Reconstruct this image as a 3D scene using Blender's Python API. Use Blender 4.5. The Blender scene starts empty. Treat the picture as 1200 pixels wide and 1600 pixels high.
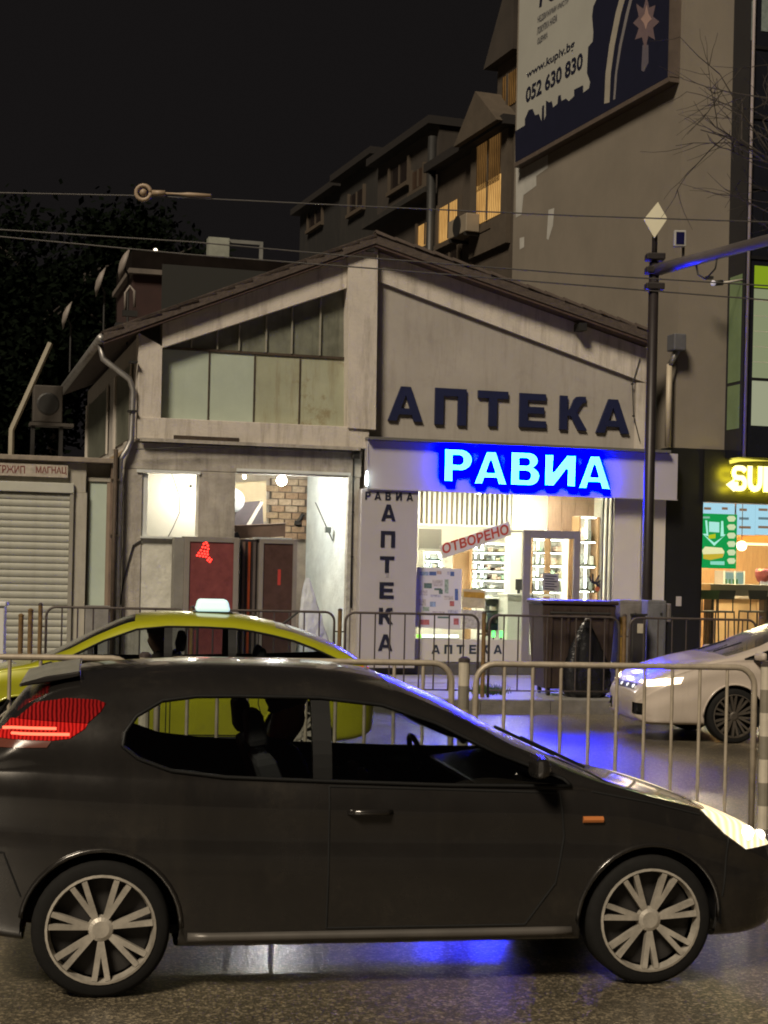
import bpy, bmesh, math, random
from mathutils import Vector, Matrix
from mathutils.geometry import tessellate_polygon

random.seed(11)
sc = bpy.context.scene
COL = sc.collection
R = math.radians

# ------------------------------------------------------------------ camera
FP, CX, CY, EYE, ROLL = 2500.0, 600.0, 888.0, 1.98, R(1.3)
cam_d = bpy.data.cameras.new('camera')
cam = bpy.data.objects.new('camera', cam_d)
COL.objects.link(cam)
cam_d.sensor_fit = 'AUTO'
cam_d.sensor_width = 36.0
cam_d.lens = 36.0 * FP / 1600.0
cam_d.shift_y = (CY - 800.0) / 1600.0
cam_d.clip_end = 2000
cam.matrix_world = Matrix.Translation((0, 0, EYE)) @ Matrix.Rotation(R(90), 4, 'X') @ Matrix.Rotation(ROLL, 4, 'Z')
sc.camera = cam

# ------------------------------------------------------------------ night sky, dim warm street light from behind the camera
world = bpy.data.worlds.new('World')
sc.world = world
world.use_nodes = True
wn = world.node_tree.nodes
wn['Background'].inputs[0].default_value = (0.0078, 0.0068, 0.0068, 1)
wn['Background'].inputs[1].default_value = 1.0

sun_d = bpy.data.lights.new('street_light_glow', 'SUN')
sun_d.energy = 3.3
sun_d.angle = R(14)
sun_d.color = (1.0, 0.86, 0.66)
sun = bpy.data.objects.new('street_light_glow', sun_d)
COL.objects.link(sun)
SUN_TO = Vector((-0.32, -0.66, 0.70)).normalized()
sun.rotation_euler = SUN_TO.to_track_quat('Z', 'Y').to_euler()
sun.location = (-6, -10, 12)

vs = sc.view_settings
vs.view_transform = 'Standard'
vs.look = 'None'
vs.exposure = 0.0
vs.gamma = 1.0
vs.use_curve_mapping = False
sc.render.engine = 'CYCLES'
sc.cycles.use_denoising = True
sc.cycles.filter_width = 1.9
sc.cycles.max_bounces = 7
sc.cycles.diffuse_bounces = 3
sc.cycles.glossy_bounces = 3
sc.cycles.transparent_max_bounces = 16
sc.cycles.sample_clamp_indirect = 12.0
sc.cycles.caustics_reflective = False
sc.cycles.caustics_refractive = False

# ------------------------------------------------------------------ frames: straight lines of the place (facade, side wall, road)
_c, _s = math.cos(ROLL), math.sin(ROLL)


def ray(px, py):
    a, b = px - CX, CY - py
    return Vector(((a * _c - b * _s) / FP, 1.0, (a * _s + b * _c) / FP))


def deep(px, py, Y):
    d = ray(px, py)
    return Vector((d.x * Y, Y, EYE + d.z * Y))


def on_z(px, py, z=0.0):
    d = ray(px, py)
    k = (z - EYE) / d.z
    return Vector((d.x * k, k, z))


class Frame:
    def __init__(s, o, ang):
        s.o = Vector((o[0], o[1], 0))
        s.ang = ang
        s.t = Vector((math.cos(ang), math.sin(ang), 0))
        s.n = Vector((-math.sin(ang), math.cos(ang), 0))

    def w(s, a, b, z):
        v = s.o + s.t * a + s.n * b
        v.z = z
        return v

    def loc(s, P):
        q = Vector((P[0], P[1], 0)) - s.o
        return q.dot(s.t), q.dot(s.n), P[2]

    def at(s, px, py, b=0.0):
        d = ray(px, py)
        k = (b + s.o.dot(s.n)) / d.dot(s.n)
        P = d * k
        return (P - s.o).dot(s.t), EYE + d.z * k

    def side(s, px, py, a):
        d = ray(px, py)
        k = (a + s.o.dot(s.t)) / d.dot(s.t)
        P = d * k
        return (P - s.o).dot(s.n), EYE + d.z * k


PAVE = 0.17
WORLD = Frame((0, 0), 0)
F = Frame(deep(650, 1054, 27.5), R(15.7))
RD = Frame(on_z(860, 1115, 0), R(8))
_corner = F.w(F.at(1055, 700, 0.1)[0], 0.1, 0)
S = Frame(_corner, math.atan2(-2500, 890))

# ------------------------------------------------------------------ materials
MATS = {}


def nd(nt, typ, **kw):
    n = nt.nodes.new(typ)
    for k, v in kw.items():
        setattr(n, k, v)
    return n


def c4(c):
    return (c[0], c[1], c[2], 1.0)


def mat(name, col, rough=0.6, metal=0.0, spec=0.5, var=0.12, scale=3.0, bump=0.0, bscale=60.0, coat=0.0,
        emit=None, estr=0.0, streak=0.0, streak_col=(0.05, 0.04, 0.03), rvar=0.0, stretch=(1, 1, 1), spots=0.0, trans=0.0):
    if name in MATS:
        return MATS[name]
    m = bpy.data.materials.new(name)
    m.use_nodes = True
    nt = m.node_tree
    p = nt.nodes['Principled BSDF']
    p.inputs['Base Color'].default_value = c4(col)
    p.inputs['Roughness'].default_value = rough
    p.inputs['Metallic'].default_value = metal
    p.inputs['Specular IOR Level'].default_value = spec
    p.inputs['Coat Weight'].default_value = coat
    p.inputs['Coat Roughness'].default_value = 0.06
    if trans:
        p.inputs['Transmission Weight'].default_value = trans
    tc = nd(nt, 'ShaderNodeTexCoord')
    mp = nd(nt, 'ShaderNodeMapping')
    mp.inputs['Scale'].default_value = stretch
    nt.links.new(tc.outputs['Object'], mp.inputs['Vector'])
    src = mp.outputs['Vector']
    cur = None
    if var:
        nz = nd(nt, 'ShaderNodeTexNoise')
        nz.inputs['Scale'].default_value = scale
        nz.inputs['Detail'].default_value = 6
        nz.inputs['Roughness'].default_value = 0.65
        nt.links.new(src, nz.inputs['Vector'])
        rp = nd(nt, 'ShaderNodeValToRGB')
        rp.color_ramp.elements[0].position = 0.28
        rp.color_ramp.elements[1].position = 0.74
        rp.color_ramp.elements[0].color = c4([max(0, x * (1 - var)) for x in col])
        rp.color_ramp.elements[1].color = c4([min(1, x * (1 + var)) for x in col])
        nt.links.new(nz.outputs['Fac'], rp.inputs['Fac'])
        cur = rp.outputs['Color']
        if rvar:
            mr = nd(nt, 'ShaderNodeMapRange')
            mr.inputs['From Min'].default_value = 0.3
            mr.inputs['From Max'].default_value = 0.7
            mr.inputs['To Min'].default_value = max(0.02, rough - rvar)
            mr.inputs['To Max'].default_value = min(1, rough + rvar)
            nt.links.new(nz.outputs['Fac'], mr.inputs['Value'])
            nt.links.new(mr.outputs['Result'], p.inputs['Roughness'])
    if streak:
        mp2 = nd(nt, 'ShaderNodeMapping')
        mp2.inputs['Scale'].default_value = (5.0, 5.0, 0.55)
        nt.links.new(tc.outputs['Object'], mp2.inputs['Vector'])
        n2 = nd(nt, 'ShaderNodeTexNoise')
        n2.inputs['Scale'].default_value = 1.3
        n2.inputs['Detail'].default_value = 8
        n2.inputs['Roughness'].default_value = 0.7
        nt.links.new(mp2.outputs['Vector'], n2.inputs['Vector'])
        mr2 = nd(nt, 'ShaderNodeMapRange')
        mr2.inputs['From Min'].default_value = 0.5
        mr2.inputs['From Max'].default_value = 0.78
        mr2.inputs['To Max'].default_value = streak
        nt.links.new(n2.outputs['Fac'], mr2.inputs['Value'])
        mx = nd(nt, 'ShaderNodeMixRGB')
        nt.links.new(mr2.outputs['Result'], mx.inputs['Fac'])
        if cur:
            nt.links.new(cur, mx.inputs['Color1'])
        else:
            mx.inputs['Color1'].default_value = c4(col)
        mx.inputs['Color2'].default_value = c4(streak_col)
        cur = mx.outputs['Color']
    if spots:
        n3 = nd(nt, 'ShaderNodeTexNoise')
        n3.inputs['Scale'].default_value = 2.2
        n3.inputs['Detail'].default_value = 9
        n3.inputs['Roughness'].default_value = 0.75
        nt.links.new(tc.outputs['Object'], n3.inputs['Vector'])
        mr3 = nd(nt, 'ShaderNodeMapRange')
        mr3.inputs['From Min'].default_value = 0.56
        mr3.inputs['From Max'].default_value = 0.66
        mr3.inputs['To Max'].default_value = spots
        nt.links.new(n3.outputs['Fac'], mr3.inputs['Value'])
        mx = nd(nt, 'ShaderNodeMixRGB')
        nt.links.new(mr3.outputs['Result'], mx.inputs['Fac'])
        if cur:
            nt.links.new(cur, mx.inputs['Color1'])
        else:
            mx.inputs['Color1'].default_value = c4(col)
        mx.inputs['Color2'].default_value = c4(streak_col)
        cur = mx.outputs['Color']
    if cur:
        nt.links.new(cur, p.inputs['Base Color'])
    if bump:
        nb = nd(nt, 'ShaderNodeTexNoise')
        nb.inputs['Scale'].default_value = bscale
        nb.inputs['Detail'].default_value = 5
        nt.links.new(src, nb.inputs['Vector'])
        bp = nd(nt, 'ShaderNodeBump')
        bp.inputs['Strength'].default_value = bump
        bp.inputs['Distance'].default_value = 0.02
        nt.links.new(nb.outputs['Fac'], bp.inputs['Height'])
        nt.links.new(bp.outputs['Normal'], p.inputs['Normal'])
    if emit:
        p.inputs['Emission Color'].default_value = c4(emit)
        p.inputs['Emission Strength'].default_value = estr
    MATS[name] = m
    return m


def glow(name, col, strength):
    if name in MATS:
        return MATS[name]
    m = bpy.data.materials.new(name)
    m.use_nodes = True
    nt = m.node_tree
    nt.nodes.remove(nt.nodes['Principled BSDF'])
    e = nd(nt, 'ShaderNodeEmission')
    e.inputs['Color'].default_value = c4(col)
    e.inputs['Strength'].default_value = strength
    nt.links.new(e.outputs[0], nt.nodes['Material Output'].inputs['Surface'])
    MATS[name] = m
    return m


def led(name, rgb, strength):
    """saturated LED light; a narrow-band blue lies outside the display gamut, so red and green may be slightly negative"""
    if name in MATS:
        return MATS[name]
    m = bpy.data.materials.new(name)
    m.use_nodes = True
    nt = m.node_tree
    nt.nodes.remove(nt.nodes['Principled BSDF'])
    e = nd(nt, 'ShaderNodeEmission')
    cx = nd(nt, 'ShaderNodeCombineXYZ')
    for i in range(3):
        cx.inputs[i].default_value = rgb[i]
    nt.links.new(cx.outputs[0], e.inputs['Color'])
    e.inputs['Strength'].default_value = strength
    nt.links.new(e.outputs[0], nt.nodes['Material Output'].inputs['Surface'])
    MATS[name] = m
    return m


def curtain(name, c0, c1, strength, scale=3.0):
    """lit room behind a drawn curtain: folds and uneven brightness"""
    if name in MATS:
        return MATS[name]
    m = bpy.data.materials.new(name)
    m.use_nodes = True
    nt = m.node_tree
    nt.nodes.remove(nt.nodes['Principled BSDF'])
    tc = nd(nt, 'ShaderNodeTexCoord')
    wv = nd(nt, 'ShaderNodeTexWave')
    wv.inputs['Scale'].default_value = scale
    wv.inputs['Distortion'].default_value = 2.5
    nz = nd(nt, 'ShaderNodeTexNoise')
    nz.inputs['Scale'].default_value = 1.4
    ad = nd(nt, 'ShaderNodeMath', operation='MULTIPLY')
    nt.links.new(tc.outputs['Object'], wv.inputs['Vector'])
    nt.links.new(tc.outputs['Object'], nz.inputs['Vector'])
    nt.links.new(wv.outputs['Fac'], ad.inputs[0])
    nt.links.new(nz.outputs['Fac'], ad.inputs[1])
    rp = nd(nt, 'ShaderNodeValToRGB')
    rp.color_ramp.elements[0].color = c4(c0)
    rp.color_ramp.elements[1].color = c4(c1)
    rp.color_ramp.elements[1].position = .6
    nt.links.new(ad.outputs[0], rp.inputs['Fac'])
    e = nd(nt, 'ShaderNodeEmission')
    nt.links.new(rp.outputs['Color'], e.inputs['Color'])
    e.inputs['Strength'].default_value = strength
    nt.links.new(e.outputs[0], nt.nodes['Material Output'].inputs['Surface'])
    MATS[name] = m
    return m


def pane(name, tint=(0.8, 0.85, 0.85), refl=0.06, rough=0.02):
    """thin clear pane: see-through with a fresnel mirror layer"""
    if name in MATS:
        return MATS[name]
    m = bpy.data.materials.new(name)
    m.use_nodes = True
    nt = m.node_tree
    nt.nodes.remove(nt.nodes['Principled BSDF'])
    t = nd(nt, 'ShaderNodeBsdfTransparent')
    t.inputs['Color'].default_value = c4(tint)
    g = nd(nt, 'ShaderNodeBsdfGlossy')
    g.inputs['Roughness'].default_value = rough
    g.inputs['Color'].default_value = (0.95, 0.95, 0.95, 1)
    lw = nd(nt, 'ShaderNodeFresnel')
    lw.inputs['IOR'].default_value = 1.5
    ad = nd(nt, 'ShaderNodeMath', operation='MULTIPLY')
    ad.inputs[1].default_value = refl / 0.04
    ad.use_clamp = True
    mx = nd(nt, 'ShaderNodeMixShader')
    nt.links.new(lw.outputs[0], ad.inputs[0])
    nt.links.new(ad.outputs[0], mx.inputs[0])
    nt.links.new(t.outputs[0], mx.inputs[1])
    nt.links.new(g.outputs[0], mx.inputs[2])
    nt.links.new(mx.outputs[0], nt.nodes['Material Output'].inputs['Surface'])
    MATS[name] = m
    return m


# ------------------------------------------------------------------ mesh building
BASE = {}


class MB:
    def __init__(s):
        s.v = []
        s.f = []

    def add(s, vs_, fs_):
        k = len(s.v)
        s.v += [tuple(q) for q in vs_]
        s.f += [tuple(i + k for i in f) for f in fs_]
        return s

    def box(s, a0, a1, b0, b1, z0, z1):
        a0, a1 = min(a0, a1), max(a0, a1)
        b0, b1 = min(b0, b1), max(b0, b1)
        z0, z1 = min(z0, z1), max(z0, z1)
        return s.add([(a0, b0, z0), (a1, b0, z0), (a1, b1, z0), (a0, b1, z0), (a0, b0, z1), (a1, b0, z1), (a1, b1, z1), (a0, b1, z1)],
                     [(0, 3, 2, 1), (4, 5, 6, 7), (0, 1, 5, 4), (1, 2, 6, 5), (2, 3, 7, 6), (3, 0, 4, 7)])

    def prism(s, poly, b0, b1, holes=()):
        """polygon in (a, z) swept from b0 (front) to b1"""
        loops = [list(poly)] + [list(h) for h in holes]
        flat = [q for l in loops for q in l]
        tris = tessellate_polygon([[Vector((q[0], q[1], 0)) for q in l] for l in loops])
        n = len(flat)
        vs_ = [(q[0], b0, q[1]) for q in flat] + [(q[0], b1, q[1]) for q in flat]
        fs_ = []
        for t in tris:
            p0, p1, p2 = [flat[i] for i in t]
            ar = (p1[0] - p0[0]) * (p2[1] - p0[1]) - (p2[0] - p0[0]) * (p1[1] - p0[1])
            t = tuple(t) if ar > 0 else tuple(reversed(t))
            fs_.append(t)
            fs_.append(tuple(i + n for i in reversed(t)))
        k = 0
        for li, l in enumerate(loops):
            m = len(l)
            ar = sum(l[i][0] * l[(i + 1) % m][1] - l[(i + 1) % m][0] * l[i][1] for i in range(m))
            ccw = (ar > 0) == (li == 0)
            for i in range(m):
                p, q = k + i, k + (i + 1) % m
                fs_.append((p, p + n, q + n, q) if not ccw else (q, q + n, p + n, p))
            k += m
        return s.add(vs_, fs_)

    def tube(s, pts, r, n=8, caps=True):
        pts = [Vector(p) for p in pts]
        rs = r if isinstance(r, (list, tuple)) else [r] * len(pts)
        k = len(s.v)
        up = None
        for i, p in enumerate(pts):
            d = (pts[min(i + 1, len(pts) - 1)] - pts[max(i - 1, 0)])
            if d.length < 1e-9:
                d = Vector((0, 0, 1))
            d.normalize()
            if up is None:
                up = d.orthogonal().normalized()
            else:
                up = (up - d * up.dot(d))
                up = up.normalized() if up.length > 1e-6 else d.orthogonal().normalized()
            w_ = d.cross(up)
            for j in range(n):
                t = 2 * math.pi * j / n
                s.v.append(tuple(p + (up * math.cos(t) + w_ * math.sin(t)) * rs[i]))
        for i in range(len(pts) - 1):
            for j in range(n):
                a, b = k + i * n + j, k + i * n + (j + 1) % n
                s.f.append((a, b, b + n, a + n))
        if caps:
            s.f.append(tuple(k + j for j in reversed(range(n))))
            e = k + (len(pts) - 1) * n
            s.f.append(tuple(e + j for j in range(n)))
        return s

    def lathe(s, prof, n=20, c=(0, 0, 0), axis='z', sx=1.0, sy=1.0):
        k = len(s.v)
        for (r_, h) in prof:
            for j in range(n):
                t = 2 * math.pi * j / n
                x, y = r_ * math.cos(t) * sx, r_ * math.sin(t) * sy
                q = (x, y, h) if axis == 'z' else ((x, h, y) if axis == 'y' else (h, x, y))
                s.v.append((q[0] + c[0], q[1] + c[1], q[2] + c[2]))
        for i in range(len(prof) - 1):
            for j in range(n):
                a, b = k + i * n + j, k + i * n + (j + 1) % n
                s.f.append((a, b, b + n, a + n))
        s.f.append(tuple(k + j for j in reversed(range(n))))
        e = k + (len(prof) - 1) * n
        s.f.append(tuple(e + j for j in range(n)))
        return s

    def ball(s, c, r, n=12, m=8, sc_=(1, 1, 1)):
        prof = [(max(1e-4, math.sin(math.pi * i / m)) * r, -math.cos(math.pi * i / m) * r) for i in range(m + 1)]
        k = len(s.v)
        s.lathe(prof, n)
        for i in range(k, len(s.v)):
            v = s.v[i]
            s.v[i] = (v[0] * sc_[0] + c[0], v[1] * sc_[1] + c[1], v[2] * sc_[2] + c[2])
        return s

    def mesh(s, name, base=(0, 0, 0), smooth=False):
        me = bpy.data.meshes.new(name)
        me.from_pydata([(v[0] - base[0], v[1] - base[1], v[2] - base[2]) for v in s.v], [], s.f)
        bm = bmesh.new()
        bm.from_mesh(me)
        bmesh.ops.recalc_face_normals(bm, faces=bm.faces)
        bm.to_mesh(me)
        bm.free()
        if smooth:
            me.polygons.foreach_set('use_smooth', [True] * len(me.polygons))
        return me

    def build(s, name, m, parent, smooth=False, bevel=0.0):
        """a part (or sub-part) of a thing; s.v are coordinates of the thing's frame"""
        root = parent
        while root.parent:
            root = root.parent
        me = s.mesh(name, BASE[root.name], smooth)
        o = bpy.data.objects.new(name, me)
        COL.objects.link(o)
        o.parent = parent
        me.materials.append(m)
        if bevel:
            add_bevel(o, bevel)
        return o

    def top(s, frame, name, m, base, label=None, cat=None, group=None, kind=None, smooth=False, bevel=0.0):
        """a thing of one mesh"""
        me = s.mesh(name, base, smooth)
        o = bpy.data.objects.new(name, me)
        COL.objects.link(o)
        o.location = frame.w(*base)
        o.rotation_euler = (0, 0, frame.ang)
        BASE[o.name] = base
        me.materials.append(m)
        tag(o, label, cat, group, kind)
        if bevel:
            add_bevel(o, bevel)
        return o


def add_bevel(o, w_):
    b = o.modifiers.new('bevel', 'BEVEL')
    b.width = w_
    b.segments = 2
    b.limit_method = 'ANGLE'
    b.angle_limit = R(40)


def tag(o, label=None, cat=None, group=None, kind=None):
    if label:
        o['label'] = label
    if cat:
        o['category'] = cat
    if group:
        o['group'] = group
    if kind:
        o['kind'] = kind
    return o


def thing(frame, name, base, label, cat, group=None):
    o = bpy.data.objects.new(name, None)
    o.empty_display_size = 0.2
    COL.objects.link(o)
    o.location = frame.w(*base)
    o.rotation_euler = (0, 0, frame.ang)
    BASE[o.name] = base
    return tag(o, label, cat, group)


def inst(me, name, parent, loc=(0, 0, 0), rot=None):
    """a part that shares mesh data; loc is relative to the parent"""
    o = bpy.data.objects.new(name, me)
    COL.objects.link(o)
    o.parent = parent
    o.location = loc
    if rot:
        o.rotation_euler = rot
    return o


def copy_tree(o, parent=None):
    c = o.copy()
    COL.objects.link(c)
    c.parent = parent
    if o.name in BASE:
        BASE[c.name] = BASE[o.name]
    for ch in list(o.children):
        copy_tree(ch, c)
    return c


def P(fr, pts, b=0.0):
    """pixel outline -> (a, z) outline on the plane b of a frame"""
    return [fr.at(x, y, b) for (x, y) in pts]


def prect(fr, x0, y0, x1, y1, b=0.0):
    xm, ym = (x0 + x1) / 2, (y0 + y1) / 2
    return fr.at(x0, ym, b)[0], fr.at(x1, ym, b)[0], fr.at(xm, y1, b)[1], fr.at(xm, y0, b)[1]


def pbox(mb, fr, x0, y0, x1, y1, b0, b1, bm=None):
    a0, a1, z0, z1 = prect(fr, x0, y0, x1, y1, b0 if bm is None else bm)
    return mb.box(a0, a1, b0, b1, z0, z1)


# ------------------------------------------------------------------ lettering
def arc(cx, cy, r, t0, t1, n=9, ry=None):
    ry = ry or r
    return [(cx + r * math.cos(R(t0 + (t1 - t0) * i / n)), cy + ry * math.sin(R(t0 + (t1 - t0) * i / n))) for i in range(n + 1)]


def stroke(pts, w_):
    L, Rr = [], []
    n = len(pts)
    for i in range(n):
        p0, p1 = pts[max(0, i - 1)], pts[min(n - 1, i + 1)]
        dx, dy = p1[0] - p0[0], p1[1] - p0[1]
        l = math.hypot(dx, dy) or 1
        nx, ny = -dy / l * w_ / 2, dx / l * w_ / 2
        L.append((pts[i][0] + nx, pts[i][1] + ny))
        Rr.append((pts[i][0] - nx, pts[i][1] - ny))
    return L + Rr[::-1]


GLY = {
    'А': (1.0, [(0, 0), (.36, 1), (.64, 1), (1, 0), (.75, 0), (.69, .19), (.31, .19), (.25, 0)], [[(.37, .37), (.63, .37), (.5, .76)]]),
    'П': (.92, [(0, 0), (0, 1), (.92, 1), (.92, 0), (.67, 0), (.67, .79), (.25, .79), (.25, 0)], []),
    'Т': (.92, [(.335, 0), (.335, .79), (0, .79), (0, 1), (.92, 1), (.92, .79), (.585, .79), (.585, 0)], []),
    'Е': (.82, [(0, 0), (0, 1), (.8, 1), (.8, .8), (.25, .8), (.25, .61), (.75, .61), (.75, .41), (.25, .41), (.25, .2), (.82, .2), (.82, 0)], []),
    'К': (.92, [(0, 0), (0, 1), (.25, 1), (.25, .6), (.33, .6), (.46, .9), (.54, .98), (.66, 1), (.86, 1), (.86, .82), (.76, .82), (.68, .72), (.56, .53), (.92, 0), (.61, 0), (.36, .41), (.25, .41), (.25, 0)], []),
    'Р': (.8, [(0, 0), (0, 1)] + arc(.46, .67, .34, 90, -90, 12, .33) + [(.25, .34), (.25, 0)], [[(.25, .8)] + arc(.43, .67, .12, 90, -90, 8, .13) + [(.25, .54)]]),
    'В': (.86, [(0, 0), (0, 1)] + arc(.5, .755, .28, 90, -58, 9, .245) + arc(.53, .29, .31, 62, -90, 9, .29), [[(.25, .81)] + arc(.45, .715, .09, 90, -90, 6, .095) + [(.25, .62)], [(.25, .43)] + arc(.47, .305, .11, 90, -90, 6, .125) + [(.25, .18)]]),
    'И': (.9, [(0, 0), (0, 1), (.24, 1), (.24, .42), (.64, 1), (.9, 1), (.9, 0), (.66, 0), (.66, .58), (.26, 0)], []),
    'S': (.86, stroke(arc(.52, .72, .26, 20, 90, 4, .18) + [(.34, .9)] + arc(.3, .71, .2, 90, 270, 8, .19) + [(.5, .52)] + arc(.55, .31, .21, 90, -90, 8, .21) + [(.3, .1), (.12, .1)], .2), []),
    'U': (.82, stroke([(.11, 1), (.11, .4)] + arc(.41, .4, .3, 180, 360, 10, .3) + [(.71, .4), (.71, 1)], .22), []),
    'W': (1.2, [(0, 1), (.25, 1), (.38, .4), (.49, .9), (.71, .9), (.82, .4), (.95, 1), (1.2, 1), (.95, 0), (.7, 0), (.6, .5), (.5, 0), (.25, 0)], []),
    'Y': (.95, [(0, 1), (.28, 1), (.475, .62), (.67, 1), (.95, 1), (.6, .42), (.6, 0), (.35, 0), (.35, .42)], []),
}


def glyph_poly(ch, a, z, h, wfac, slant=0.0):
    """slant: rise of the baseline per metre (kept 0 for level signs)"""
    w_, o, hs = GLY[ch]
    T = lambda q: (a + q[0] * h * wfac, z + q[1] * h)
    return [T(q) for q in o], [[T(q) for q in hh] for hh in hs], w_ * h * wfac


FONT_CACHE = {}


def font_mesh(text, bold=0.0):
    """flat outline of a word in the built-in font, height of capitals = 1"""
    key = (text, bold)
    if key in FONT_CACHE:
        return FONT_CACHE[key]
    cu = bpy.data.curves.new('lettering', 'FONT')
    cu.body = text
    cu.size = 1.0
    cu.offset = bold
    cu.resolution_u = 3
    ob = bpy.data.objects.new('lettering', cu)
    COL.objects.link(ob)
    dg = bpy.context.evaluated_depsgraph_get()
    me = bpy.data.meshes.new_from_object(ob.evaluated_get(dg))
    vs_ = [(v.co.x, v.co.y) for v in me.vertices]
    fs_ = [tuple(p.vertices) for p in me.polygons]
    bpy.data.objects.remove(ob)
    bpy.data.curves.remove(cu)
    bpy.data.meshes.remove(me)
    FONT_CACHE[key] = (vs_, fs_)
    return FONT_CACHE[key]


def word(mb, fr, text, quad, b, bold=0.02):
    """flat word laid into the pixel quad (bottom-left, bottom-right, top-right, top-left) on the plane b"""
    vs_, fs_ = font_mesh(text, bold)
    if not vs_:
        return
    x0, x1 = min(v[0] for v in vs_), max(v[0] for v in vs_)
    y0, y1 = min(v[1] for v in vs_), max(v[1] for v in vs_)
    q = [Vector(fr.at(px, py, b)) for (px, py) in quad]
    out = []
    for (x, y) in vs_:
        u, v = (x - x0) / (x1 - x0), (y - y0) / max(1e-6, y1 - y0)
        p = (q[0] * (1 - u) + q[1] * u) * (1 - v) + (q[3] * (1 - u) + q[2] * u) * v
        out.append((p.x, b, p.y))
    mb.add(out, fs_)
# ================================================================== ground, road, pavement
def asphalt():
    m = bpy.data.materials.new('wet_asphalt')
    m.use_nodes = True
    nt = m.node_tree
    p = nt.nodes['Principled BSDF']
    tc = nd(nt, 'ShaderNodeTexCoord')
    n1 = nd(nt, 'ShaderNodeTexNoise')
    n1.inputs['Scale'].default_value = 0.7
    n1.inputs['Detail'].default_value = 6
    n2 = nd(nt, 'ShaderNodeTexNoise')
    n2.inputs['Scale'].default_value = 85
    n2.inputs['Detail'].default_value = 3
    n3 = nd(nt, 'ShaderNodeTexVoronoi')
    n3.inputs['Scale'].default_value = 62
    for n in (n1, n2, n3):
        nt.links.new(tc.outputs['Object'], n.inputs['Vector'])
    r1 = nd(nt, 'ShaderNodeValToRGB')
    r1.color_ramp.elements[0].position = 0.35
    r1.color_ramp.elements[1].position = 0.75
    r1.color_ramp.elements[0].color = (0.052, 0.043, 0.031, 1)
    r1.color_ramp.elements[1].color = (0.28, 0.228, 0.145, 1)
    nt.links.new(n2.outputs['Fac'], r1.inputs['Fac'])
    r2 = nd(nt, 'ShaderNodeMapRange')
    r2.inputs['From Min'].default_value = 0.3
    r2.inputs['From Max'].default_value = 0.7
    r2.inputs['To Min'].default_value = 0.55
    r2.inputs['To Max'].default_value = 1.35
    nt.links.new(n1.outputs['Fac'], r2.inputs['Value'])
    mx = nd(nt, 'ShaderNodeMixRGB', blend_type='MULTIPLY')
    mx.inputs['Fac'].default_value = 1
    # single stones of the aggregate, some pale, some dark
    sep = nd(nt, 'ShaderNodeSeparateColor')
    nt.links.new(n3.outputs['Color'], sep.inputs[0])
    st_ = nd(nt, 'ShaderNodeMapRange')
    st_.inputs['From Min'].default_value = 0.55
    st_.inputs['From Max'].default_value = 1.0
    st_.inputs['To Min'].default_value = 0.55
    st_.inputs['To Max'].default_value = 2.1
    nt.links.new(sep.outputs[0], st_.inputs['Value'])
    m0 = nd(nt, 'ShaderNodeMixRGB', blend_type='MULTIPLY')
    m0.inputs['Fac'].default_value = 1
    nt.links.new(r1.outputs['Color'], m0.inputs['Color1'])
    nt.links.new(st_.outputs['Result'], m0.inputs['Color2'])
    nt.links.new(m0.outputs['Color'], mx.inputs['Color1'])
    nt.links.new(r2.outputs['Result'], mx.inputs['Color2'])
    nt.links.new(mx.outputs['Color'], p.inputs['Base Color'])
    r3 = nd(nt, 'ShaderNodeMapRange')
    r3.inputs['From Min'].default_value = 0.35
    r3.inputs['From Max'].default_value = 0.65
    r3.inputs['To Min'].default_value = 0.44
    r3.inputs['To Max'].default_value = 0.54
    nt.links.new(n1.outputs['Fac'], r3.inputs['Value'])
    nt.links.new(r3.outputs['Result'], p.inputs['Roughness'])
    p.inputs['Specular IOR Level'].default_value = 1.0
    p.inputs['Coat Weight'].default_value = 1.0
    p.inputs['Coat Roughness'].default_value = 0.25
    p.inputs['Coat IOR'].default_value = 1.45
    b1 = nd(nt, 'ShaderNodeBump')
    b1.inputs['Strength'].default_value = 0.6
    b1.inputs['Distance'].default_value = 0.004
    nt.links.new(n3.outputs['Distance'], b1.inputs['Height'])
    nt.links.new(b1.outputs['Normal'], p.inputs['Normal'])
    # the water film follows the stones only softly
    b2 = nd(nt, 'ShaderNodeBump')
    b2.inputs['Strength'].default_value = 0.10
    b2.inputs['Distance'].default_value = 0.003
    nt.links.new(n3.outputs['Distance'], b2.inputs['Height'])
    nt.links.new(b2.outputs['Normal'], p.inputs['Coat Normal'])
    MATS['wet_asphalt'] = m
    return m


ASPH = asphalt()
CONC = mat('pavement_concrete', (0.26, 0.25, 0.235), 0.55, var=0.35, scale=1.6, bump=0.25, bscale=45, rvar=0.2, spots=0.4, streak_col=(0.09, 0.085, 0.08))
KERB = mat('kerb_stone', (0.13, 0.12, 0.11), 0.65, var=0.35, scale=4, bump=0.4, bscale=50)

g = MB()
g.add([(-600, -300, -0.03), (600, -300, -0.03), (600, 900, -0.03), (-600, 900, -0.03)], [(0, 1, 2, 3)])
g.top(WORLD, 'ground', mat('ground_earth', (0.06, 0.055, 0.05), 0.9), (0, 0, -0.03), kind='structure')
g = MB()
g.add([(-70, -30, 0), (70, -30, 0), (70, 0.02, 0), (-70, 0.02, 0)], [(0, 1, 2, 3)])
g.top(RD, 'road', ASPH, (0, 0, 0), kind='structure')
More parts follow.
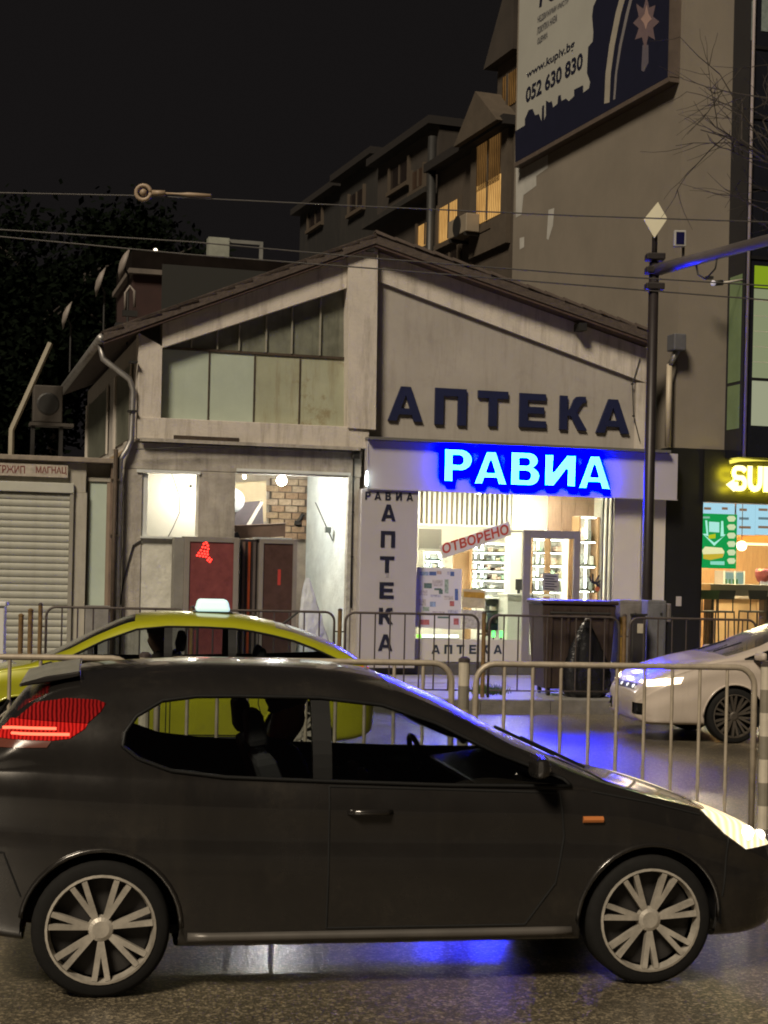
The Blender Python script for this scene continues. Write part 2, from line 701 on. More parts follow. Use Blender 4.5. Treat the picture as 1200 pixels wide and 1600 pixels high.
# pavement slab behind the kerb (walls stand on it)
g = MB().box(-40, 40, 0.14, 40, -0.02, PAVE)
side = g.top(RD, 'sidewalk', CONC, (0, 0, 0), kind='structure')
kb = MB().box(0.004, 0.996, 0.0, 0.137, -0.02, PAVE + 0.008).mesh('kerb_stone')
kb.materials.append(KERB)
for i in range(-14, 14):
    o = inst(kb, 'kerb_stone', side, (i, 0, random.uniform(-0.004, 0.004)))
# large paving slabs laid with open joints between kerb and shopfronts
sl = MB().box(0.005, 0.745, 0.005, 0.745, 0.0, 0.018).mesh('paving_slab')
sl.materials.append(CONC)
for i in range(-8, 12):
    for j in range(0, 5):
        inst(sl, 'paving_slab', side, (i * 0.75, 0.16 + j * 0.75, PAVE - 0.01 + random.uniform(-0.003, 0.004)))

RAIL_B = RD.loc(deep(960, 1040, 10.87))[1]
g = MB().box(-30, 30, RAIL_B - 0.22, RAIL_B + 0.22, -0.02, 0.15)
med = g.top(RD, 'median_strip', CONC, (0, RAIL_B, 0), kind='structure', bevel=0.02)

# low weeds growing at the kerb
wb = MB()
for k in range(260):
    p_ = on_z(762 + random.gauss(0, 14), 1082 + random.gauss(0, 2), PAVE + 0.01)
    a, b, z = RD.loc(p_)
    h = random.uniform(0.04, 0.16)
    dx, dy = random.uniform(-.07, .07), random.uniform(-.05, .05)
    wb.add([(a - .008, b, PAVE), (a + .008, b, PAVE), (a + dx, b + dy, PAVE + h)], [(0, 1, 2)])
wb.top(RD, 'weeds', mat('weed_green', (0.05, 0.085, 0.03), 0.7, var=0.3), RD.loc(on_z(762, 1082, PAVE)), 'small clump of green weeds at the kerb below the far railing', 'weeds', kind='stuff')

# ================================================================== gabled building: pharmacy right, gutted shop left
PLAS = mat('aged_plaster', (0.56, 0.51, 0.45), 0.85, var=0.16, scale=2.2, bump=0.3, bscale=30, streak=0.8, spots=0.30, streak_col=(0.20, 0.16, 0.12))
PLASD = mat('grey_render', (0.36, 0.33, 0.295), 0.85, var=0.10, scale=1.6, bump=0.15, bscale=50, streak=0.55, spots=0.18, streak_col=(0.20, 0.17, 0.14))
CONCB = mat('raw_concrete', (0.38, 0.35, 0.305), 0.9, var=0.3, scale=3.0, bump=0.5, bscale=22, streak=0.7, streak_col=(0.12, 0.10, 0.085))
ROOFM = mat('roof_clay', (0.070, 0.052, 0.043), 0.8, var=0.4, scale=9, bump=0.5, bscale=25)
DARKM = mat('dark_metal', (0.03, 0.029, 0.028), 0.5, metal=0.3, var=0.2)
ZINC = mat('zinc_pipe', (0.30, 0.29, 0.28), 0.45, metal=0.7, var=0.3, scale=6, streak=0.6, streak_col=(0.09, 0.06, 0.04))
WHITE = mat('white_panel', (0.42, 0.395, 0.40), 0.45, var=0.05, scale=1.3, streak=0.12, streak_col=(0.4, 0.38, 0.36))

gb = thing(F, 'gabled_building', (F.at(580, 1054)[0], 0, PAVE), 'two-storey gabled building with pale plaster beams and brown tiled roof edge', 'building')
AX = F.at(582, 372)[0]


def roofz(a, side_):  # underside of the roof along the facade
    p0 = F.at(582, 388)
    p1 = F.at(1012, 543) if side_ > 0 else F.at(163, 538)
    return p0[1] + (p1[1] - p0[1]) * (a - p0[0]) / (p1[0] - p0[0])


def A(px, py=700, b=0.0):
    return F.at(px, py, b)[0]


def Z(px, py, b=0.0):
    return F.at(px, py, b)[1]


# --- right gable
z_f = Z(800, 692)
ar = A(1012, 600)
wall = MB().prism([(A(575), z_f - 0.7), (ar, z_f - 0.7), (ar, roofz(ar, 1)), (AX, roofz(AX, 1)), (A(575), roofz(A(575), -1))], 0.14, 0.34)
wall.build('gable_wall', PLASD, gb)
bw = 0.56
MB().prism([(A(588), roofz(A(588), 1) - 0.50), (ar, roofz(ar, 1) - 0.62), (ar, roofz(ar, 1)), (A(588), roofz(A(588), 1))], 0.07, 0.137).build('sloping_beam', PLAS, gb)
MB().box(A(997, 640), ar, 0.07, 0.137, z_f - 0.6, roofz(ar, 1) - 0.623).build('corner_pilaster', PLAS, gb)
# --- centre pilaster
MB().prism([(A(541), Z(560, 670)), (A(584), Z(584, 672)), (A(588, 400), roofz(A(588), 1)), (AX, roofz(AX, 1)), (A(541, 440), roofz(A(541, 440), -1))], -0.10, 0.30).build('centre_pilaster', PLAS, gb)
# --- left gable frame
al = A(215, 600)
zb1, zb0 = Z(400, 660), Z(400, 694)
MB().prism([(al, zb1), (A(252, 600), zb1), (A(252, 600), roofz(A(252, 600), -1) - 0.38), (al, roofz(al, -1) - 0.02)], -0.03, 0.30).build('corner_pilaster', PLAS, gb)
MB().prism([(A(252, 600), roofz(A(252, 600), -1) - 0.40), (A(541, 440), roofz(A(541, 440), -1) - 0.52), (A(541, 440), roofz(A(541, 440), -1)), (A(252, 600), roofz(A(252, 600), -1))], -0.03, 0.30).build('sloping_beam', PLAS, gb)
MB().box(al, A(575), -0.06, 0.30, zb0, zb1 - 0.003).build('floor_beam', PLAS, gb, bevel=0.01)
# broken recess and ledge in the floor beam
MB().box(A(270), A(372), -0.072, -0.057, zb0 + 0.02, zb0 + 0.085).build('crack', mat('dark_stain', (0.05, 0.035, 0.025), 0.95, var=0.4, scale=8), gb)
MB().box(al + 0.05, A(560), -0.14, -0.063, zb0 - 0.04, zb0 + 0.015).build('ledge', CONCB, gb)
# --- upper glazing of the left gable: four milky panes below, dark mullioned lights above
FROST = mat('milky_glass', (0.43, 0.49, 0.41), 0.3, var=0.08, scale=2, streak=0.18, streak_col=(0.30, 0.30, 0.24))
FROSTY = mat('stained_milky_glass', (0.36, 0.37, 0.27), 0.35, var=0.15, scale=2, spots=0.75, streak=0.8, streak_col=(0.22, 0.17, 0.09))
DIRTYG = mat('grimy_glass', (0.16, 0.165, 0.13), 0.3, var=0.35, scale=3, streak=0.7, streak_col=(0.05, 0.05, 0.04))
STEEL = mat('rusty_steel', (0.07, 0.05, 0.035), 0.7, metal=0.3, var=0.4, scale=8)
zm = Z(400, 552, 0.2)
zw0 = Z(400, 663, 0.2)
xs = [252, 326, 397, 468, 541]
win = MB().box(A(252, 600, .2), A(541, 600, .2), 0.165, 0.235, zm - 0.02, zm + 0.02).build('gable_window', STEEL, gb)
for i in range(4):
    MB().box(A(xs[i], 600, .2) + 0.012, A(xs[i + 1], 600, .2) - 0.012, 0.19, 0.21, zw0, zm - 0.022).build('pane', FROST if i < 2 else FROSTY, win)
for x in xs[1:4]:
    MB().box(A(x, 600, .2) - 0.010, A(x, 600, .2) + 0.010, 0.172, 0.228, zw0, zm - 0.021).build('glazing_bar', STEEL, win)
mx_ = [300, 340, 374, 416, 456, 500, 541]
prev = A(252, 548, .2)
for x in mx_:
    a1 = A(x, 520, .2)
    top0, top1 = roofz(prev, -1) - 0.42, roofz(a1, -1) - 0.42
    if top1 > zm + 0.05:
        MB().prism([(prev + 0.01, zm + 0.022), (a1 - 0.02, zm + 0.022), (a1 - 0.02, top1), (prev + 0.01, max(zm + 0.03, top0))], 0.20, 0.22).build('pane', DIRTYG, win)
    if x < 541:
        MB().box(a1 - 0.018, a1 + 0.008, 0.15, 0.235, zm + 0.021, max(top1, zm + 0.03)).build('glazing_bar', mat('pale_bar', (0.26, 0.25, 0.2), 0.7), win)
    prev = a1
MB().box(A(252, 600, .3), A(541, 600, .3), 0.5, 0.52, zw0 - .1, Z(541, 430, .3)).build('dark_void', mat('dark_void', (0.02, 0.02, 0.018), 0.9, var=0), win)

# --- roof: two slopes with overhang, verge tiles along both edges
p_pk, p_r, p_l = F.at(582, 362), F.at(1014, 516), F.at(160, 512)
ROOF_D = 9.0
for sgn, pe in ((1, p_r), (-1, p_l)):
    dz = 0.24
    rf = MB().prism([(p_pk[0], p_pk[1] - dz), (pe[0], pe[1] - dz), (pe[0], pe[1] - 0.07), (p_pk[0], p_pk[1] - 0.07)], -0.22, ROOF_D).build('roof', ROOFM, gb)
    n = 15
    L = math.hypot(pe[0] - p_pk[0], pe[1] - p_pk[1])
    ang = math.atan2(pe[1] - p_pk[1], pe[0] - p_pk[0])
    tl = L / n
    prof = []
    for q in range(9):
        t = math.pi * q / 8
        prof.append((-0.15 * math.cos(t), 0.085 * math.sin(t)))
    vs_, fs_ = [], []
    for e, (off, k_) in enumerate(((0.0, 1.0), (tl * 1.12, 0.86))):
        for (yy, zz) in prof:
            vs_.append((off, yy * k_, zz * k_ + 0.012 * (1 - e)))
        for (yy, zz) in prof:
            vs_.append((off, yy * k_ * 0.86, zz * k_ * 0.8 - 0.012 + 0.012 * (1 - e)))
    m9 = 9
    for q in range(8):
        fs_.append((q, q + 1, q + 1 + 2 * m9, q + 2 * m9))
        fs_.append((q + m9, q + 2 * m9 + m9, q + 1 + 2 * m9 + m9, q + 1 + m9))
        fs_.append((q, q + m9, q + 1 + m9, q + 1))
        fs_.append((q + 2 * m9, q + 1 + 2 * m9, q + 1 + 3 * m9, q + 3 * m9))
    tm = MB().add(vs_, fs_).mesh('roof_tile', smooth=False)
    tm.materials.append(ROOFM)
    for j in range(n):
        d = tl * j
        a, z = p_pk[0] + math.cos(ang) * d, p_pk[1] + math.sin(ang) * d
        base = BASE[gb.name]
        o = inst(tm, 'roof_tile', rf, (a - base[0], -0.10 + random.uniform(-.012, .012), z - 0.085 - base[2]), (0, -ang if sgn > 0 else -(ang), random.uniform(-.03, .03)))
        tm2 = o
    # bargeboard under the tiles
    MB().prism([(p_pk[0], p_pk[1] - dz - 0.003), (pe[0], pe[1] - dz - 0.003), (pe[0], pe[1] - dz - 0.05), (p_pk[0], p_pk[1] - dz - 0.05)], -0.20, 0.30).build('bargeboard', mat('bargeboard_wood', (0.06, 0.035, 0.028), 0.8, var=0.4, scale=6), gb)
# purlin ends poking out below the roof
for (px, py) in ((186, 508), (905, 508), (575, 385)):
    a, z = F.at(px, py + 4)
    MB().box(a - .07, a + .07, -0.19, 0.1, z - .07, z + .06).build('purlin_end', DARKM, gb)

# --- upper left side wall with windows, seen obliquely
b1, _ = F.side(128, 640, al)
zs0, zs1 = Z(215, 693), Z(215, 520)
MB().box(al - 0.0, al + 0.25, 0.304, ROOF_D, zs0 - 0.02, zs1 - 0.05).build('side_wall', PLASD, gb)
MB().box(al - 0.06, al - 0.003, 0.302, b1, zs0 - 0.12, zs0 + 0.02).build('side_ledge', PLAS, gb)
for (x0, x1) in ((184, 207), (140, 171)):
    q0, _ = F.side(x1, 620, al)
    q1, _ = F.side(x0, 620, al)
    w_ = MB().box(al - 0.025, al - 0.003, q0, q1, zs0 + 0.14, zs1 - 0.42).build('side_window', DIRTYG, gb)
    MB().box(al - 0.055, al - 0.026, q0 - .09, q0, zs0 + 0.1, zs1 - 0.40).build('frame', PLAS, w_)
    MB().box(al - 0.055, al - 0.026, q1, q1 + .25, zs0 + 0.1, zs1 - 0.40).build('frame', PLAS, w_)
# eave gutter of the left side and its downpipe
gz = p_l[1] - 0.2
MB().tube([(p_l[0] - .03, -0.2, gz), (p_l[0] - .03, ROOF_D, gz)], 0.075, 10).build('gutter', ZINC, gb, smooth=True)
pt = [(p_l[0] - .03, 0.05, gz - .05), (p_l[0] + .02, 0.02, gz - .3), (al - .14, -0.06, gz - .62), (al - .08, -0.08, gz - .8), (al - .09, -0.08, zs0 + .05), (al - .16, -0.1, zs0 - .12), (al - .27, -0.12, zs0 - .28), (al - .27, -0.12, PAVE)]
MB().tube(pt, 0.05, 10).build('downpipe', ZINC, gb, smooth=True)
for zz in (zs0 + .5, zs0 + 1.3):
    MB().box(al - .16, al - .02, -0.15, -.01, zz, zz + .03).build('pipe_bracket', DARKM, gb)

# --- ground floor of the left half (gutted shop): concrete piers and openings
zl1 = zb0 - 0.045
zl0 = Z(300, 736)
zo0 = Z(455, 738)
aw0, aw1 = A(222, 790), A(310, 790)
ao0, ao1 = A(366, 850), A(546, 850)
ag = A(192, 850)
zsill = Z(266, 842)
MB().box(ag, A(562, 850), 0.0, 0.30, zl0, zl1).build('lintel', CONCB, gb, bevel=0.015)
MB().box(ag, aw0, 0.0, 0.30, PAVE, zl0 - .003).build('pier', CONCB, gb, bevel=0.01)
MB().box(aw1, ao0, 0.0, 0.30, PAVE, zl0 - .003).build('pier', CONCB, gb, bevel=0.01)
MB().box(ao1, A(560, 850), 0.0, 0.30, PAVE, zl0 - .003).build('pier', CONCB, gb, bevel=0.01)
MB().box(aw0 + .003, aw1 - .003, 0.02, 0.28, PAVE, zsill).build('parapet_wall', mat('smeared_plaster', (0.60, 0.59, 0.52), 0.85, var=0.22, scale=3, bump=0.5, bscale=14, spots=0.35, streak_col=(0.26, 0.25, 0.22)), gb)
PALE = mat('pale_paint', (0.62, 0.64, 0.62), 0.6, var=0.12)
MB().box(aw0 - .10, aw1 + 0.02, -0.03, 0.05, zl0 - .055, zl0 - .004).build('trim', PALE, gb)
MB().box(aw0 + .003, aw0 + .09, 0.03, 0.06, zsill + .002, zl0 - .06).build('trim', PALE, gb)
MB().box(aw0 - .02, aw1 + .12, -0.06, 0.10, zsill + .001, zsill + .035).build('window_sill', PALE, gb)
MB().box(ao0 + .01, ao1 - .01, -0.02, 0.03, zo0 - .02, zo0 + .03).build('trim', PALE, gb)
MB().box(ao1 - .045, ao1 + .02, -0.03, 0.06, PAVE, zo0 - .022).build('trim', mat('peeling_frame', (0.36, 0.35, 0.31), 0.7, var=0.4, scale=7), gb)

# --- gutted shop, inside
RB = 3.0  # depth of the back wall
INW = mat('room_wall', (0.62, 0.60, 0.53), 0.8, var=0.08, scale=1.2)
ai0, ai1 = ag + .05, A(560, 850)
zc = zl0 + 0.25
rm = gb
MB().box(ai0, A(330, 800, .3), 1.30, 1.40, PAVE, zc).build('room_wall', INW, rm)
MB().box(ai0, ai0 + .08, 0.31, RB, PAVE, zc).build('room_wall', INW, rm)
MB().box(ai0, ai1 + .3, RB, RB + .15, PAVE, zc).build('room_wall', mat('room_back_wall', (0.42, 0.37, 0.30), 0.9, var=0.25), rm)
MB().box(ai0, ai1 + .3, 0.31, RB + .1, zc, zc + .1).build('room_ceiling', mat('old_boards', (0.36, 0.26, 0.15), 0.8, var=0.4, scale=5, stretch=(1, 8, 1)), rm)
MB().box(ai0, ai1 + .3, 0.31, RB + .1, PAVE, PAVE + .02).build('room_floor', CONC, rm)
# ceiling boards showing at the window head
for k in range(7):
    a = aw0 + 0.05 + k * 0.16
    MB().box(a, a + .14, 0.32, 1.29, zc - .05 - .02 * (k % 2), zc - .005).build('ceiling_board', mat('old_board_%d' % (k % 3), [(0.40, 0.26, 0.12), (0.5, 0.46, 0.38), (0.30, 0.18, 0.08)][k % 3], 0.8, var=0.3, scale=8), rm)
# plastered side wall in the wide opening, bright under the bulb
WETP = mat('fresh_plaster', (0.60, 0.66, 0.66), 0.6, var=0.2, scale=2.5, bump=0.5, bscale=9, spots=0.5, streak_col=(0.42, 0.47, 0.46))
q0, q1 = F.at(541, 850, 0.35)[0], F.at(482, 850, RB - .8)[0]
MB().add([(q0, 0.32, PAVE), (q1, RB - .6, PAVE), (q1, RB - .6, zc), (q0, 0.32, zc), (q0 + .12, 0.32, PAVE), (q1 + .12, RB - .6, PAVE), (q1 + .12, RB - .6, zc), (q0 + .12, 0.32, zc)],
         [(0, 1, 2, 3), (4, 7, 6, 5), (0, 4, 5, 1), (3, 2, 6, 7), (0, 3, 7, 4), (1, 5, 6, 2)]).build('room_wall', WETP, rm)
# bare brick wall at the back, brick by brick
BRK = [mat('bare_brick_%d' % i, c, 0.9, var=0.3, scale=9, bump=0.5, bscale=40) for i, c in enumerate(((0.42, 0.31, 0.20), (0.36, 0.25, 0.16), (0.48, 0.38, 0.27)))]
bmesh_ = []
for m_ in BRK:
    me = MB().box(0, 0.235, 0, 0.09, 0, 0.105).mesh('brick')
    me.materials.append(m_)
    bmesh_.append(me)
bx0, bx1, bz0, bz1 = prect(F, 424, 748, 484, 842, RB - .1)
bw_ = MB().box(bx0 - .02, bx1 + .06, RB - .08, RB - .005, bz0, bz1).build('brick_wall', mat('mortar', (0.16, 0.13, 0.10), 0.95), rm)
base = BASE[gb.name]
row = 0
z = bz0
while z < bz1 - .06:
    a = bx0 - (0.12 if row % 2 else 0)
    while a < bx1 - .1:
        inst(random.choice(bmesh_), 'brick', bw_, (a - base[0] + random.uniform(-.004, .004), RB - .13 + random.uniform(-.012, .012) - base[1], z - base[2]), (0, random.uniform(-.02, .02), 0))
        a += 0.255
    z += 0.125
    row += 1

# --- pharmacy: shopfront shell
ap0, ap1 = A(651, 900), A(1040, 900)
PD = 5.0
PW = mat('shop_wall', (0.70, 0.66, 0.56), 0.7, var=0.04)
zpc = Z(800, 765)
ab1 = A(1000, 900)
MB().box(ap0 - .05, ap0 - .0, 0.02, PD, PAVE, zpc + .4).build('room_wall', PW, gb)
MB().box(ab1 - .1, ab1 + .0, 0.30, PD, PAVE, zpc + .4).build('room_wall', PW, gb)
MB().box(ap0 - .05, ab1, PD, PD + .1, PAVE, zpc + .4).build('room_wall', PW, gb)
MB().box(ap0 - .05, ab1, 0.02, PD, zpc + .25, zpc + .35).build('room_ceiling', mat('shop_ceiling', (0.75, 0.73, 0.68), 0.7, var=0.02), gb)
MB().box(ap0 - .05, ab1, 0.02, PD, PAVE, PAVE + .22).build('room_floor', mat('shop_tiles', (0.5, 0.47, 0.42), 0.3, var=0.1), gb)
# white pillar right of the glass, strip beyond the pole
PIL = mat('warm_pillar', (0.56, 0.52, 0.45), 0.6, var=0.06, scale=1.5)
MB().box(A(958, 900), ab1, 0.0, 0.28, PAVE, Z(975, 779)).build('shop_pillar', PIL, gb)
MB().box(ab1 + .003, A(1040, 900), 0.05, 0.28, PAVE, Z(1030, 779)).build('shop_pillar', PIL, gb)
for x in (941, 948, 955):
    a = A(x, 860)
    MB().box(a - .018, a + .018, -0.02, 0.06, PAVE + .2, Z(950, 778)).build('mullion', mat('alu_dull', (0.30, 0.29, 0.24), 0.4, metal=0.6, var=0.1), gb)
# plinth under the glass
MB().box(A(560, 1040), A(958, 1040), -0.05, 0.25, PAVE, Z(750, 1036)).build('plinth', mat('dark_plinth', (0.09, 0.085, 0.08), 0.8, var=0.3, scale=5), gb, bevel=0.01)
# glass front
gl = MB().box(ap0, A(938, 900), 0.03, 0.042, Z(750, 1034), Z(800, 772)).build('shop_window', pane('shop_glass', (0.93, 0.95, 0.94), 0.03), gb)
# white lower panel with small letters
lp = MB().box(A(648, 1015), A(817, 1015), 0.0, 0.026, Z(730, 1034), Z(730, 999)).build('lower_panel', mat('lower_panel', (0.55, 0.52, 0.44), 0.5, var=0.04), gb)
hh = Z(700, 1008) - Z(700, 1022)
NAVY = mat('navy_letter', (0.012, 0.016, 0.055), 0.45, var=0.1)
for ch, x in zip('АПТЕКА', (674, 694, 713, 733, 752, 771)):
    a, z = F.at(x, 1021.5, 0)
    o_, h_, w_ = glyph_poly(ch, a, z, hh, 1.0)
    MB().prism(o_, -0.006, -0.001, h_).build('letter', mat('slate_letter', (0.03, 0.04, 0.05), 0.5), lp)
# shop door
ALU = mat('grey_alu', (0.27, 0.25, 0.24), 0.4, metal=0.25, var=0.06)
d0, d1, dz0, dz1 = prect(F, 816, 829, 904, 1046, 0)
dr = MB()
for (p, q) in ((d0, d0 + .135), (d1 - .115, d1)):
    dr.box(p, q, -0.03, 0.028, PAVE + .2, dz1)
dr.box(d0 + .1352, d1 - .1152, -0.03, 0.028, dz1 - .14, dz1)
dr.box(d0 + .1352, d1 - .1152, -0.03, 0.028, PAVE + .2, PAVE + .36)
door = dr.build('shop_door', ALU, gb, bevel=0.006)
MB().tube([(d0 + .16, -0.07, PAVE + 1.1), (d0 + .16, -0.07, PAVE + 1.6)], 0.015).build('handle', mat('chrome', (0.6, 0.6, 0.6), 0.2, metal=1, var=0), door)
# downlights under the fascia
for x in (748, 795, 848, 870, 914):
    a = A(x, 768)
    MB().lathe([(0.03, 0), (0.03, 0.02)], 12, (a, -0.03, Z(x, 771) - .012)).build('downlight', glow('downlight_glow', (1, 0.97, 0.9), 10), gb)
# ================================================================== signs on the pharmacy
# dark blue wall letters
lw = thing(F, 'wall_lettering', (A(800), 0.13, Z(800, 675)), 'dark blue capital letters fixed on the grey gable wall above the lit sign', 'sign')
spec_ = [('А', 606, 657, 660, 604), ('П', 679, 663, 728, 607), ('Т', 746, 665, 793, 611), ('Е', 811, 667, 853, 615), ('К', 874, 671, 917, 619), ('А', 931, 676, 983, 624)]
for ch, x0, yb, x1, yt in spec_:
    a0, z0 = F.at(x0, yb, .1)
    a1, _ = F.at(x1, yb, .1)
    z1 = F.at((x0 + x1) / 2, yt, .1)[1]
    z0 = F.at((x0 + x1) / 2, yb + 1, .1)[1]
    w0 = GLY[ch][0]
    o_, h_, _w = glyph_poly(ch, a0, z0, z1 - z0, (a1 - a0) / (w0 * (z1 - z0)))
    MB().prism(o_, 0.085, 0.136, h_).build('letter', NAVY, lw)

# fascia with the halo-lit name
FB = -0.20
fs = thing(F, 'lit_fascia_sign', (A(810), FB, Z(810, 775)), 'pale fascia with glowing cyan letters in a blue halo over the shopfront', 'sign')
fz0, fz1 = Z(810, 772.0, FB), Z(810, 698, FB)
fa0, fa1 = A(574, 720, FB), A(1059, 740, FB)
MB().box(fa0, fa1, FB, -0.003, fz0, fz1).build('fascia_panel', WHITE, fs, bevel=0.008)
MB().box(fa0 - .01, fa1 - .2, FB - .13, 0.12, fz1 + .002, fz1 + .05).build('fascia_cap', mat('cap_flashing', (0.12, 0.115, 0.11), 0.6, var=0.2), fs)  # cap deepened past the letters to stop halo light going up
LETB = FB - 0.075
MB().box(fa0 + .01, fa1 - .01, FB - .05, FB - .003, fz0 - .012, fz0 + .0).build('halo_stop_lip', WHITE, fs)  # lip added to keep the halo light off the door below
CYAN = led('cyan_letter', (0.40, 1.08, 130.0), 1.0)
BLUE = led('blue_halo_led', (-0.036, -0.024, 1.0), 150)
for ch, x0, yb, x1, yt in (('Р', 693, 753, 736, 702), ('А', 740, 757, 791, 706), ('В', 797, 759, 843, 707), ('И', 850, 760, 898, 711), ('А', 903, 764, 952, 713)):
    xm = (x0 + x1) / 2
    a0, a1 = F.at(x0, yb, LETB)[0], F.at(x1, yb, LETB)[0]
    z0, z1 = F.at(xm, yb, LETB)[1], F.at(xm, yt, LETB)[1]
    o_, h_, _w = glyph_poly(ch, a0, z0, z1 - z0, (a1 - a0) / (GLY[ch][0] * (z1 - z0)))
    le = MB().prism(o_, LETB - .035, LETB, h_).build('letter', CYAN, fs)
    MB().prism(o_, LETB + .002, LETB + .006, h_).build('halo_led', BLUE, le)
    for k in (0.25, 0.75):
        MB().tube([(a0 + (a1 - a0) * 0.12, LETB + .007, z0 + (z1 - z0) * k), (a0 + (a1 - a0) * 0.12, FB + .001, z0 + (z1 - z0) * k)], 0.008, 6).build('stand_off', DARKM, le)

# vertical panel left of the glass
vp = thing(F, 'vertical_sign_panel', (A(605, 1030), FB, PAVE), 'tall lilac-white panel with dark letters reading downwards left of the shop window', 'sign')
v0, v1 = A(562, 900, -.2), A(651, 900, -.2)
MB().box(v0, v1, -0.196, -0.003, PAVE + .12, fz0 - .003).build('panel', WHITE, vp, bevel=0.006)
DARKL = mat('dark_letter', (0.012, 0.013, 0.028), 0.5, var=0.1)
for ch, x, y in zip('АПТЕКА', (607, 606, 604.5, 604, 603, 602), (801, 842.5, 882, 922.5, 962.5, 1004)):
    a, z = F.at(x, y, -.2)
    h = 25.5 / 91.5
    w_ = 23.0 / 91.5
    o_, h_, _w = glyph_poly(ch, a - w_ / 2, z - h / 2, h, w_ / (GLY[ch][0] * h))
    MB().prism(o_, -0.208, -0.1965, h_).build('letter', DARKL, vp)
for ch, x in zip('РАВИА', (570.5, 585, 602, 618.5, 635)):
    a, z = F.at(x, 780.5 + (x - 570) * .03, -.2)
    h = 12.5 / 91.5
    o_, h_, _w = glyph_poly(ch, a, z, h, 0.86)
    MB().prism(o_, -0.205, -0.1965, h_).build('letter', DARKL, vp)
MB().box(A(601, 900, -.12), A(605, 900, -.12), -0.203, -0.1965, Z(604, 902, -.12), Z(604, 897, -.12)).build('small_sticker', mat('grey_sticker', (0.3, 0.28, 0.3), 0.6), vp)

# bulb hanging on a lead beside the fascia
hb = thing(F, 'hanging_bulb', (A(573, 760, -.26), -.26, Z(573, 762, -.26)), 'slim white lit bulb hanging on a lead at the fascia corner', 'lamp')
a_, z_ = F.at(573, 747, -.26)
MB().tube([(a_, -.26, z_ - .13), (a_, -.26, z_ - .08), (a_, -.26, z_ + .05), (a_, -.26, z_ + .12)], [.018, .03, .026, .012], 10).build('bulb', glow('tube_bulb', (0.85, 1.0, 0.95), 9), hb, smooth=True)
MB().tube([(a_, -.26, z_ + .12), (a_ + .01, -.24, z_ + .38), (a_ + .02, -.21, z_ + .60)], 0.006, 6).build('lead', mat('pale_lead', (.5, .5, .48), .6), hb)

# cables clipped to the front
for i_, (pts, lb) in enumerate((
        ([(560, 672), (562, 690), (553, 705), (552, 745), (551, 800), (550, 870), (549, 950)], 'black cable running down the pier left of the lilac sign panel'),
        ([(212, 702), (300, 699), (400, 700), (500, 704), (556, 706)], 'thin black cable sagging along the ledge over the gutted shop'),
        ([(1000, 690), (990, 650), (988, 600), (1000, 560)], 'thin dark cable climbing the right end of the gable wall'))):
    b_ = (-.02, -.16, .05)[i_]
    q_ = [(F.at(x, y, b_)[0], b_, F.at(x, y, b_)[1]) for x, y in pts]
    t = thing(F, 'wall_cable', q_[-1], lb, 'cable', 'cables on the front')
    MB().tube(q_, .013 if i_ == 0 else .009, 6).build('cable', DARKM, t, smooth=True)
    for q2 in q_[1:-1]:
        MB().box(q2[0] - .02, q2[0] + .02, q2[1] - .015, q2[1] + .02, q2[2] - .012, q2[2] + .012).build('clip', DARKM, t)
bx_ = thing(F, 'junction_box', (A(556, 712, -.02), -.02, Z(556, 716, -.02)), 'small dark junction box at the corner under the floor beam', 'box')
a_, z_ = F.at(556, 711, -.02)
MB().box(a_ - .07, a_ + .06, -.08, -.003, z_ - .07, z_ + .07).build('casing', mat('box_dark', (.06, .055, .05), .6, var=.2), bx_, bevel=.01)
MB().box(a_ - .05, a_ + .04, -.087, -.081, z_ - .05, z_ + .05).build('cover', DARKM, bx_)

# banner in the window: ОТВОРЕНО
bn = thing(F, 'open_banner', (A(742), 0.0, Z(742, 868)), 'slanted white banner with red lettering stuck high in the shop window', 'banner')
MB().prism(P(F, [(687, 853), (796, 814), (799, 836), (692, 873)]), 0.008, 0.014).build('sheet', mat('banner_sheet', (0.62, 0.59, 0.52), 0.6, var=0.04), bn)
w_ = MB()
word(w_, F, 'ОТВОРЕНО', [(692, 866), (796, 834), (793, 818), (690, 850)], 0.005, 0.03)
w_.build('lettering', mat('banner_red', (0.50, 0.06, 0.03), 0.5), bn)

# posters in the window
po = thing(F, 'leaflet_poster', (A(688, 935), 0.0, Z(688, 987)), 'large white poster of many small coloured leaflets in the shop window', 'poster')
MB().prism(P(F, [(652, 886), (722, 889), (720, 984), (648, 980)]), 0.012, 0.018).build('sheet', mat('poster_sheet', (0.60, 0.58, 0.58), 0.6, var=0.03), po)
cols = [(0.08, 0.13, 0.30), (0.25, 0.33, 0.45), (0.42, 0.13, 0.12), (0.10, 0.16, 0.14), (0.45, 0.33, 0.27), (0.30, 0.38, 0.30), (0.42, 0.42, 0.50), (0.48, 0.44, 0.42), (0.2, 0.22, 0.3)]
random.seed(5)
cells = [(656, 893, 670, 899, 1), (671, 893, 682, 899, 0), (683, 892, 690, 897, 4), (699, 893, 703, 898, 6), (704, 893, 710, 900, 0), (663, 911, 675, 919, 3), (679, 919, 690, 922, 3), (686, 921, 692, 928, 3), (695, 905, 701, 927, 5), (673, 929, 689, 933, 6), (672, 940, 681, 948, 1), (703, 939, 710, 947, 2), (711, 920, 716, 938, 0), (661, 948, 671, 955, 5), (656, 968, 671, 976, 2), (684, 963, 702, 966, 3), (709, 966, 717, 976, 2), (700, 953, 716, 960, 6), (655, 922, 668, 930, 7), (676, 906, 692, 916, 7), (694, 931, 708, 937, 7), (676, 955, 695, 961, 7), (655, 936, 666, 946, 7)]
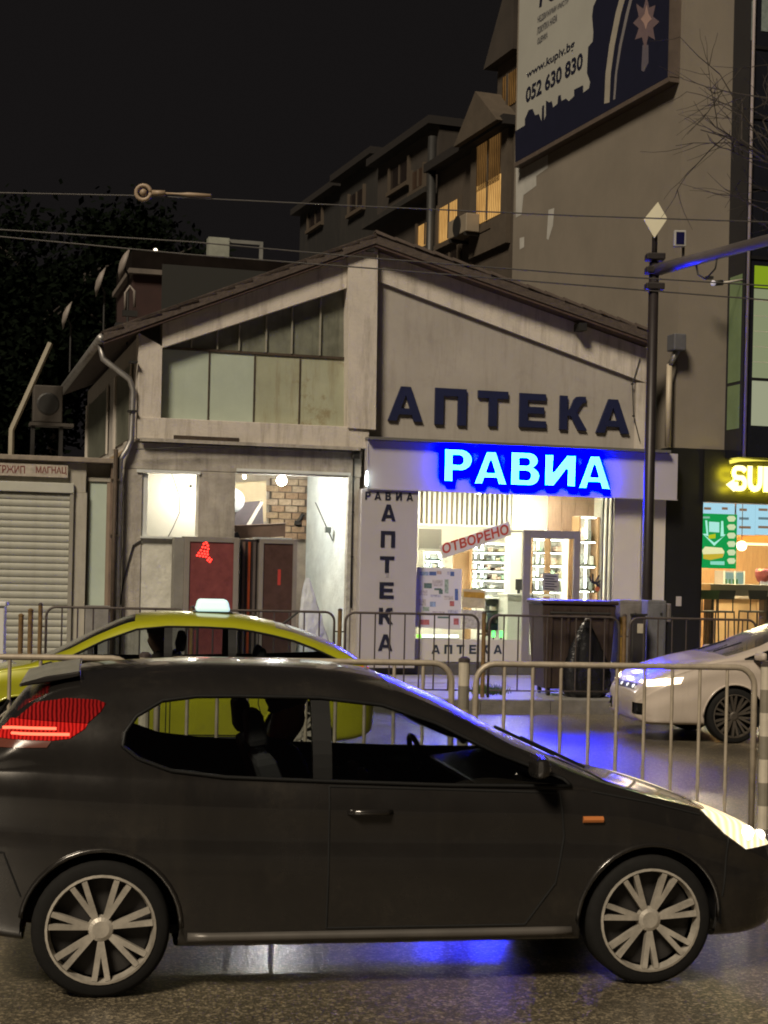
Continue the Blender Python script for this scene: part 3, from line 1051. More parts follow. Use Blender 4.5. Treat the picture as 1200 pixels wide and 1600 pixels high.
for (x0, y0, x1, y1, c) in cells:
    MB().prism(P(F, [(x0, y0), (x1, y0 + .3), (x1, y1 + .3), (x0, y1)]), 0.009, 0.0115).build('leaflet', mat('print_%d' % c, cols[c], 0.6, var=0.5, scale=22), po)
po = thing(F, 'ochre_poster', (A(739, 935), 0.0, Z(739, 951)), 'small ochre-yellow poster right of the large leaflet poster', 'poster')
MB().prism(P(F, [(723, 920), (759, 922), (758, 951), (722, 949)]), 0.012, 0.018).build('sheet', mat('ochre_sheet', (0.48, 0.42, 0.26), 0.6, var=0.2, scale=10), po)
MB().prism(P(F, [(725, 924), (757, 926), (757, 935), (725, 933)]), 0.008, 0.0115).build('print', mat('ochre_print', (0.42, 0.24, 0.03), 0.6, var=0.3, scale=10), po)
po = thing(F, 'grey_leaflet', (A(739, 970), 0.0, Z(739, 984)), 'small grey printed leaflet below the ochre poster', 'poster')
MB().prism(P(F, [(722, 953), (757, 954), (756, 984), (722, 982)]), 0.012, 0.018).build('sheet', mat('grey_sheet', (0.44, 0.42, 0.36), 0.6, var=0.45, scale=16), po)
po = thing(F, 'door_notice', (A(860, 910), -.05, Z(860, 925)), 'grey paper notice with lines of print taped to the shop door', 'notice')
MB().prism(P(F, [(847, 895), (872, 897), (872, 925), (847, 922)]), -0.036, -0.032).build('sheet', mat('notice_sheet', (0.30, 0.29, 0.27), 0.6, var=0.05), po)
for k in range(6):
    MB().prism(P(F, [(850, 899 + 4 * k), (869 - 4 * (k % 2), 900 + 4 * k), (869 - 4 * (k % 2), 901.6 + 4 * k), (850, 900.6 + 4 * k)]), -0.0385, -0.0365).build('print_line', DARKL, po)
# round sticker with dark strokes
st = thing(F, 'round_sticker', (A(928, 915), 0.0, Z(928, 930)), 'round ring-shaped sticker with dark strokes and an orange spot on the glass', 'sticker')
ca, cz = F.at(927, 915, 0.01)
rr_ = 0.125
ring = [(ca + rr_ * math.cos(R(t)), cz + rr_ * math.sin(R(t))) for t in range(150, 361 + 30, 15)]
MB().prism(stroke(ring, 0.028), 0.012, 0.018).build('ring', mat('olive_print', (0.09, 0.08, 0.03), 0.6), st)
for t, l in ((120, .1), (95, .12), (60, .13), (35, .1)):
    p0 = (ca + rr_ * .7 * math.cos(R(t)), cz + rr_ * .7 * math.sin(R(t)))
    p1 = (p0[0] + l * math.cos(R(t)), p0[1] + l * math.sin(R(t)))
    MB().prism(stroke([p0, p1], 0.028), 0.006, 0.011).build('stroke', DARKL, st)
MB().prism(stroke([(ca - .04, cz + .07), (ca + .06, cz + .05), (ca + .12, cz - .05)], 0.05), 0.0115, 0.0118).build('stroke', DARKL, st)
MB().prism([(ca + .08 + .045 * math.cos(R(t)), cz - .06 + .045 * math.sin(R(t))) for t in range(0, 360, 30)], 0.007, 0.0105).build('orange_spot', mat('orange_print', (0.45, 0.12, 0.05), 0.6), st)

# ================================================================== inside the pharmacy
WOOD = mat('shelf_wood', (0.36, 0.22, 0.11), 0.55, var=0.2, scale=5, stretch=(6, 6, 1))
SHELFW = mat('shelf_white', (0.66, 0.66, 0.60), 0.5, var=0.03)
LED = glow('shelf_led', (1.0, 0.97, 0.86), 26)
PRODC = [(0.62, 0.6, 0.52), (0.34, 0.48, 0.34), (0.55, 0.47, 0.32), (0.4, 0.45, 0.48), (0.6, 0.42, 0.34), (0.7, 0.7, 0.66), (0.22, 0.23, 0.2)]
PRODM = [mat('packet_%d' % i, c, 0.5, var=0.25, scale=14) for i, c in enumerate(PRODC)]


def cabinet(name, label, x0, y0, x1, y1, b, depth, n, side_leds, wood):
    a0, a1, z0, z1 = prect(F, x0, y0, x1, y1, b)
    t = thing(F, name, ((a0 + a1) / 2, b, PAVE + .22), label, 'shelf')
    MB().box(a0, a1, b + depth - .03, b + depth, z0, z1).build('back_board', SHELFW, t)
    for s_ in (a0 - .04, a1 + .003):
        MB().box(s_, s_ + .037, b, b + depth, PAVE + .22, z1).build('side_board', WOOD if wood else SHELFW, t)
    MB().box(a0, a1, b, b + depth, PAVE + .22, z0 - .003).build('base_cupboard', SHELFW, t)
    h = (z1 - z0) / n
    for i in range(n + 1):
        zz = z0 + h * i
        MB().box(a0, a1, b + .02, b + depth - .033, zz - .012, zz + .01).build('shelf_board', pane('shelf_glass', (.75, .9, .82), .06) if i not in (0, n) else SHELFW, t)
    for q in side_leds:
        al_ = a0 + (a1 - a0) * q
        for i in range(n):
            zz = z0 + h * i
            MB().tube([(al_, b - .03, zz + .05), (al_, b - .03, zz + h - .05)], 0.016, 6).build('led_and_fill_strip', LED, t)
    for i in range(n if side_leds else 0):  # extra strips under the shelves, added to brighten the packets
        zz = z0 + h * (i + 1) - .03
        MB().box(a0 + .03, a1 - .03, b + .03, b + .045, zz, zz + .012).build('led_and_fill_strip', LED, t)
    for ci in range(len(PRODM)):
        mb = MB()
        rnd = random.Random(hash((x0, y0)) % 1000)
        for i in range(n):
            zz = z0 + h * i + .012
            a = a0 + .02
            while a < a1 - .06:
                w__, hh_ = rnd.uniform(.04, .11), rnd.uniform(.3, .7) * h * .8
                if a + w__ < a1 - .01 and rnd.random() < .72 and rnd.randrange(len(PRODM)) == ci:
                    mb.box(a, a + w__, b + .06 + random.uniform(0, .05), b + depth - .06, zz, zz + hh_)
                a += w__ + rnd.uniform(.005, .03)
        if mb.v:
            o = mb.build('packets', PRODM[ci], t)
            o['kind'] = 'stuff'
    return t


random.seed(21)
cabinet('lit_shelf', 'brightly lit product shelf below the open banner inside the pharmacy', 738, 848, 801, 935, 3.2, .4, 6, (.06, .22, .93), True)
cabinet('lit_shelf', 'lit glass-shelved cabinet at the right end of the pharmacy window', 906, 807, 932, 1000, 1.5, .35, 5, (.28,), True)
cabinet('lit_shelf', 'lit product shelf seen through the pharmacy door glass', 832, 842, 888, 945, 3.4, .4, 5, (.12, .42), True)
cabinet('lit_shelf', 'small lit cabinet under the grey screen left in the pharmacy', 664, 862, 690, 888, 3.4, .3, 2, (.15, .85), False)
# slatted bulkhead
sb = thing(F, 'slatted_bulkhead', (A(727, 800, 2.3), 2.3, Z(727, 822, 2.3)), 'band of upright white slats over a brown board near the shop ceiling', 'bulkhead')
s0, s1, sz0, sz1 = prect(F, 652, 764, 801, 820, 2.3)
MB().box(s0 - .05, s1, 2.36, 2.42, sz0, sz1).build('backing_board', mat('slat_backing_brown', (0.24, 0.17, 0.10), 0.8, var=0.1), sb)  # brown board showing in the gaps between the slats
MB().box(s0 - .05, s1, 2.26, 2.355, sz0 - .03, sz0 + .0).build('bottom_rail', SHELFW, sb)
sm_ = MB().box(-.022, .022, 0, .06, 0, sz1 - sz0 - .004).mesh('slat')
sm_.materials.append(SHELFW)
bb = BASE[sb.name]
for i in range(19):
    a = s0 + (s1 - s0) * (i + .35) / 19
    inst(sm_, 'slat', sb, (a - bb[0], 2.29 - bb[1], sz0 + .003 - bb[2]))
# white column, wood header
cl = thing(F, 'white_column', (A(808, 900, 2.2), 2.2, PAVE + .22), 'plain white column and bulkhead between the slats and the door', 'column')
a0, a1, z0, z1 = prect(F, 801, 766, 856, 829, 2.2)
MB().box(a0, a1, 2.2, 2.6, z0, z1 + .3).build('bulkhead', PW, cl)
a0, a1, _, _ = prect(F, 800, 830, 816, 900, 2.2)
MB().box(a0, a1, 2.25, 2.6, PAVE + .22, z0 - .003).build('shaft', PW, cl)
wh = thing(F, 'wood_header', (A(898, 800, 1.9), 1.9, Z(898, 838, 1.9)), 'brown wooden header panel above the pharmacy door', 'panel')
a0, a1, z0, z1 = prect(F, 857, 776, 939, 840, 1.9)
for k in range(4):
    w__ = (a1 - a0) / 4
    MB().box(a0 + k * w__ + .004, a0 + (k + 1) * w__ - .004, 1.9, 1.95, z0, z1 + .25).build('board', mat('header_wood', (0.34, 0.22, 0.15), 0.6, var=0.2, scale=6, stretch=(5, 5, 1)), wh)
lsig = MB()
for (x0, y0, x1, y1, b, nm, lb, mm) in (
        (655, 826, 690, 860, 3.0, 'wall_screen', 'grey wall screen at the left end of the pharmacy', mat('screen_grey', (0.30, 0.29, 0.27), 0.5, var=0.05)),
        (708, 863, 736, 935, 3.3, 'wood_partition', 'brown upright wood panel left of the lit shelf', WOOD),
        (851, 832, 860, 950, 2.2, 'wood_post', 'thin brown wood post behind the left of the door glass', WOOD),
        (888, 840, 896, 1000, 1.7, 'wood_post', 'thin brown wood post behind the right of the door glass', WOOD)):
    a0, a1, z0, z1 = prect(F, x0, y0, x1, y1, b)
    t = thing(F, nm, ((a0 + a1) / 2, b, z0), lb, nm.split('_')[1])
    MB().box(a0, a1, b, b + .05, z0, z1).build('board', mm, t, bevel=0.004)
    MB().box(a0 + .01, a1 - .01, b - .012, b - .002, z0 + .01, z0 + .03).build('trim', SHELFW, t)
# counter with green lit front, till monitor
ct = thing(F, 'sales_counter', (A(815, 960, 1.6), 1.6, PAVE + .22), 'white sales counter with a green glowing front behind the door', 'counter')
a0, a1, z0, z1 = prect(F, 792, 931, 842, 1040, 1.6)
MB().box(a0, a1, 1.6, 2.1, PAVE + .22, z1).build('body', mat('counter_white', (0.6, 0.62, 0.56), 0.4, var=0.03), ct, bevel=0.01)
a2 = F.at(856, 990, 1.6)[0]
MB().box(a1 + .003, a2, 1.62, 2.1, PAVE + .22, F.at(850, 952, 1.6)[1]).build('green_front', mat('green_acrylic', (0.16, 0.55, 0.15), 0.4, emit=(0.15, 0.8, 0.12), estr=0.35, var=0), ct)
MB().box(a0 - .02, a2 + .02, 1.57, 2.13, z1 + .002, z1 + .035).build('worktop', SHELFW, ct)
MB().tube([(a1 + .05, 1.59, PAVE + .55), (a1 + .05, 1.59, PAVE + .72)], .02, 8).build('green_lamp', glow('green_lamp', (0.1, 1.0, 0.15), 4), ct)
mo = thing(F, 'till_monitor', (A(812, 925, 1.75), 1.75, z1 + .035), 'small dark till monitor on the white counter', 'monitor')
a0, a1, q0, q1 = prect(F, 806, 905, 816, 922, 1.75)
MB().box(a0, a1 + .1, 1.75, 1.78, q0, q1).build('screen', DARKM, mo, bevel=.004)
MB().box((a0 + a1) / 2 - .02, (a0 + a1) / 2 + .03, 1.76, 1.79, z1 + .036, q0).build('stand', DARKM, mo)
# glass display island with green lamps in the middle of the window
cabinet('display_case', 'low glass display case with packets behind the small posters', 758, 935, 791, 995, 2.0, .4, 3, (), False)
gl_ = thing(F, 'green_lamp_pair', (A(778, 992, 1.5), 1.5, PAVE + .22), 'pair of small green lamps low in the shop window', 'lamp')
for x in (771, 783):
    a, z = F.at(x, 991, 1.5)
    MB().tube([(a, 1.5, PAVE + .22), (a, 1.5, z - .05)], .012, 6).build('stem', DARKM, gl_)
    MB().tube([(a, 1.5, z - .05), (a, 1.5, z + .06)], .03, 8).build('lamp_head', glow('green_lamp', (0.1, 1.0, 0.15), 4), gl_)
tb = thing(F, 'tube_light', (A(680, 994, .1), .1, Z(680, 999)), 'white fluorescent tube with a green end lying along the window foot', 'lamp')
a0, a1 = F.at(650, 993, .1)[0] + .1, F.at(716, 993, .1)[0]
z0 = F.at(683, 994, .1)[1]
MB().tube([(a0, .1, z0), (a1, .1, z0)], .028, 10).build('tube', glow('tube_white', (1, .98, .84), 2.6), tb, smooth=True)
MB().tube([(a0 - .09, .1, z0), (a0 - .002, .1, z0)], .03, 10).build('green_end', glow('tube_green', (.35, 1, .1), 1.2), tb)
MB().box(a0, a1, .08, .12, z0 - .06, z0 - .03).build('batten', SHELFW, tb)
# ceiling light panels of the shop (lamps of the place)
for i, (a, b) in enumerate(((ap0 + 1.0, 1.2), (ap0 + 2.6, 1.2), (ap0 + 1.0, 3.0), (ap0 + 2.6, 3.0))):
    t = thing(F, 'ceiling_light', (a, b, zpc + .2), ['square ceiling light at the front left of the pharmacy', 'square ceiling light at the front right of the pharmacy', 'square ceiling light at the back left of the pharmacy', 'square ceiling light at the back right of the pharmacy'][i], 'lamp', 'pharmacy ceiling lights')
    MB().box(a - .32, a + .32, b - .32, b + .32, zpc + .215, zpc + .247).build('frame', SHELFW, t)
    MB().box(a - .29, a + .29, b - .29, b + .29, zpc + .205, zpc + .214).build('diffuser', glow('shop_ceiling_glow', (1.0, 0.96, 0.79), 92), t)

# ================================================================== things in the gutted shop
GLB = glow('bare_bulb', (1.0, 0.985, 0.90), 520)


def bulb(x, y, b, r, name, label, m_, ztop):
    a, z = F.at(x, y, b)
    t = thing(F, name, (a, b, z - r), label, 'lamp', 'bare bulbs in the gutted shop')
    MB().ball((a, b, z), r, 14, 10).build('glass_bulb', m_, t, smooth=True)
    MB().tube([(a, b, z + r * .9), (a, b, z + r + .06)], r * .4, 8).build('socket', DARKM, t)
    MB().tube([(a, b, z + r + .06), (a + .02, b, (z + ztop) / 2), (a, b, ztop)], .006, 6).build('flex', DARKM, t)
    return t


bulb(440, 751, .75, .085, 'bare_bulb', 'big glaring bare bulb in the wide opening', GLB, zc)
bulb(298, 769, .8, .06, 'bare_bulb', 'smaller bare bulb at the right edge of the small window', glow('bare_bulb_small', (1.0, .96, .82), 280), zc)
bulb(382, 745, 1.4, .03, 'bare_bulb', 'tiny bulb at the far left of the wide opening', glow('bare_bulb_tiny', (1.0, .9, .65), 250), zc)
# loose wires
wr = thing(F, 'loose_wire', (A(275, 820, .5), .5, Z(275, 840, .5)), 'black wire dangling across the small window', 'wire')
MB().tube([(*F.at(266, 735, .5)[:1], .5, F.at(266, 735, .5)[1])] + [(F.at(x, y, .5)[0], .5, F.at(x, y, .5)[1]) for (x, y) in ((272, 750), (280, 775), (281, 800), (270, 825), (262, 840))], .007, 6).build('wire', DARKM, wr)
wr = thing(F, 'loose_wire', (A(195, 905, -.05), -.05, Z(195, 945)), 'black wire trailing down the outside of the left pier', 'wire')
MB().tube([(F.at(x, y, -.02)[0], -.02, F.at(x, y, -.02)[1]) for (x, y) in ((222, 843), (208, 852), (200, 880), (192, 915), (188, 945))], .012, 6).build('wire', DARKM, wr)
wr = thing(F, 'switch_box', (A(512, 830, 1.0), 1.0, Z(512, 836, 1.0)), 'junction box with crossed wires on the bright plaster wall', 'switch')
q = lambda x, y, b: (F.at(x, y, b)[0], b, F.at(x, y, b)[1])

SB = .95
pw = lambda x, y: q(x, y, SB)
c_ = pw(512, 828)
MB().box(c_[0] - .05, c_[0] + .05, SB - .05, SB + .02, c_[2] - .05, c_[2] + .05).build('box', mat('switch_grey', (.14, .16, .15), .6), wr, bevel=.006)
MB().tube([pw(493, 785), pw(504, 810), c_, pw(520, 845)], .010, 6).build('wire', DARKM, wr)
# boards, sheets and tools in the back of the room
for nm, lb, pts, b, mm in (
        ('leaning_board', 'brown board lying across the top of the cabinets', [(358, 822), (446, 818), (446, 838), (358, 842)], .42, mat('brown_board', (.13, .085, .065), .7, var=.3)),
        ('dark_sheet', 'dark sheet slung in the back corner of the gutted shop', [(368, 800), (380, 785), (410, 782), (412, 822), (366, 822)], 1.9, mat('dark_sheet', (.07, .06, .07), .8, var=.4)),
        ('light_door', 'cream door leaf standing behind the dark sheet', [(367, 755), (416, 752), (416, 815), (367, 818)], 2.6, mat('cream_door', (.55, .46, .3), .7, var=.15)),
        ('white_plank', 'pale plank leaning diagonally over the dark sheet', [(384, 822), (391, 822), (412, 785), (407, 783)], 1.8, mat('pale_plank', (.5, .47, .42), .7, var=.2)),
        ('grey_tarp', 'black crumpled tarp on top of the red cabinet', [(346, 842), (350, 835), (372, 831), (376, 842)], .3, mat('black_tarp', (.02, .02, .03), .4, var=.3, bump=.6, bscale=12))):
    o_ = P(F, pts, b)
    t = thing(F, nm, (sum(p[0] for p in o_) / len(o_), b, min(p[1] for p in o_)), lb, nm.split('_')[1])
    MB().prism(o_, b, b + .05).build('board' if 'board' in nm or 'plank' in nm or 'door' in nm else 'sheet', mm, t, bevel=.004)
    e0, e1 = o_[0], o_[1]
    MB().tube([(e0[0], b - .008, e0[1]), (e1[0], b - .008, e1[1])], .012, 6).build('edge', mm, t)
hb = thing(F, 'hand_tool', (A(465, 818, RB - .3), RB - .2, Z(465, 822, RB - .2)), 'dark tool hanging on the bare brick wall', 'tool')
c_ = q(466, 815, RB - .16)
MB().tube([c_, (c_[0] + .09, c_[1], c_[2] + .14)], .035, 8).build('handle', DARKM, hb)
MB().box(c_[0] - .07, c_[0] + .05, c_[1] - .03, c_[1] + .02, c_[2] - .06, c_[2] + .02).build('head', DARKM, hb)
# round mirror edge at far left
rm_ = thing(F, 'round_dish', (A(370, 800, 1.2), 1.2, Z(370, 802, 1.2)), 'pale round dish half hidden behind the middle pier', 'dish')
c_ = q(364, 782, 1.2)
MB().lathe([(.02, -.02), (.2, 0), (.21, .02), (.02, .01)], 24, c_, 'y').build('plate', mat('dish_pale', (.4, .42, .44), .4), rm_, smooth=True)
MB().tube([(c_[0], 1.21, c_[2]), (c_[0], 1.35, c_[2] - .02)], .03, 8).build('stem', DARKM, rm_)

# aluminium-framed door cabinets before the shop
REDG = mat('dark_red_glass', (0.19, 0.055, 0.055), 0.25, var=0.25, scale=6)
BRNG = mat('brown_glass', (0.075, 0.042, 0.036), 0.2, var=0.25, scale=6)
ALUF = mat('alu_frame', (0.30, 0.27, 0.24), 0.45, metal=0.35, var=0.1)


def framed(name, label, x0, y0, x1, b, depth, glass, fw, cat):
    a0, a1, _, z1 = prect(F, x0, y0, x1, 1000, b)
    z1 = F.at((x0 + x1) / 2, y0, b)[1]
    t = thing(F, name, ((a0 + a1) / 2, b, PAVE), label, cat)
    MB().box(a0, a1, b + .03, b + depth, PAVE + .05, z1).build('body', mat('cabinet_side', (.16, .14, .125), .6, var=.2), t)
    for (p, r_) in ((a0, a0 + fw), (a1 - fw, a1)):
        MB().box(p, r_, b - .02, b + .028, PAVE + .05, z1).build('frame_upright', ALUF, t, bevel=.004)
    for (p, r_) in ((PAVE + .05, PAVE + .2), (z1 - fw, z1)):
        MB().box(a0 + fw + .001, a1 - fw - .001, b - .018, b + .028, p, r_).build('frame_rail', ALUF, t, bevel=.004)
    MB().box(a0 + fw + .002, a1 - fw - .002, b, b + .026, PAVE + .202, z1 - fw - .002).build('glass_panel', glass, t)
    return t, a0, a1, z1


fc, a0, a1, z1 = framed('red_glass_cabinet', 'aluminium-framed cabinet with dark red glass and a red dot-matrix sign', 287, 839, 372, -.35, .33, REDG, .085, 'cabinet')
MB().box(a0 - .16, a0 - .003, -.32, -.02, PAVE, z1 - .02).build('side_post', mat('grey_post', (.2, .19, .17), .7, var=.2), fc)
# red dot-matrix mark
a4, z4 = F.at(302, 877, -.36)
s4 = 30 / 92.
dots = [(.60, 1.0), (.66, .92), (.52, .88), (.72, .80), (.46, .72), (.60, .70), (.74, .64), (.38, .56), (.55, .52), (.70, .5), (.28, .42), (.44, .40), (.58, .38), (.72, .36), (.2, .3), (.34, .28), (.5, .26), (.64, .24), (.8, .18), (.74, .08), (.9, .1), (.84, 0)]
for k, (u, v) in enumerate(dots):
    MB().ball((a4 + u * s4, -.352, z4 + v * s4), .017, 8, 6).build('red_dot', glow('red_dot', (1.0, .03, .02), 5.5), fc)
fc2, a0, a1, z1 = framed('brown_glass_cabinet', 'second cabinet with dark brown glass beside the bright plaster wall', 404, 843, 463, -.22, .5, BRNG, .07, 'cabinet')
MB().box(a0 - .30, a0 - .003, -.1, .25, PAVE + .05, z1 - .01).build('gap_panel', mat('dark_side', (.03, .025, .025), .35, var=.2), fc2)  # dark box put in for the dark gap between the cabinets
for k, c in enumerate(((.14, .09, .07), (.32, .06, .02), (.1, .08, .075))):
    MB().box(a0 - .26 + k * .09, a0 - .22 + k * .09, -.125, -.102, PAVE + .1, z1 - .05).build('side_strip', mat('strip_%d' % k, c, .35, var=.2), fc2)
MB().box(a0 - .05, a1 - .1, -.24, .1, z1 + .002, z1 + .03).build('corrugated_top', mat('pale_top', (.42, .45, .45), .4, var=.4, scale=25, stretch=(6, 1, 1)), fc2)
rl = MB()
a, z = F.at(436, 902, -.235)
rl.box(a - .02, a + .03, -.224, -.2205, z - .13, z + .13).build('red_reflector', mat('red_reflector', (.45, .05, .04), .4), fc2)
# white plastic sheet heap
random.seed(3)
wt = MB()
N, M = 16, 14
ca, _ = F.at(490, 960, -.1)
zt = Z(486, 905, -.1)
for i in range(M + 1):
    v = i / M
    rad = .30 * (1 - v) ** .8 + .03
    for j in range(N):
        t = 2 * math.pi * j / N
        r_ = rad * (1 + .22 * math.sin(3 * t + 5 * v) + random.uniform(-.1, .1))
        wt.v.append((ca + r_ * math.cos(t) - .12 * v, -.12 + .55 * r_ * math.sin(t), PAVE + .02 + v * (zt - PAVE)))
for i in range(M):
    for j in range(N):
        wt.f.append((i * N + j, i * N + (j + 1) % N, (i + 1) * N + (j + 1) % N, (i + 1) * N + j))
wt.f.append(tuple(M * N + j for j in range(N)))
wt.f.append(tuple(reversed(range(N))))
wt.top(F, 'plastic_sheet', mat('white_plastic', (.55, .58, .62), .35, var=.2, scale=6, bump=.6, bscale=12), (ca, -.12, PAVE), 'crumpled white plastic sheet heaped at the foot of the plaster wall', 'sheet')

# ================================================================== kiosk with roller shutter
KB = -0.06
KW = mat('kiosk_cream', (0.40, 0.375, 0.315), 0.7, var=0.14, scale=3, streak=0.5, streak_col=(.17, .14, .10))
SLAT = mat('shutter_slat', (0.44, 0.44, 0.38), 0.5, metal=0.15, var=0.12, scale=4, streak=0.25, streak_col=(.2, .17, .13))
ks = thing(F, 'shutter_kiosk', (A(60, 960, KB), KB, PAVE), 'low cream kiosk with closed grey roller shutter', 'kiosk')
k0, k1 = A(-120, 800, KB), A(174, 800, KB)
kz1, kzl = Z(80, 718, KB), Z(80, 768, KB)
sx0, sx1 = A(-110, 860, KB), A(112, 860, KB)
MB().box(k0 - .2, k1 + .02, KB - .12, 2.6, kz1 - .03, kz1 + .05).build('flat_roof', mat('kiosk_roof_edge', (.25, .21, .17), .8, var=.3, scale=6), ks, bevel=.01)
MB().box(k0, A(134, 760, KB), KB, KB + .2, kzl, kz1 - .033).build('lintel', KW, ks)
sh = MB().box(k0 + .01, sx1 + .01, KB - .07, KB - .003, kzl - .02, kzl + .14).build('shutter_box', mat('shutter_box', (.48, .48, .42), .5, var=.1, scale=3), ks, bevel=.01)
MB().box(sx1 + .012, A(134, 860, KB), KB, KB + .2, PAVE, kzl - .003).build('pier', KW, ks)
MB().box(sx1 - .05, sx1 + .01, KB - .05, KB - .004, PAVE, kzl - .022).build('guide_rail', mat('guide_rail', (.36, .34, .29), .5, metal=.3, var=.1), ks)
# shutter slats
shz = kzl - .03
nsl = int((shz - PAVE) / .113)
prof = []
for q_ in range(7):
    t = q_ / 6
    prof.append((-.018 * math.sin(math.pi * t) ** .7 - .004, t * .109))
vs_, fs_ = [], []
W_ = sx1 - .052 - k0
for a in (0, W_):
    for (b, z) in prof:
        vs_.append((a, b, z))
    for (b, z) in prof:
        vs_.append((a, .006, z))
for q_ in range(6):
    fs_ += [(q_, q_ + 14, q_ + 15, q_ + 1), (q_ + 7, q_ + 8, q_ + 22, q_ + 21)]
    fs_ += [(q_, q_ + 1, q_ + 8, q_ + 7), (q_ + 14, q_ + 21, q_ + 22, q_ + 15)]
fs_ += [(0, 7, 21, 14), (6, 20, 27, 13)]
sme = MB().add(vs_, fs_).mesh('slat')
sme.materials.append(SLAT)
kb_ = BASE[ks.name]
shp = MB().box(k0, sx1 - .052, KB + .03, KB + .05, PAVE, shz).build('roller_shutter', mat('shutter_backing', (.1, .1, .09), .8), ks)  # dark backing sheet behind the slats
for i in range(nsl):
    inst(sme, 'slat', shp, (k0 - kb_[0], KB - .0 - kb_[1] + random.uniform(-.002, .002), shz - .113 * (i + 1) - kb_[2]))
# red lettering on the lintel
MB().box(k0 + .02, A(106, 735, KB - .07), KB - .0725, KB - .0705, Z(50, 744.5, KB - .07), Z(50, 725, KB - .07)).build('sign_strip', mat('sign_strip', (.42, .37, .31), .6, var=.3, scale=12), ks)
for txt, q_ in (('АТРЖИП', [(-14, 738), (39, 740), (39, 728), (-14, 726)]), ('МАГНАЦ', [(56, 741.5), (104, 742.5), (104, 729.5), (56, 728.5)])):
    w_ = MB()
    word(w_, F, txt, q_, KB - .074, .02)
    w_.build('word', mat('maroon_letter', (.16, .035, .03), .6), ks)
# side door recess with pale glass
MB().box(A(134, 850, KB) + .003, k1, KB + .19, KB + .25, PAVE, kz1 - .033).build('recess_wall', KW, ks)
kd = MB().box(A(138, 850, KB + .1), A(165, 850, KB + .1), KB + .10, KB + .13, Z(150, 948, KB), Z(150, 752, KB)).build('side_door', mat('pale_green_glass', (.48, .56, .48), .4, var=.08, scale=2), ks)
MB().box(A(134, 850, KB + .1) + .01, A(138, 850, KB + .1) - .002, KB + .08, KB + .16, PAVE, Z(150, 752, KB)).build('frame', mat('door_dark_frame', (.10, .085, .05), .6), kd)
MB().box(A(165, 850, KB + .1) + .002, A(172, 850, KB + .1), KB + .08, KB + .16, PAVE, Z(150, 750, KB)).build('frame', mat('door_brown_frame', (.26, .2, .15), .7, var=.2), kd)
MB().box(A(138, 850, KB + .1) - .04, A(172, 850, KB + .1), KB + .07, KB + .16, Z(150, 752, KB) + .002, Z(150, 746, KB)).build('frame', KW, kd)
MB().box(A(135, 850), k1 + .04, KB - .12, KB + .1, PAVE, Z(150, 946, KB)).build('step', CONC, ks)
MB().box(k1 - .02, k1 + .01, KB - .05, 1.0, PAVE, kz1 - .034).build('side_wall', mat('kiosk_brown_edge', (.17, .12, .09), .8, var=.3), ks)
# rust pipe beside the kiosk
rp = thing(F, 'rusty_pipe', (A(178, 900, -.14), -.14, PAVE), 'rusty conduit rising between the kiosk and the concrete pier', 'pipe')
a = A(178, 850, -.2)
MB().tube([(a, -.2, PAVE), (a, -.2, kz1 + .2)], .035, 8).build('conduit', STEEL, rp, smooth=True)
for zz in (1.2, 2.4, 3.3):
    MB().box(a - .06, a + .06, -.21, -.12, zz, zz + .03).build('bracket', STEEL, rp)
# white box standing at the left edge, in front of the shutter
wbx = thing(RD, 'white_cabinet', RD.loc(on_z(-5, 1076, PAVE)), 'white street cabinet cut by the left edge of the picture', 'cabinet')
bs = BASE[wbx.name]
MB().box(bs[0] - .5, bs[0] + .08, bs[1], bs[1] + .35, PAVE + .05, PAVE + 1.15).build('body', mat('cabinet_white', (.6, .6, .58), .5, var=.06), wbx, bevel=.01)
MB().box(bs[0] - .53, bs[0] + .11, bs[1] - .03, bs[1] + .38, PAVE + 1.152, PAVE + 1.22).build('lid', mat('cabinet_white', (.6, .6, .58), .5), wbx, bevel=.02)
MB().box(bs[0] - .48, bs[0] + .06, bs[1] + .02, bs[1] + .33, PAVE + .018, PAVE + .049).build('foot', DARKM, wbx)
# ================================================================== tall building on the right
TW = mat('beige_render', (0.195, 0.168, 0.135), 0.9, var=0.12, scale=0.8, bump=0.15, bscale=40, streak=0.25, streak_col=(.16, .14, .115))
BLK = mat('black_cladding', (0.012, 0.012, 0.013), 0.35, var=0.2)
GLD = mat('dark_glazing', (0.012, 0.013, 0.018), 0.08, var=0.1)
TB = 0.1                       # front plane in the facade frame
at0 = A(1055, 700, TB)
at1 = A(1137, 600, TB)
zt0 = Z(1090, 701, TB)
TH = 19.0
tb = thing(F, 'apartment_tower', (at0, TB, PAVE), 'tall beige building with a bare side wall carrying a billboard', 'building')
swl = abs(S.at(803, 300)[0])
# footprint in the facade frame: corner, along the front, back along the side wall
cs = F.loc(S.w(-swl, 0, 0))
MBt = MB()
foot = [(at0, TB), (at0 + 14, TB), (at0 + 14, TB + 9), (cs[0], cs[1])]
n = len(foot)
MBt.add([(x, y, zt0) for x, y in foot] + [(x, y, TH) for x, y in foot], [(3, 2, 1, 0), (4, 5, 6, 7), (0, 1, 5, 4), (1, 2, 6, 5), (2, 3, 7, 6), (3, 0, 4, 7)])
MBt.build('wall', TW, tb)
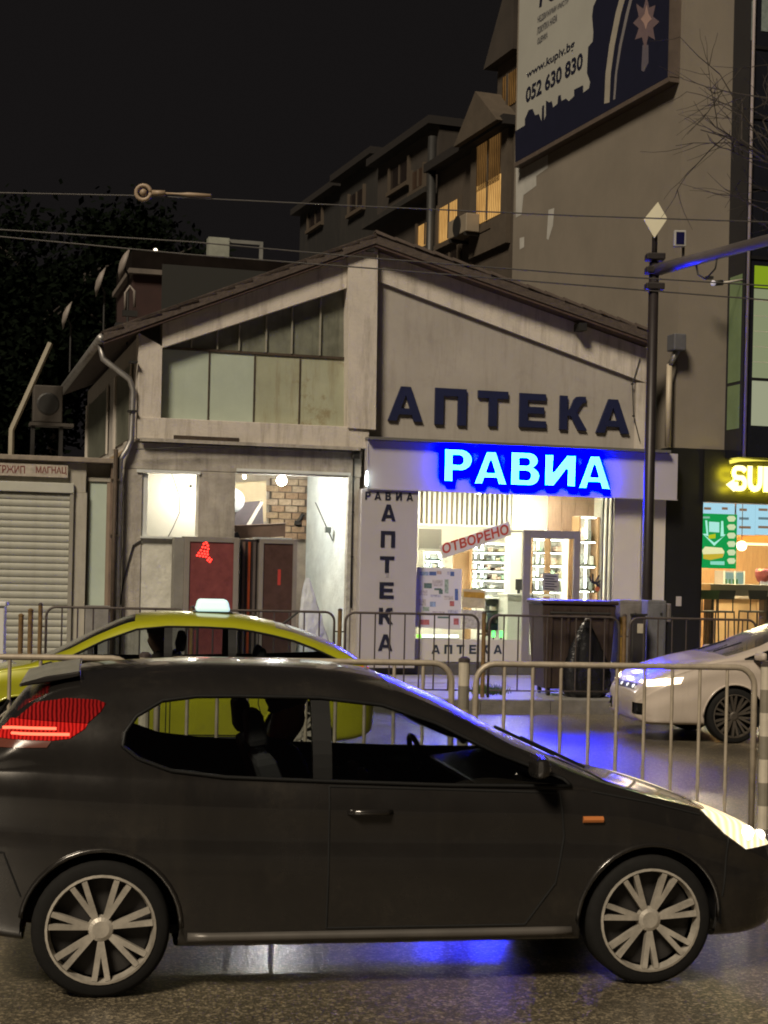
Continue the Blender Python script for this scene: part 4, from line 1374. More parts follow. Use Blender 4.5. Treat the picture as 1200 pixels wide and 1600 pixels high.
# recent paler patch of render low on the side wall, next to the far edge
pt_ = MB()
for poly in ([(806, 248), (856, 232), (856, 262), (838, 275), (838, 290), (818, 305), (815, 335), (806, 340)], [(857, 328), (866, 325), (864, 352), (857, 375), (854, 373)], [(812, 372), (819, 370), (819, 386), (812, 390)]):
    pl = P(S, poly, -.004)
    x0_ = []
    for (a, z) in pl:
        w = S.w(a, -.004, z)
        x0_.append(F.loc(w))
    k = len(pt_.v)
    pt_.v += x0_
    pt_.f.append(tuple(range(k, k + len(x0_))))
pt_.build('render_patch', mat('pale_patch', (.42, .41, .38), .9, var=.12), tb)
# black ground floor under the beige wall
MB().box(A(1041, 850, TB), A(1096, 850, TB), TB, TB + .3, PAVE, zt0 - .003).build('black_pier', BLK, tb)
MB().box(A(1096, 850, TB) + .002, at0 + 14, TB - .04, TB + .3, Z(1150, 786, TB), zt0 - .003).build('black_fascia', BLK, tb)
MB().box(A(1058, 850, TB), A(1066, 850, TB), TB - .02, TB - .003, Z(1062, 947, TB), Z(1062, 932, TB)).build('wall_plate', mat('plate_grey', (.42, .38, .34), .6), tb)
# projecting glazed bay
BB = -0.55
ab0, ab_ = A(1163, 500, BB), at0 + 14
zb_ = Z(1180, 715, BB)
bay = MB().box(ab0, ab_, BB, TB - .003, zb_, TH + .5).build('glazed_bay', GLD, tb)
# side lights of the bay, greenish glass with a transom; reflected green light put in as faint emission
zg0, zg1 = Z(1150, 668, BB), Z(1150, 425, BB)
for (za, zb2) in ((zg0, Z(1150, 596, BB) - .03), (Z(1150, 596, BB) + .03, zg1)):
    MB().box(ab0 - .012, ab0 - .002, BB + .1, TB - .1, za, zb2).build('side_light', mat('green_glass', (.10, .13, .07), .12, var=.25, scale=1.5, emit=(.30, .42, .15), estr=.10), bay)
# lit front windows
for i, x0 in enumerate((1176, 1206, 1236)):
    a0, a1 = A(x0, 550, BB), A(x0 + 28, 550, BB)
    for (y0, y1, m_) in ((415, 449, glow('lime_pane', (.33, .48, .02), .62)), (451, 590, glow('blind_pane', (.36, .40, .22), .62)), (595, 665, glow('blind_pane_low', (.50, .52, .34), .62))):
        w_ = MB().box(a0, a1, BB - .012, BB - .002, Z(1180, y1, BB), Z(1180, y0, BB)).build('window', m_, bay)
    for k in range(5):
        zz = Z(1180, 470 + 24 * k, BB)
        MB().box(a0, a1, BB - .018, BB - .0125, zz, zz + .012).build('blind_slat', mat('blind_slat', (.5, .5, .4), .6), w_)
MB().box(ab0 + .16, ab_, BB - .03, BB - .002, Z(1180, 594.5, BB), Z(1180, 590.5, BB)).build('transom', BLK, bay)
for x in (1204.5, 1234.5):
    MB().box(A(x, 550, BB), A(x + 1, 550, BB), BB - .03, BB - .002, zg0, zg1).build('mullion', BLK, bay)
for k in range(7):
    zz = Z(1180, 405, BB) + 1.25 * k
    MB().box(ab0 + .02, ab_, BB - .025, BB - .002, zz, zz + .06).build('transom', BLK, bay)
# two panes near the top of the picture, their reflections put in as faint emission
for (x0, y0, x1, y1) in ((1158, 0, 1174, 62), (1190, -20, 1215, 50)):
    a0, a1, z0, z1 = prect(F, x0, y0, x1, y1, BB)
    MB().box(max(a0, ab0 + .02), a1, BB - .012, BB - .002, z0, z1).build('window', mat('glint_pane', (.10, .11, .10), .4, var=.6, scale=9, emit=(.5, .55, .42), estr=.10), bay)
# slim pipe at the edge of the bay
MB().tube([(ab0 + .03, BB - .05, zb_), (ab0 + .03, BB - .05, TH)], .03, 8).build('slim_pipe', mat('pipe_pale', (.32, .28, .28), .5, var=.2), tb, smooth=True)
# downpipe with hopper on the front
a = A(1041, 620, TB)
MB().tube([(a, TB - .1, zt0), (a, TB - .1, Z(1041, 570, TB))], .05, 10).build('downpipe', mat('cream_pipe', (.42, .36, .27), .5, var=.15), tb, smooth=True)
MB().tube([(a, TB - .1, Z(1041, 572, TB)), (a + .06, TB - .16, Z(1041, 560, TB)), (a + .13, TB - .2, Z(1041, 545, TB))], .05, 10).build('pipe_elbow', ZINC, tb, smooth=True)
MB().box(a - .02, a + .22, TB - .32, TB - .01, Z(1041, 550, TB), Z(1041, 524, TB)).build('hopper', mat('hopper_grey', (.10, .10, .11), .5, var=.2), tb, bevel=.02)

# ================================================================== billboard on the side wall
BD = -0.16
bbd = thing(S, 'billboard', (S.at(925, 190, BD)[0], BD, S.at(925, 190, BD)[1]), 'large pale and navy printed billboard on the bare side wall', 'billboard')
cz0 = P(S, [(806, 256), (1047, 121)], BD)
zb0_, zt_ = (cz0[0][1] + cz0[1][1]) / 2, 16.5
c0, c1 = cz0[0][0], cz0[1][0]
MB().box(c0, c1, BD, -.004, zb0_, zt_).build('board', mat('billboard_sheet', (.36, .355, .32), .7, var=.08, scale=.6), bbd)
FRM = mat('billboard_frame', (.11, .085, .07), .5, var=.2)
MB().box(c0, c1 + .06, BD - .05, -.004, zb0_ - .09, zb0_ - .003).build('bottom_frame', FRM, bbd)
MB().box(c1 + .003, c1 + .07, BD - .05, -.004, zb0_, zt_).build('side_frame', FRM, bbd)
NV = mat('billboard_navy', (.010, .011, .028), .5, var=.1)
b1_ = BD - .004
# skyline silhouette: jagged navy mass along the foot and up the right half
sky_px = [(805, 205), (820, 196), (820, 186), (826, 172), (832, 170), (836, 180), (842, 178), (846, 190), (847, 166), (850, 164), (850, 188), (853, 180), (853, 157), (858, 160), (862, 158), (864, 168), (871, 162), (872, 150), (876, 148), (877, 158), (884, 154), (889, 158), (897, 150), (897, 140), (911, 133), (911, 145), (920, 138), (922, 128), (917, 114), (919, 73), (926, 65), (927, 50), (925, 25), (927, 10), (936, -10), (936, -160), (1046, -220), (1046, 119), (805, 254)]
pp = [(a, max(z, zb0_ + .002)) for a, z in P(S, sky_px, b1_)]
pp = [(min(a, c1 - .002), min(z, zt_ - .01)) for a, z in pp]
MB().prism(pp, b1_, BD - .0005).build('navy_print', NV, bbd)
for pts, nm, mm in (
        ([(978, -40), (962, 20), (952, 70), (946, 115), (944, 162), (952, 160), (954, 115), (960, 72), (970, 22), (987, -40)], 'arch_line', mat('arch_cream', (.33, .30, .25), .6)),
        ([(994, -40), (978, 20), (967, 72), (961, 115), (958, 156), (961, 155), (964, 115), (971, 72), (982, 22), (998, -40)], 'arch_line', mat('arch_grey', (.20, .185, .19), .6)),
        ([(1004, 70), (1013, 70), (1013, 98), (1006, 112), (1002, 110)], 'light_beam', mat('beam_lilac', (.12, .105, .13), .6)),
        ([(1010, -6), (1014, 12), (1024, 8), (1020, 26), (1030, 34), (1020, 44), (1023, 62), (1013, 56), (1008, 78), (1003, 58), (992, 62), (998, 44), (989, 36), (998, 26), (994, 6), (1005, 14)], 'star_burst', mat('star_mauve', (.15, .105, .115), .6)),
        ([(1010, 8), (1013, 22), (1018, 30), (1012, 36), (1009, 46), (1006, 36), (1001, 30), (1007, 22)], 'star_core', mat('star_pink', (.36, .24, .21), .6))):
    o = {'arch_line': .008, 'light_beam': .006, 'star_burst': .008, 'star_core': .012}[nm]
    MB().prism(P(S, pts, BD - o), BD - o, BD - o + .0035).build(nm, mm, bbd)
for txt, q_, bo in (('ТОП', [(836, 16), (893, -16), (896, -68), (841, -30)], .03), ('www.kupiv.bg', [(822, 126), (897, 80), (898, 60), (823, 112)], .02), ('052 630 830', [(821, 162), (910, 107), (911, 80), (822, 137)], .03)):
    wd = MB()
    word(wd, S, txt, q_, BD - .006, bo)
    wd.build('lettering', NV, bbd)
for txt, q_ in (('НЕДВИЖИМИ ИМОТИ', [(840, 38), (888, 6), (888, -4), (840, 26)]), ('ПОКУПКА НАЕМ', [(839, 55), (870, 33), (870, 22), (840, 43)]), ('ОЦЕНКА', [(839, 72), (855, 61), (856, 49), (840, 60)])):
    wd = MB()
    word(wd, S, txt, q_, BD - .006, .015)
    wd.build('small_lettering', mat('billboard_grey_ink', (.06, .06, .075), .6), bbd)

# ================================================================== sandwich shop under the tower
ss = thing(F, 'shop_sign', (A(1180, 760, TB - .2), TB - .2, Z(1180, 777, TB)), 'glowing white-yellow letter sign on the black fascia at the right edge', 'sign')
LB = TB - .30
YEL = glow('warm_letter', (1.0, .88, .42), 2.3)
YHL = glow('yellow_halo_led', (1.0, .82, .02), 24)
x = 1143
for ch, x0, x1 in (('S', 1143, 1166), ('U', 1168, 1190), ('В', 1193, 1213), ('W', 1215, 1247), ('А', 1249, 1273), ('Y', 1273, 1297)):
    a0, a1 = A(x0, 748, LB), A(x1, 748, LB)
    z0, z1 = Z(1170, 768, LB), Z(1170, 728, LB)
    o_, h_, _w = glyph_poly(ch, a0, z0, z1 - z0, (a1 - a0) / (GLY[ch][0] * (z1 - z0)))
    le = MB().prism(o_, LB - .04, LB, h_).build('letter', YEL, ss)
    MB().prism(o_, LB + .002, LB + .006, h_).build('halo_led', YHL, le)
    MB().tube([((a0 + a1) / 2 + .02, LB + .007, z0 + .03), ((a0 + a1) / 2 + .02, TB - .041, z0 + .03)], .008, 6).build('stand_off', DARKM, le)
MB().prism(P(F, [(1134, 757), (1147, 748), (1146, 753), (1152, 753), (1152, 762), (1145, 762), (1146, 768)], LB), LB - .04, LB).build('arrow', YEL, ss)
cv = MB()
pts = [(A(px, py, TB - .05), TB - .05, Z(px, py, TB - .05)) for px, py in ((1140, 722), (1155, 718.5), (1180, 717.5), (1230, 717.5), (1300, 720))]
cv.tube(pts, .035, 8).build('light_strip', glow('strip_yellow', (1, .85, .12), 1.2), ss)

# room
SD = 5.0
az0, az1 = A(1096, 900, TB), at0 + 9
zs0_, zs1_ = PAVE, Z(1150, 786, TB)
SW = mat('wood_wall', (.42, .25, .11), .6, var=.18, scale=3, stretch=(8, 8, 1))
MB().box(az0 - .05, az0 - .002, TB + .31, SD, PAVE, zs1_ + .3).build('room_wall', SW, tb)
MB().box(az0 - .05, az1, SD, SD + .1, PAVE, zs1_ + .3).build('room_wall', SW, tb)
MB().box(az0 - .05, az1, TB + .305, SD, zs1_ + .3, zs1_ + .4).build('room_ceiling', mat('shop_dark_ceiling', (.3, .28, .25), .8), tb)
MB().box(az0 - .05, az1, TB + .0, SD, PAVE, PAVE + .05).build('room_floor', mat('warm_tiles', (.4, .33, .26), .35, var=.1), tb)
MB().box(az0 + .01, az1, TB + .1, TB + .112, PAVE + .06, zs1_ - .01).build('shop_window', pane('shop_glass', (0.93, 0.95, 0.94), 0.03), tb)
MB().box(az0 - .02, az0 + .03, TB + .05, TB + .15, PAVE, zs1_ - .003).build('mullion', BLK, tb)
# promo poster: green with arrow and roll, backlit
pr = thing(F, 'green_promo_screen', (A(1123, 840, .5), .5, Z(1123, 888, .5)), 'bright green lit promo screen with a white arrow and a sandwich picture', 'screen')
p0, p1, pz0, pz1 = prect(F, 1096, 803, 1151, 888, .5)
MB().box(p0, p1, .5, .55, pz0, pz1).build('panel', glow('promo_green', (.01, .36, .08), 1.0), pr)
pq = lambda pts, d=.006: MB().prism(P(F, pts, .5 - d), .5 - d, .5 - d + .004)
pq([(1102, 813), (1105, 813), (1107, 838), (1101, 836), (1116, 848), (1131, 838), (1126, 838), (1127, 814), (1130, 814), (1131, 835), (1134, 835), (1116, 853), (1098, 834), (1104, 834)]).build('arrow', glow('promo_mint', (.45, .95, .78), 1.1), pr)
pq([(1108, 815), (1124, 816), (1124, 832), (1108, 831)], .01).build('arrow_core', glow('promo_pale', (.5, .95, .85), 1.0), pr)
pq([(1107, 836), (1118, 834), (1118, 841), (1107, 842)], .014).build('yellow_mark', glow('promo_yellow', (.6, .7, .02), .9), pr)
pq([(1097, 860), (1102, 854), (1128, 856), (1132, 862), (1130, 869), (1100, 871)], .01).build('sandwich_top', glow('promo_bread', (.9, .85, .45), 1.1), pr)
pq([(1099, 866), (1131, 865), (1129, 871), (1110, 875), (1099, 873)], .014).build('sandwich_filling', glow('promo_filling', (.75, .55, .05), .9), pr)
pq([(1110, 877), (1132, 877), (1132, 883), (1110, 882)], .01).build('caption_strip', glow('promo_caption', (.35, .9, .7), .9), pr)
for k in range(6):
    y = 806 + 13.2 * k
    pq([(1136, y + 3), (1139, y), (1147, y), (1150, y + 4), (1147, y + 9), (1139, y + 9)], .01).build('food_picture', glow('promo_food', (.75, .85, .5), 1.0), pr)
pq([(1098, 807), (1109, 807), (1109, 810), (1098, 810)], .01).build('caption_strip', glow('promo_caption2', (.4, .8, .6), .7), pr)
# menu boards
for k, (x0, x1) in enumerate(((1097, 1124), (1125, 1148), (1152, 1180), (1182, 1215))):
    y0, y1 = (789, 803) if k < 2 else (791, 836)
    a0, a1, z0, z1 = prect(F, x0, y0, x1, y1, 3.4)
    t = thing(F, 'menu_board', ((a0 + a1) / 2, 3.4, z0), ['glowing menu board over the promo screen, leftmost of the four', 'glowing menu board second from the left above the counter', 'pale blue menu board third from the left above the counter', 'pale blue menu board at the right picture edge'][k], 'menu', 'menu boards over the counter')
    MB().box(a0, a1, 3.4, 3.45, z0 - (.0 if k > 1 else .5), z1 + .12).build('screen', glow('menu_blue', (.42, .70, .85), 1.15), t)
    for j in range(3 if k > 1 else 1):
        zz = z1 - .1 - j * .18
        MB().box(a0 + .04, a0 + (a1 - a0) * (.5 + .12 * j), 3.385, 3.395, zz, zz + .05).build('print', glow('menu_print_%d' % (j % 2), ((.35, .2, .12), (.2, .3, .35))[j % 2], .8), t)
    MB().box(a0 - .01, a1 + .01, 3.455, 3.5, z0, z1).build('casing', BLK, t)
# orange beam under menus
ob = thing(F, 'orange_beam', (A(1190, 843, 3.3), 3.3, Z(1180, 850, 3.3)), 'orange-brown lit beam under the menu boards', 'beam')
a0, a1, z0, z1 = prect(F, 1152, 838, 1290, 848, 3.3)
MB().box(a0, a1 + 2, 3.3, 3.38, z0, z1).build('beam', mat('orange_wood', (.55, .22, .04), .5, var=.1), ob)
MB().box(a0, a1 + 2, 3.25, 3.36, z0 - .07, z0 - .02).build('light_strip', glow('beam_strip', (1, .78, .42), 2.5), ob)
# pendant globe
pg = thing(F, 'pendant_globe', (A(1159, 862, 1.6), 1.6, Z(1159, 862, 1.6)), 'round white pendant lamp glowing beside the promo screen', 'lamp')
a, z = F.at(1159, 853, 1.6)
MB().ball((a, 1.6, z), .095, 14, 10).build('globe', glow('globe_glow', (1, .86, .56), 7), pg, smooth=True)
MB().tube([(a, 1.6, z + .1), (a, 1.6, zs1_ + .3)], .008, 6).build('flex', DARKM, pg)
# counter, fridge, flower basket
ctr = thing(F, 'grey_bar_counter', (A(1170, 930, 1.2), 1.2, PAVE), 'grey-topped bar counter along the sandwich shop window', 'counter')
a0, a1, z0, z1 = prect(F, 1110, 914, 1290, 932, 1.2)
MB().box(a0, az1 - .5, 1.2, 1.65, z0, z1).build('top', mat('bar_top', (.40, .38, .33), .5, var=.06), ctr, bevel=.008)
for x in (1113, 1200):
    a = A(x, 950, 1.25)
    MB().box(a, a + .06, 1.3, 1.6, PAVE + .05, z0 - .002).build('leg', DARKM, ctr)
sc_ = thing(F, 'wooden_serving_counter', (A(1150, 970, 2.6), 2.6, PAVE), 'pale wooden serving counter at the back of the sandwich shop', 'counter')
a0, a1, z0, z1 = prect(F, 1112, 935, 1162, 1000, 2.6)
for k in range(6):
    w__ = (az1 - 1 - a0) / 6
    MB().box(a0 + k * w__ + .005, a0 + (k + 1) * w__ - .005, 2.6, 2.68, PAVE + .05, z1).build('front_board', mat('pale_wood', (.60, .44, .24), .5, var=.1, scale=4), sc_)
MB().box(a0 - .05, az1 - 1, 2.55, 3.2, z1 + .002, z1 + .05).build('worktop', mat('worktop_steel', (.5, .48, .42), .4, var=.05), sc_)
fr = thing(F, 'glass_fridge', (A(1148, 910, 2.9), 2.9, PAVE), 'lit glass drinks cooler behind the bar counter', 'fridge')
a0, a1, z0, z1 = prect(F, 1131, 892, 1164, 915, 2.9)
MB().box(a0, a1, 2.95, 3.3, PAVE + .05, z1).build('body', mat('fridge_body', (.3, .3, .28), .5), fr)
MB().box(a0 + .02, a1 - .02, 2.925, 2.947, z0, z1 - .03).build('lit_interior', glow('fridge_glow', (.55, .75, .6), .55), fr)
for x in (a0, a1 - .025, (a0 + a1) / 2):
    MB().box(x, x + .025, 2.9, 2.923, z0, z1).build('frame', mat('fridge_frame', (.55, .6, .56), .4), fr)
for k in range(4):
    MB().tube([(a0 + .06 + k * .08, 2.91, z0), (a0 + .06 + k * .08, 2.91, z0 + .13)], .02, 8).build('bottle', mat('bottle_green', (.05, .14, .06), .2), fr)
fb = thing(F, 'red_snack_stand', (A(1190, 890, 2.2), 2.2, Z(1190, 912, 2.2)), 'pink-red snack basket on the counter at the right edge', 'stand')
a, z = F.at(1192, 900, 2.2)
MB().lathe([(.10, -.12), (.15, 0), (.16, .08), (.13, .09)], 14, (a, 2.2, z)).build('basket', mat('pink_basket', (.24, .06, .07), .6, var=.5, scale=12), fb)
for k in range(7):
    MB().ball((a + .10 * math.cos(k * .9), 2.2 + .10 * math.sin(k * .9), z + .10), .05, 8, 6).build('snack', mat('snack_%d' % (k % 3), ((.4, .12, .15), (.5, .32, .2), (.3, .08, .12))[k % 3], .6), fb)
MB().box(a - .1, a + .12, 2.1, 2.12, z - .24, z - .1).build('price_card', mat('price_card', (.45, .5, .65), .5), fb)
MB().box(a - .05, a + .05, 2.15, 2.25, F.at(1192, 932, 2.2)[1] - .0, z - .121).build('stem', DARKM, fb)


def stool(x, y, b, label, green):
    a, z = F.at(x, y, b)
    t = thing(F, 'bar_stool', (a, b, PAVE + .05), label, 'stool', 'bar stools in the sandwich shop')
    m_ = mat('stool_metal', (.03, .035, .03), .5, var=.1)
    for sa in (-.19, .19):
        for sb_ in (-.17, .17):
            MB().tube([(a + sa * 1.15, b + sb_ * 1.15, PAVE + .055), (a + sa, b + sb_, z)], .014, 6).build('leg', m_, t)
    for sb_ in (-.18, .18):
        MB().tube([(a - .2, b + sb_, PAVE + .35), (a + .2, b + sb_, PAVE + .35)], .01, 6).build('foot_rail', m_, t)
    MB().box(a - .2, a + .2, b - .19, b + .19, z, z + .035).build('seat', m_, t, bevel=.012)
    MB().prism([(a - .17, z + .25), (a + .17, z + .25), (a + .2, z + .42), (a - .2, z + .42)], b - .2, b - .17).build('backrest', mat('stool_green', (.06, .12, .03), .5) if green else m_, t)
    for sa in (-.15, .15):
        MB().tube([(a + sa, b - .185, z), (a + sa, b - .185, z + .27)], .012, 6).build('back_post', m_, t)


stool(1101, 957, .75, 'bar stool with green back at the left end of the shop window', True)
stool(1126, 957, .85, 'black bar stool second from the left in the sandwich shop window', False)
stool(1176, 957, .8, 'black bar stool near the right picture edge in the sandwich shop', False)
# ceiling lamps of the sandwich shop
for i, (da, b) in enumerate(((.9, 1.6), (2.6, 1.6), (.9, 3.6), (2.6, 3.6), (4.6, 2.4))):
    a = az0 + da
    t = thing(F, 'spot_panel', (a, b, zs1_ + .24), ['warm ceiling panel at the front left of the sandwich shop', 'warm ceiling panel at the front centre of the sandwich shop', 'warm ceiling panel at the back left of the sandwich shop', 'warm ceiling panel at the back centre of the sandwich shop', 'warm ceiling panel at the right of the sandwich shop'][i], 'lamp', 'sandwich shop ceiling panels')
    MB().box(a - .3, a + .3, b - .3, b + .3, zs1_ + .262, zs1_ + .298).build('casing', BLK, t)
    MB().box(a - .27, a + .27, b - .27, b + .27, zs1_ + .25, zs1_ + .261).build('diffuser', glow('warm_ceiling_glow', (1.0, .78, .48), 150), t)

# ================================================================== flats behind, stepping back along the side wall
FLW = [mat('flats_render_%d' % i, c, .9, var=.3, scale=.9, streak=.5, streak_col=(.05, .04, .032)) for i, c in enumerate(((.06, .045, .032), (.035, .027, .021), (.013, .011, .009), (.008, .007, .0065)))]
LIT = curtain('lit_room', (.35, .16, .04), (1.0, .58, .18), .8)
LIT2 = curtain('lit_room_dim', (.06, .03, .012), (.5, .25, .07), .35)
DKW = mat('dark_window', (.02, .015, .013), .15, var=.1)


def flats(name, label, x0, x1, ytop_px, ytop, b, depth, m_, zbot=2.0):
    c0, c1 = S.at(x0, 300, b)[0], S.at(x1, 300, b)[0]
    z1 = S.at(ytop_px, ytop, b)[1]
    t = thing(S, name, ((c0 + c1) / 2, b, PAVE), label, 'building')
    MB().box(c0, c1, b, b + depth, PAVE, z1).build('wall', m_, t)
    MB().box(c0 - .1, c1 + .1, b - .35, b + depth, z1 + .003, z1 + .22).build('eave', mat('dark_eave', (.012, .009, .008), .8), t)
    return t, c0, c1, z1, b


def fwin(t, b, x0, y0, x1, y1, m_, frame=True):
    c0, c1, z0, z1 = prect(S, x0, y0, x1, y1, b)
    w = MB().box(c0, c1, b - .03, b - .003, z0, z1).build('window', m_, t)
    fm = mat('flats_frame', (.07, .052, .036), .7, var=.1)
    MB().box(c0 - .1, c0 - .002, b - .09, b - .003, z0 - .08, z1 + .08).build('frame', fm, w)
    MB().box(c1 + .002, c1 + .1, b - .09, b - .003, z0 - .08, z1 + .08).build('frame', fm, w)
    MB().box(c0 - .1, c1 + .1, b - .14, b - .003, z0 - .2, z0 - .082).build('sill', fm, w)
    MB().box((c0 + c1) / 2 - .03, (c0 + c1) / 2 + .03, b - .06, b - .031, z0, z1).build('glazing_bar', fm, w)
    return w


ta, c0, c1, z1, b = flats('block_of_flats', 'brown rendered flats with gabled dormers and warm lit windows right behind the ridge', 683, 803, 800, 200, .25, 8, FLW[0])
fwin(ta, b, 743, 290, 772, 352, LIT)
fwin(ta, b, 688, 318, 719, 372, LIT)
fwin(ta, b, 656 + 34, 395, 718, 440, DKW)
# tall dormer bay with pediment
d0, d1, dz0, dz1 = prect(S, 730, 238, 774, 352, b - .3)
dm = MB().box(d0 - .25, d1 + .25, b - .12, b - .004, S.at(752, 400, b)[1], S.at(752, 225, b)[1]).build('bay', mat('bay_render', (.07, .053, .037), .9, var=.2), ta)
zt2 = S.at(752, 225, b)[1]
MB().prism([(d0 - .45, zt2 + .004), (d1 + .45, zt2 + .004), ((d0 + d1) / 2, zt2 + 1.0)], b - .5, b + 2).build('pediment', mat('bay_render', (.07, .053, .037), .9), ta)
w2 = MB().prism([(d0 + .15, zt2 - 1.2), (d1 - .15, zt2 - 1.2), (d1 - .15, zt2 - .1), (d0 + .15, zt2 - .1)], b - .135, b - .122).build('window', LIT2, ta)
MB().box((d0 + d1) / 2 - .03, (d0 + d1) / 2 + .03, b - .16, b - .137, zt2 - 1.2, zt2 - .1).build('glazing_bar', FLW[0], w2)
w2 = MB().box(d0 + .2, d1 - .1, b - .135, b - .122, S.at(758, 350, b)[1], S.at(758, 290, b)[1]).build('window', LIT, ta)
MB().box((d0 + d1) / 2 - .03, (d0 + d1) / 2 + .03, b - .16, b - .137, S.at(758, 350, b)[1], S.at(758, 290, b)[1]).build('glazing_bar', FLW[0], w2)
# attic with second gable next to the tower
g0, g1, _, _ = prect(S, 768, 120, 803, 180, b)
zq = S.at(786, 178, b)[1]
MB().box(g0, g1, b + .15, b + 5, z1 + .225, zq + 1.3).build('attic_wall', FLW[0], ta)
MB().prism([(g0 - .3, zq + 1.303), (g1 + .1, zq + 1.303), (g1 + .1, zq + 2.9), ((g0 + g1) / 2 + .3, zq + 2.9)], b - .1, b + 5).build('attic_gable', FLW[1], ta)
w3 = MB().box(g0 + .35, g1 - .1, b + .12, b + .147, zq + .2, zq + .95).build('window', LIT2, ta)
MB().box((g0 + g1) / 2, (g0 + g1) / 2 + .06, b + .08, b + .118, zq + .2, zq + .95).build('glazing_bar', FLW[0], w3)
MB().lathe([(.55, 0), (.55, 1.1), (.45, 1.2)], 16, (S.at(765, 120, b)[0], b + .8, z1 + .225 + .6)).build('water_tank', mat('tank_dark', (.07, .055, .05), .7, var=.3), ta, smooth=False)
MB().box(S.at(757, 120, b)[0], S.at(773, 120, b)[0], b + .3, b + 1.3, z1 + .225, z1 + .82).build('tank_stand', FLW[2], ta)
# flue pipe on the corner
MB().tube([(c0 + .1, b - .2, PAVE + 3), (c0 + .1, b - .2, z1 + .9)], .12, 8).build('flue_pipe', DARKM, ta, smooth=True)
# air conditioner
ac = thing(S, 'air_conditioner', (S.at(712, 360, -.2)[0], -.2, S.at(712, 368, -.2)[1]), 'pale air conditioner unit below the lit windows of the flats', 'air conditioner')
q0, q1, z0, z1_ = prect(S, 703, 340, 731, 368, -.2)
MB().box(q0, q1, -.25, .1, z0, z1_).build('casing', mat('ac_casing', (.24, .2, .15), .5, var=.1), ac, bevel=.02)
MB().lathe([(.24, -.012), (.26, 0), (.2, .0)], 18, ((q0 + q1) / 2, -.253, (z0 + z1_) / 2), 'y').build('fan_grille', DARKM, ac)
for k in (q0 + .1, q1 - .1):
    MB().box(k - .03, k + .03, -.25, .245, z0 - .08, z0 - .003).build('bracket', DARKM, ac)
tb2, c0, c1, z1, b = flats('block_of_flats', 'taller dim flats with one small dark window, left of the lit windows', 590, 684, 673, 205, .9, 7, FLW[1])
fwin(tb2, b, 612, 258, 640, 288, DKW)
fwin(tb2, b, 655, 348, 678, 382, LIT)
fwin(tb2, b, 646, 265, 664, 292, mat('dim_window', (.05, .03, .02), .3))
MB().box(c0 - .1, c1 + .2, b - .45, b - .003, S.at(640, 330, b)[1], S.at(640, 322, b)[1]).build('balcony_slab', FLW[2], tb2)
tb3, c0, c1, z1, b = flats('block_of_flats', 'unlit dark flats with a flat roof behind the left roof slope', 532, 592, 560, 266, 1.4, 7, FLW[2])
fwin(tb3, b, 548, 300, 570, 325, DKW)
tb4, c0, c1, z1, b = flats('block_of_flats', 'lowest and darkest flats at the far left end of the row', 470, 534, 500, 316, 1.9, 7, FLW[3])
fwin(tb4, b, 484, 330, 505, 350, DKW)

# ================================================================== dark house and roof clutter behind the left roof slope
dh = thing(F, 'rear_house', (A(300, 440, 7), 7, PAVE), 'dark house with a flat parapet behind the left roof slope', 'building')
a0, a1, z0, z1 = prect(F, 205, 436, 420, 700, 6.0)
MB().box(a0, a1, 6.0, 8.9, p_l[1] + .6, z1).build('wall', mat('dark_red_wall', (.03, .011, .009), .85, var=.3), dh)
MB().box(a0 - .1, a1, 5.85, 9.0, z1 + .003, z1 + .10).build('parapet', mat('parapet_grey', (.12, .10, .085), .8, var=.3), dh)
hz = F.at(300, 402, 9.2)[1]
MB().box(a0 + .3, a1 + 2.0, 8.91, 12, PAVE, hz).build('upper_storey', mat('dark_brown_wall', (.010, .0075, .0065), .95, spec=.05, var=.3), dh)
sk = thing(F, 'roof_frame', (A(370, 400, 9.5), 9.5, Z(370, 405, 9.5)), 'pale metal frame and box standing on the dark rear roof', 'frame')
mm = mat('frame_metal', (.16, .16, .15), .6, var=.2)
a0, a1, z0, z1 = prect(F, 342, 375, 411, 403, 9.5)
MB().box(a0 - .25, a0 + .22, 9.4, 9.7, hz, z1).build('box', mat('pale_box', (.26, .27, .23), .6, var=.3), sk)
MB().box(a1 - .08, a1, 9.5, 9.56, hz, z1).build('post', mm, sk)
MB().box(a0 + .223, a1 - .082, 9.5, 9.56, z1 - .08, z1).build('crossbar', mm, sk)
rl_ = thing(F, 'roof_lamp', (A(243, 391, 8.8), 8.8, Z(243, 397, 8.8)), 'single tiny white light on the dark roof', 'lamp')
a, z = F.at(243, 391, 8.95)
MB().ball((a, 8.95, z), .045, 8, 6).build('bulb', glow('roof_lamp', (1, .85, .65), 3), rl_)
MB().tube([(a, 8.95, hz), (a, 8.95, z - .05)], .02, 6).build('stem', DARKM, rl_)
for i, (x, y, b, rz, lb) in enumerate(((192, 412, 1.6, 60, 'tilted satellite dish on the left eave, the largest of three'), (155, 440, 4.0, 60, 'dim satellite dish in the middle of the three'), (103, 492, 6.0, 60, 'small satellite dish farthest left and lowest'))):
    a, z = F.at(x, y, b)
    t = thing(F, 'satellite_dish', (a, b, z - .5), lb, 'dish', 'satellite dishes')
    d = MB().lathe([(.02, .06), (.2, .03), (.38, -.04), (.40, -.04), (.2, .05), (.02, .08)], 20)
    c2, s2 = math.cos(R(74)), math.sin(R(74))
    d.v = [(a + (vx * c2 - vz * s2) * .75, b + vy * .75, z + (vx * s2 + vz * c2) * .75) for vx, vy, vz in d.v]
    d.build('reflector', mat('dish_grey', (.22, .19, .17), .6, var=.2), t, smooth=True)
    MB().tube([(a, b, z), (a + .1, b, z - .2), (a + .1, b, min(z - .6, p_l[1] - .05))], .02, 6).build('mast', DARKM, t)
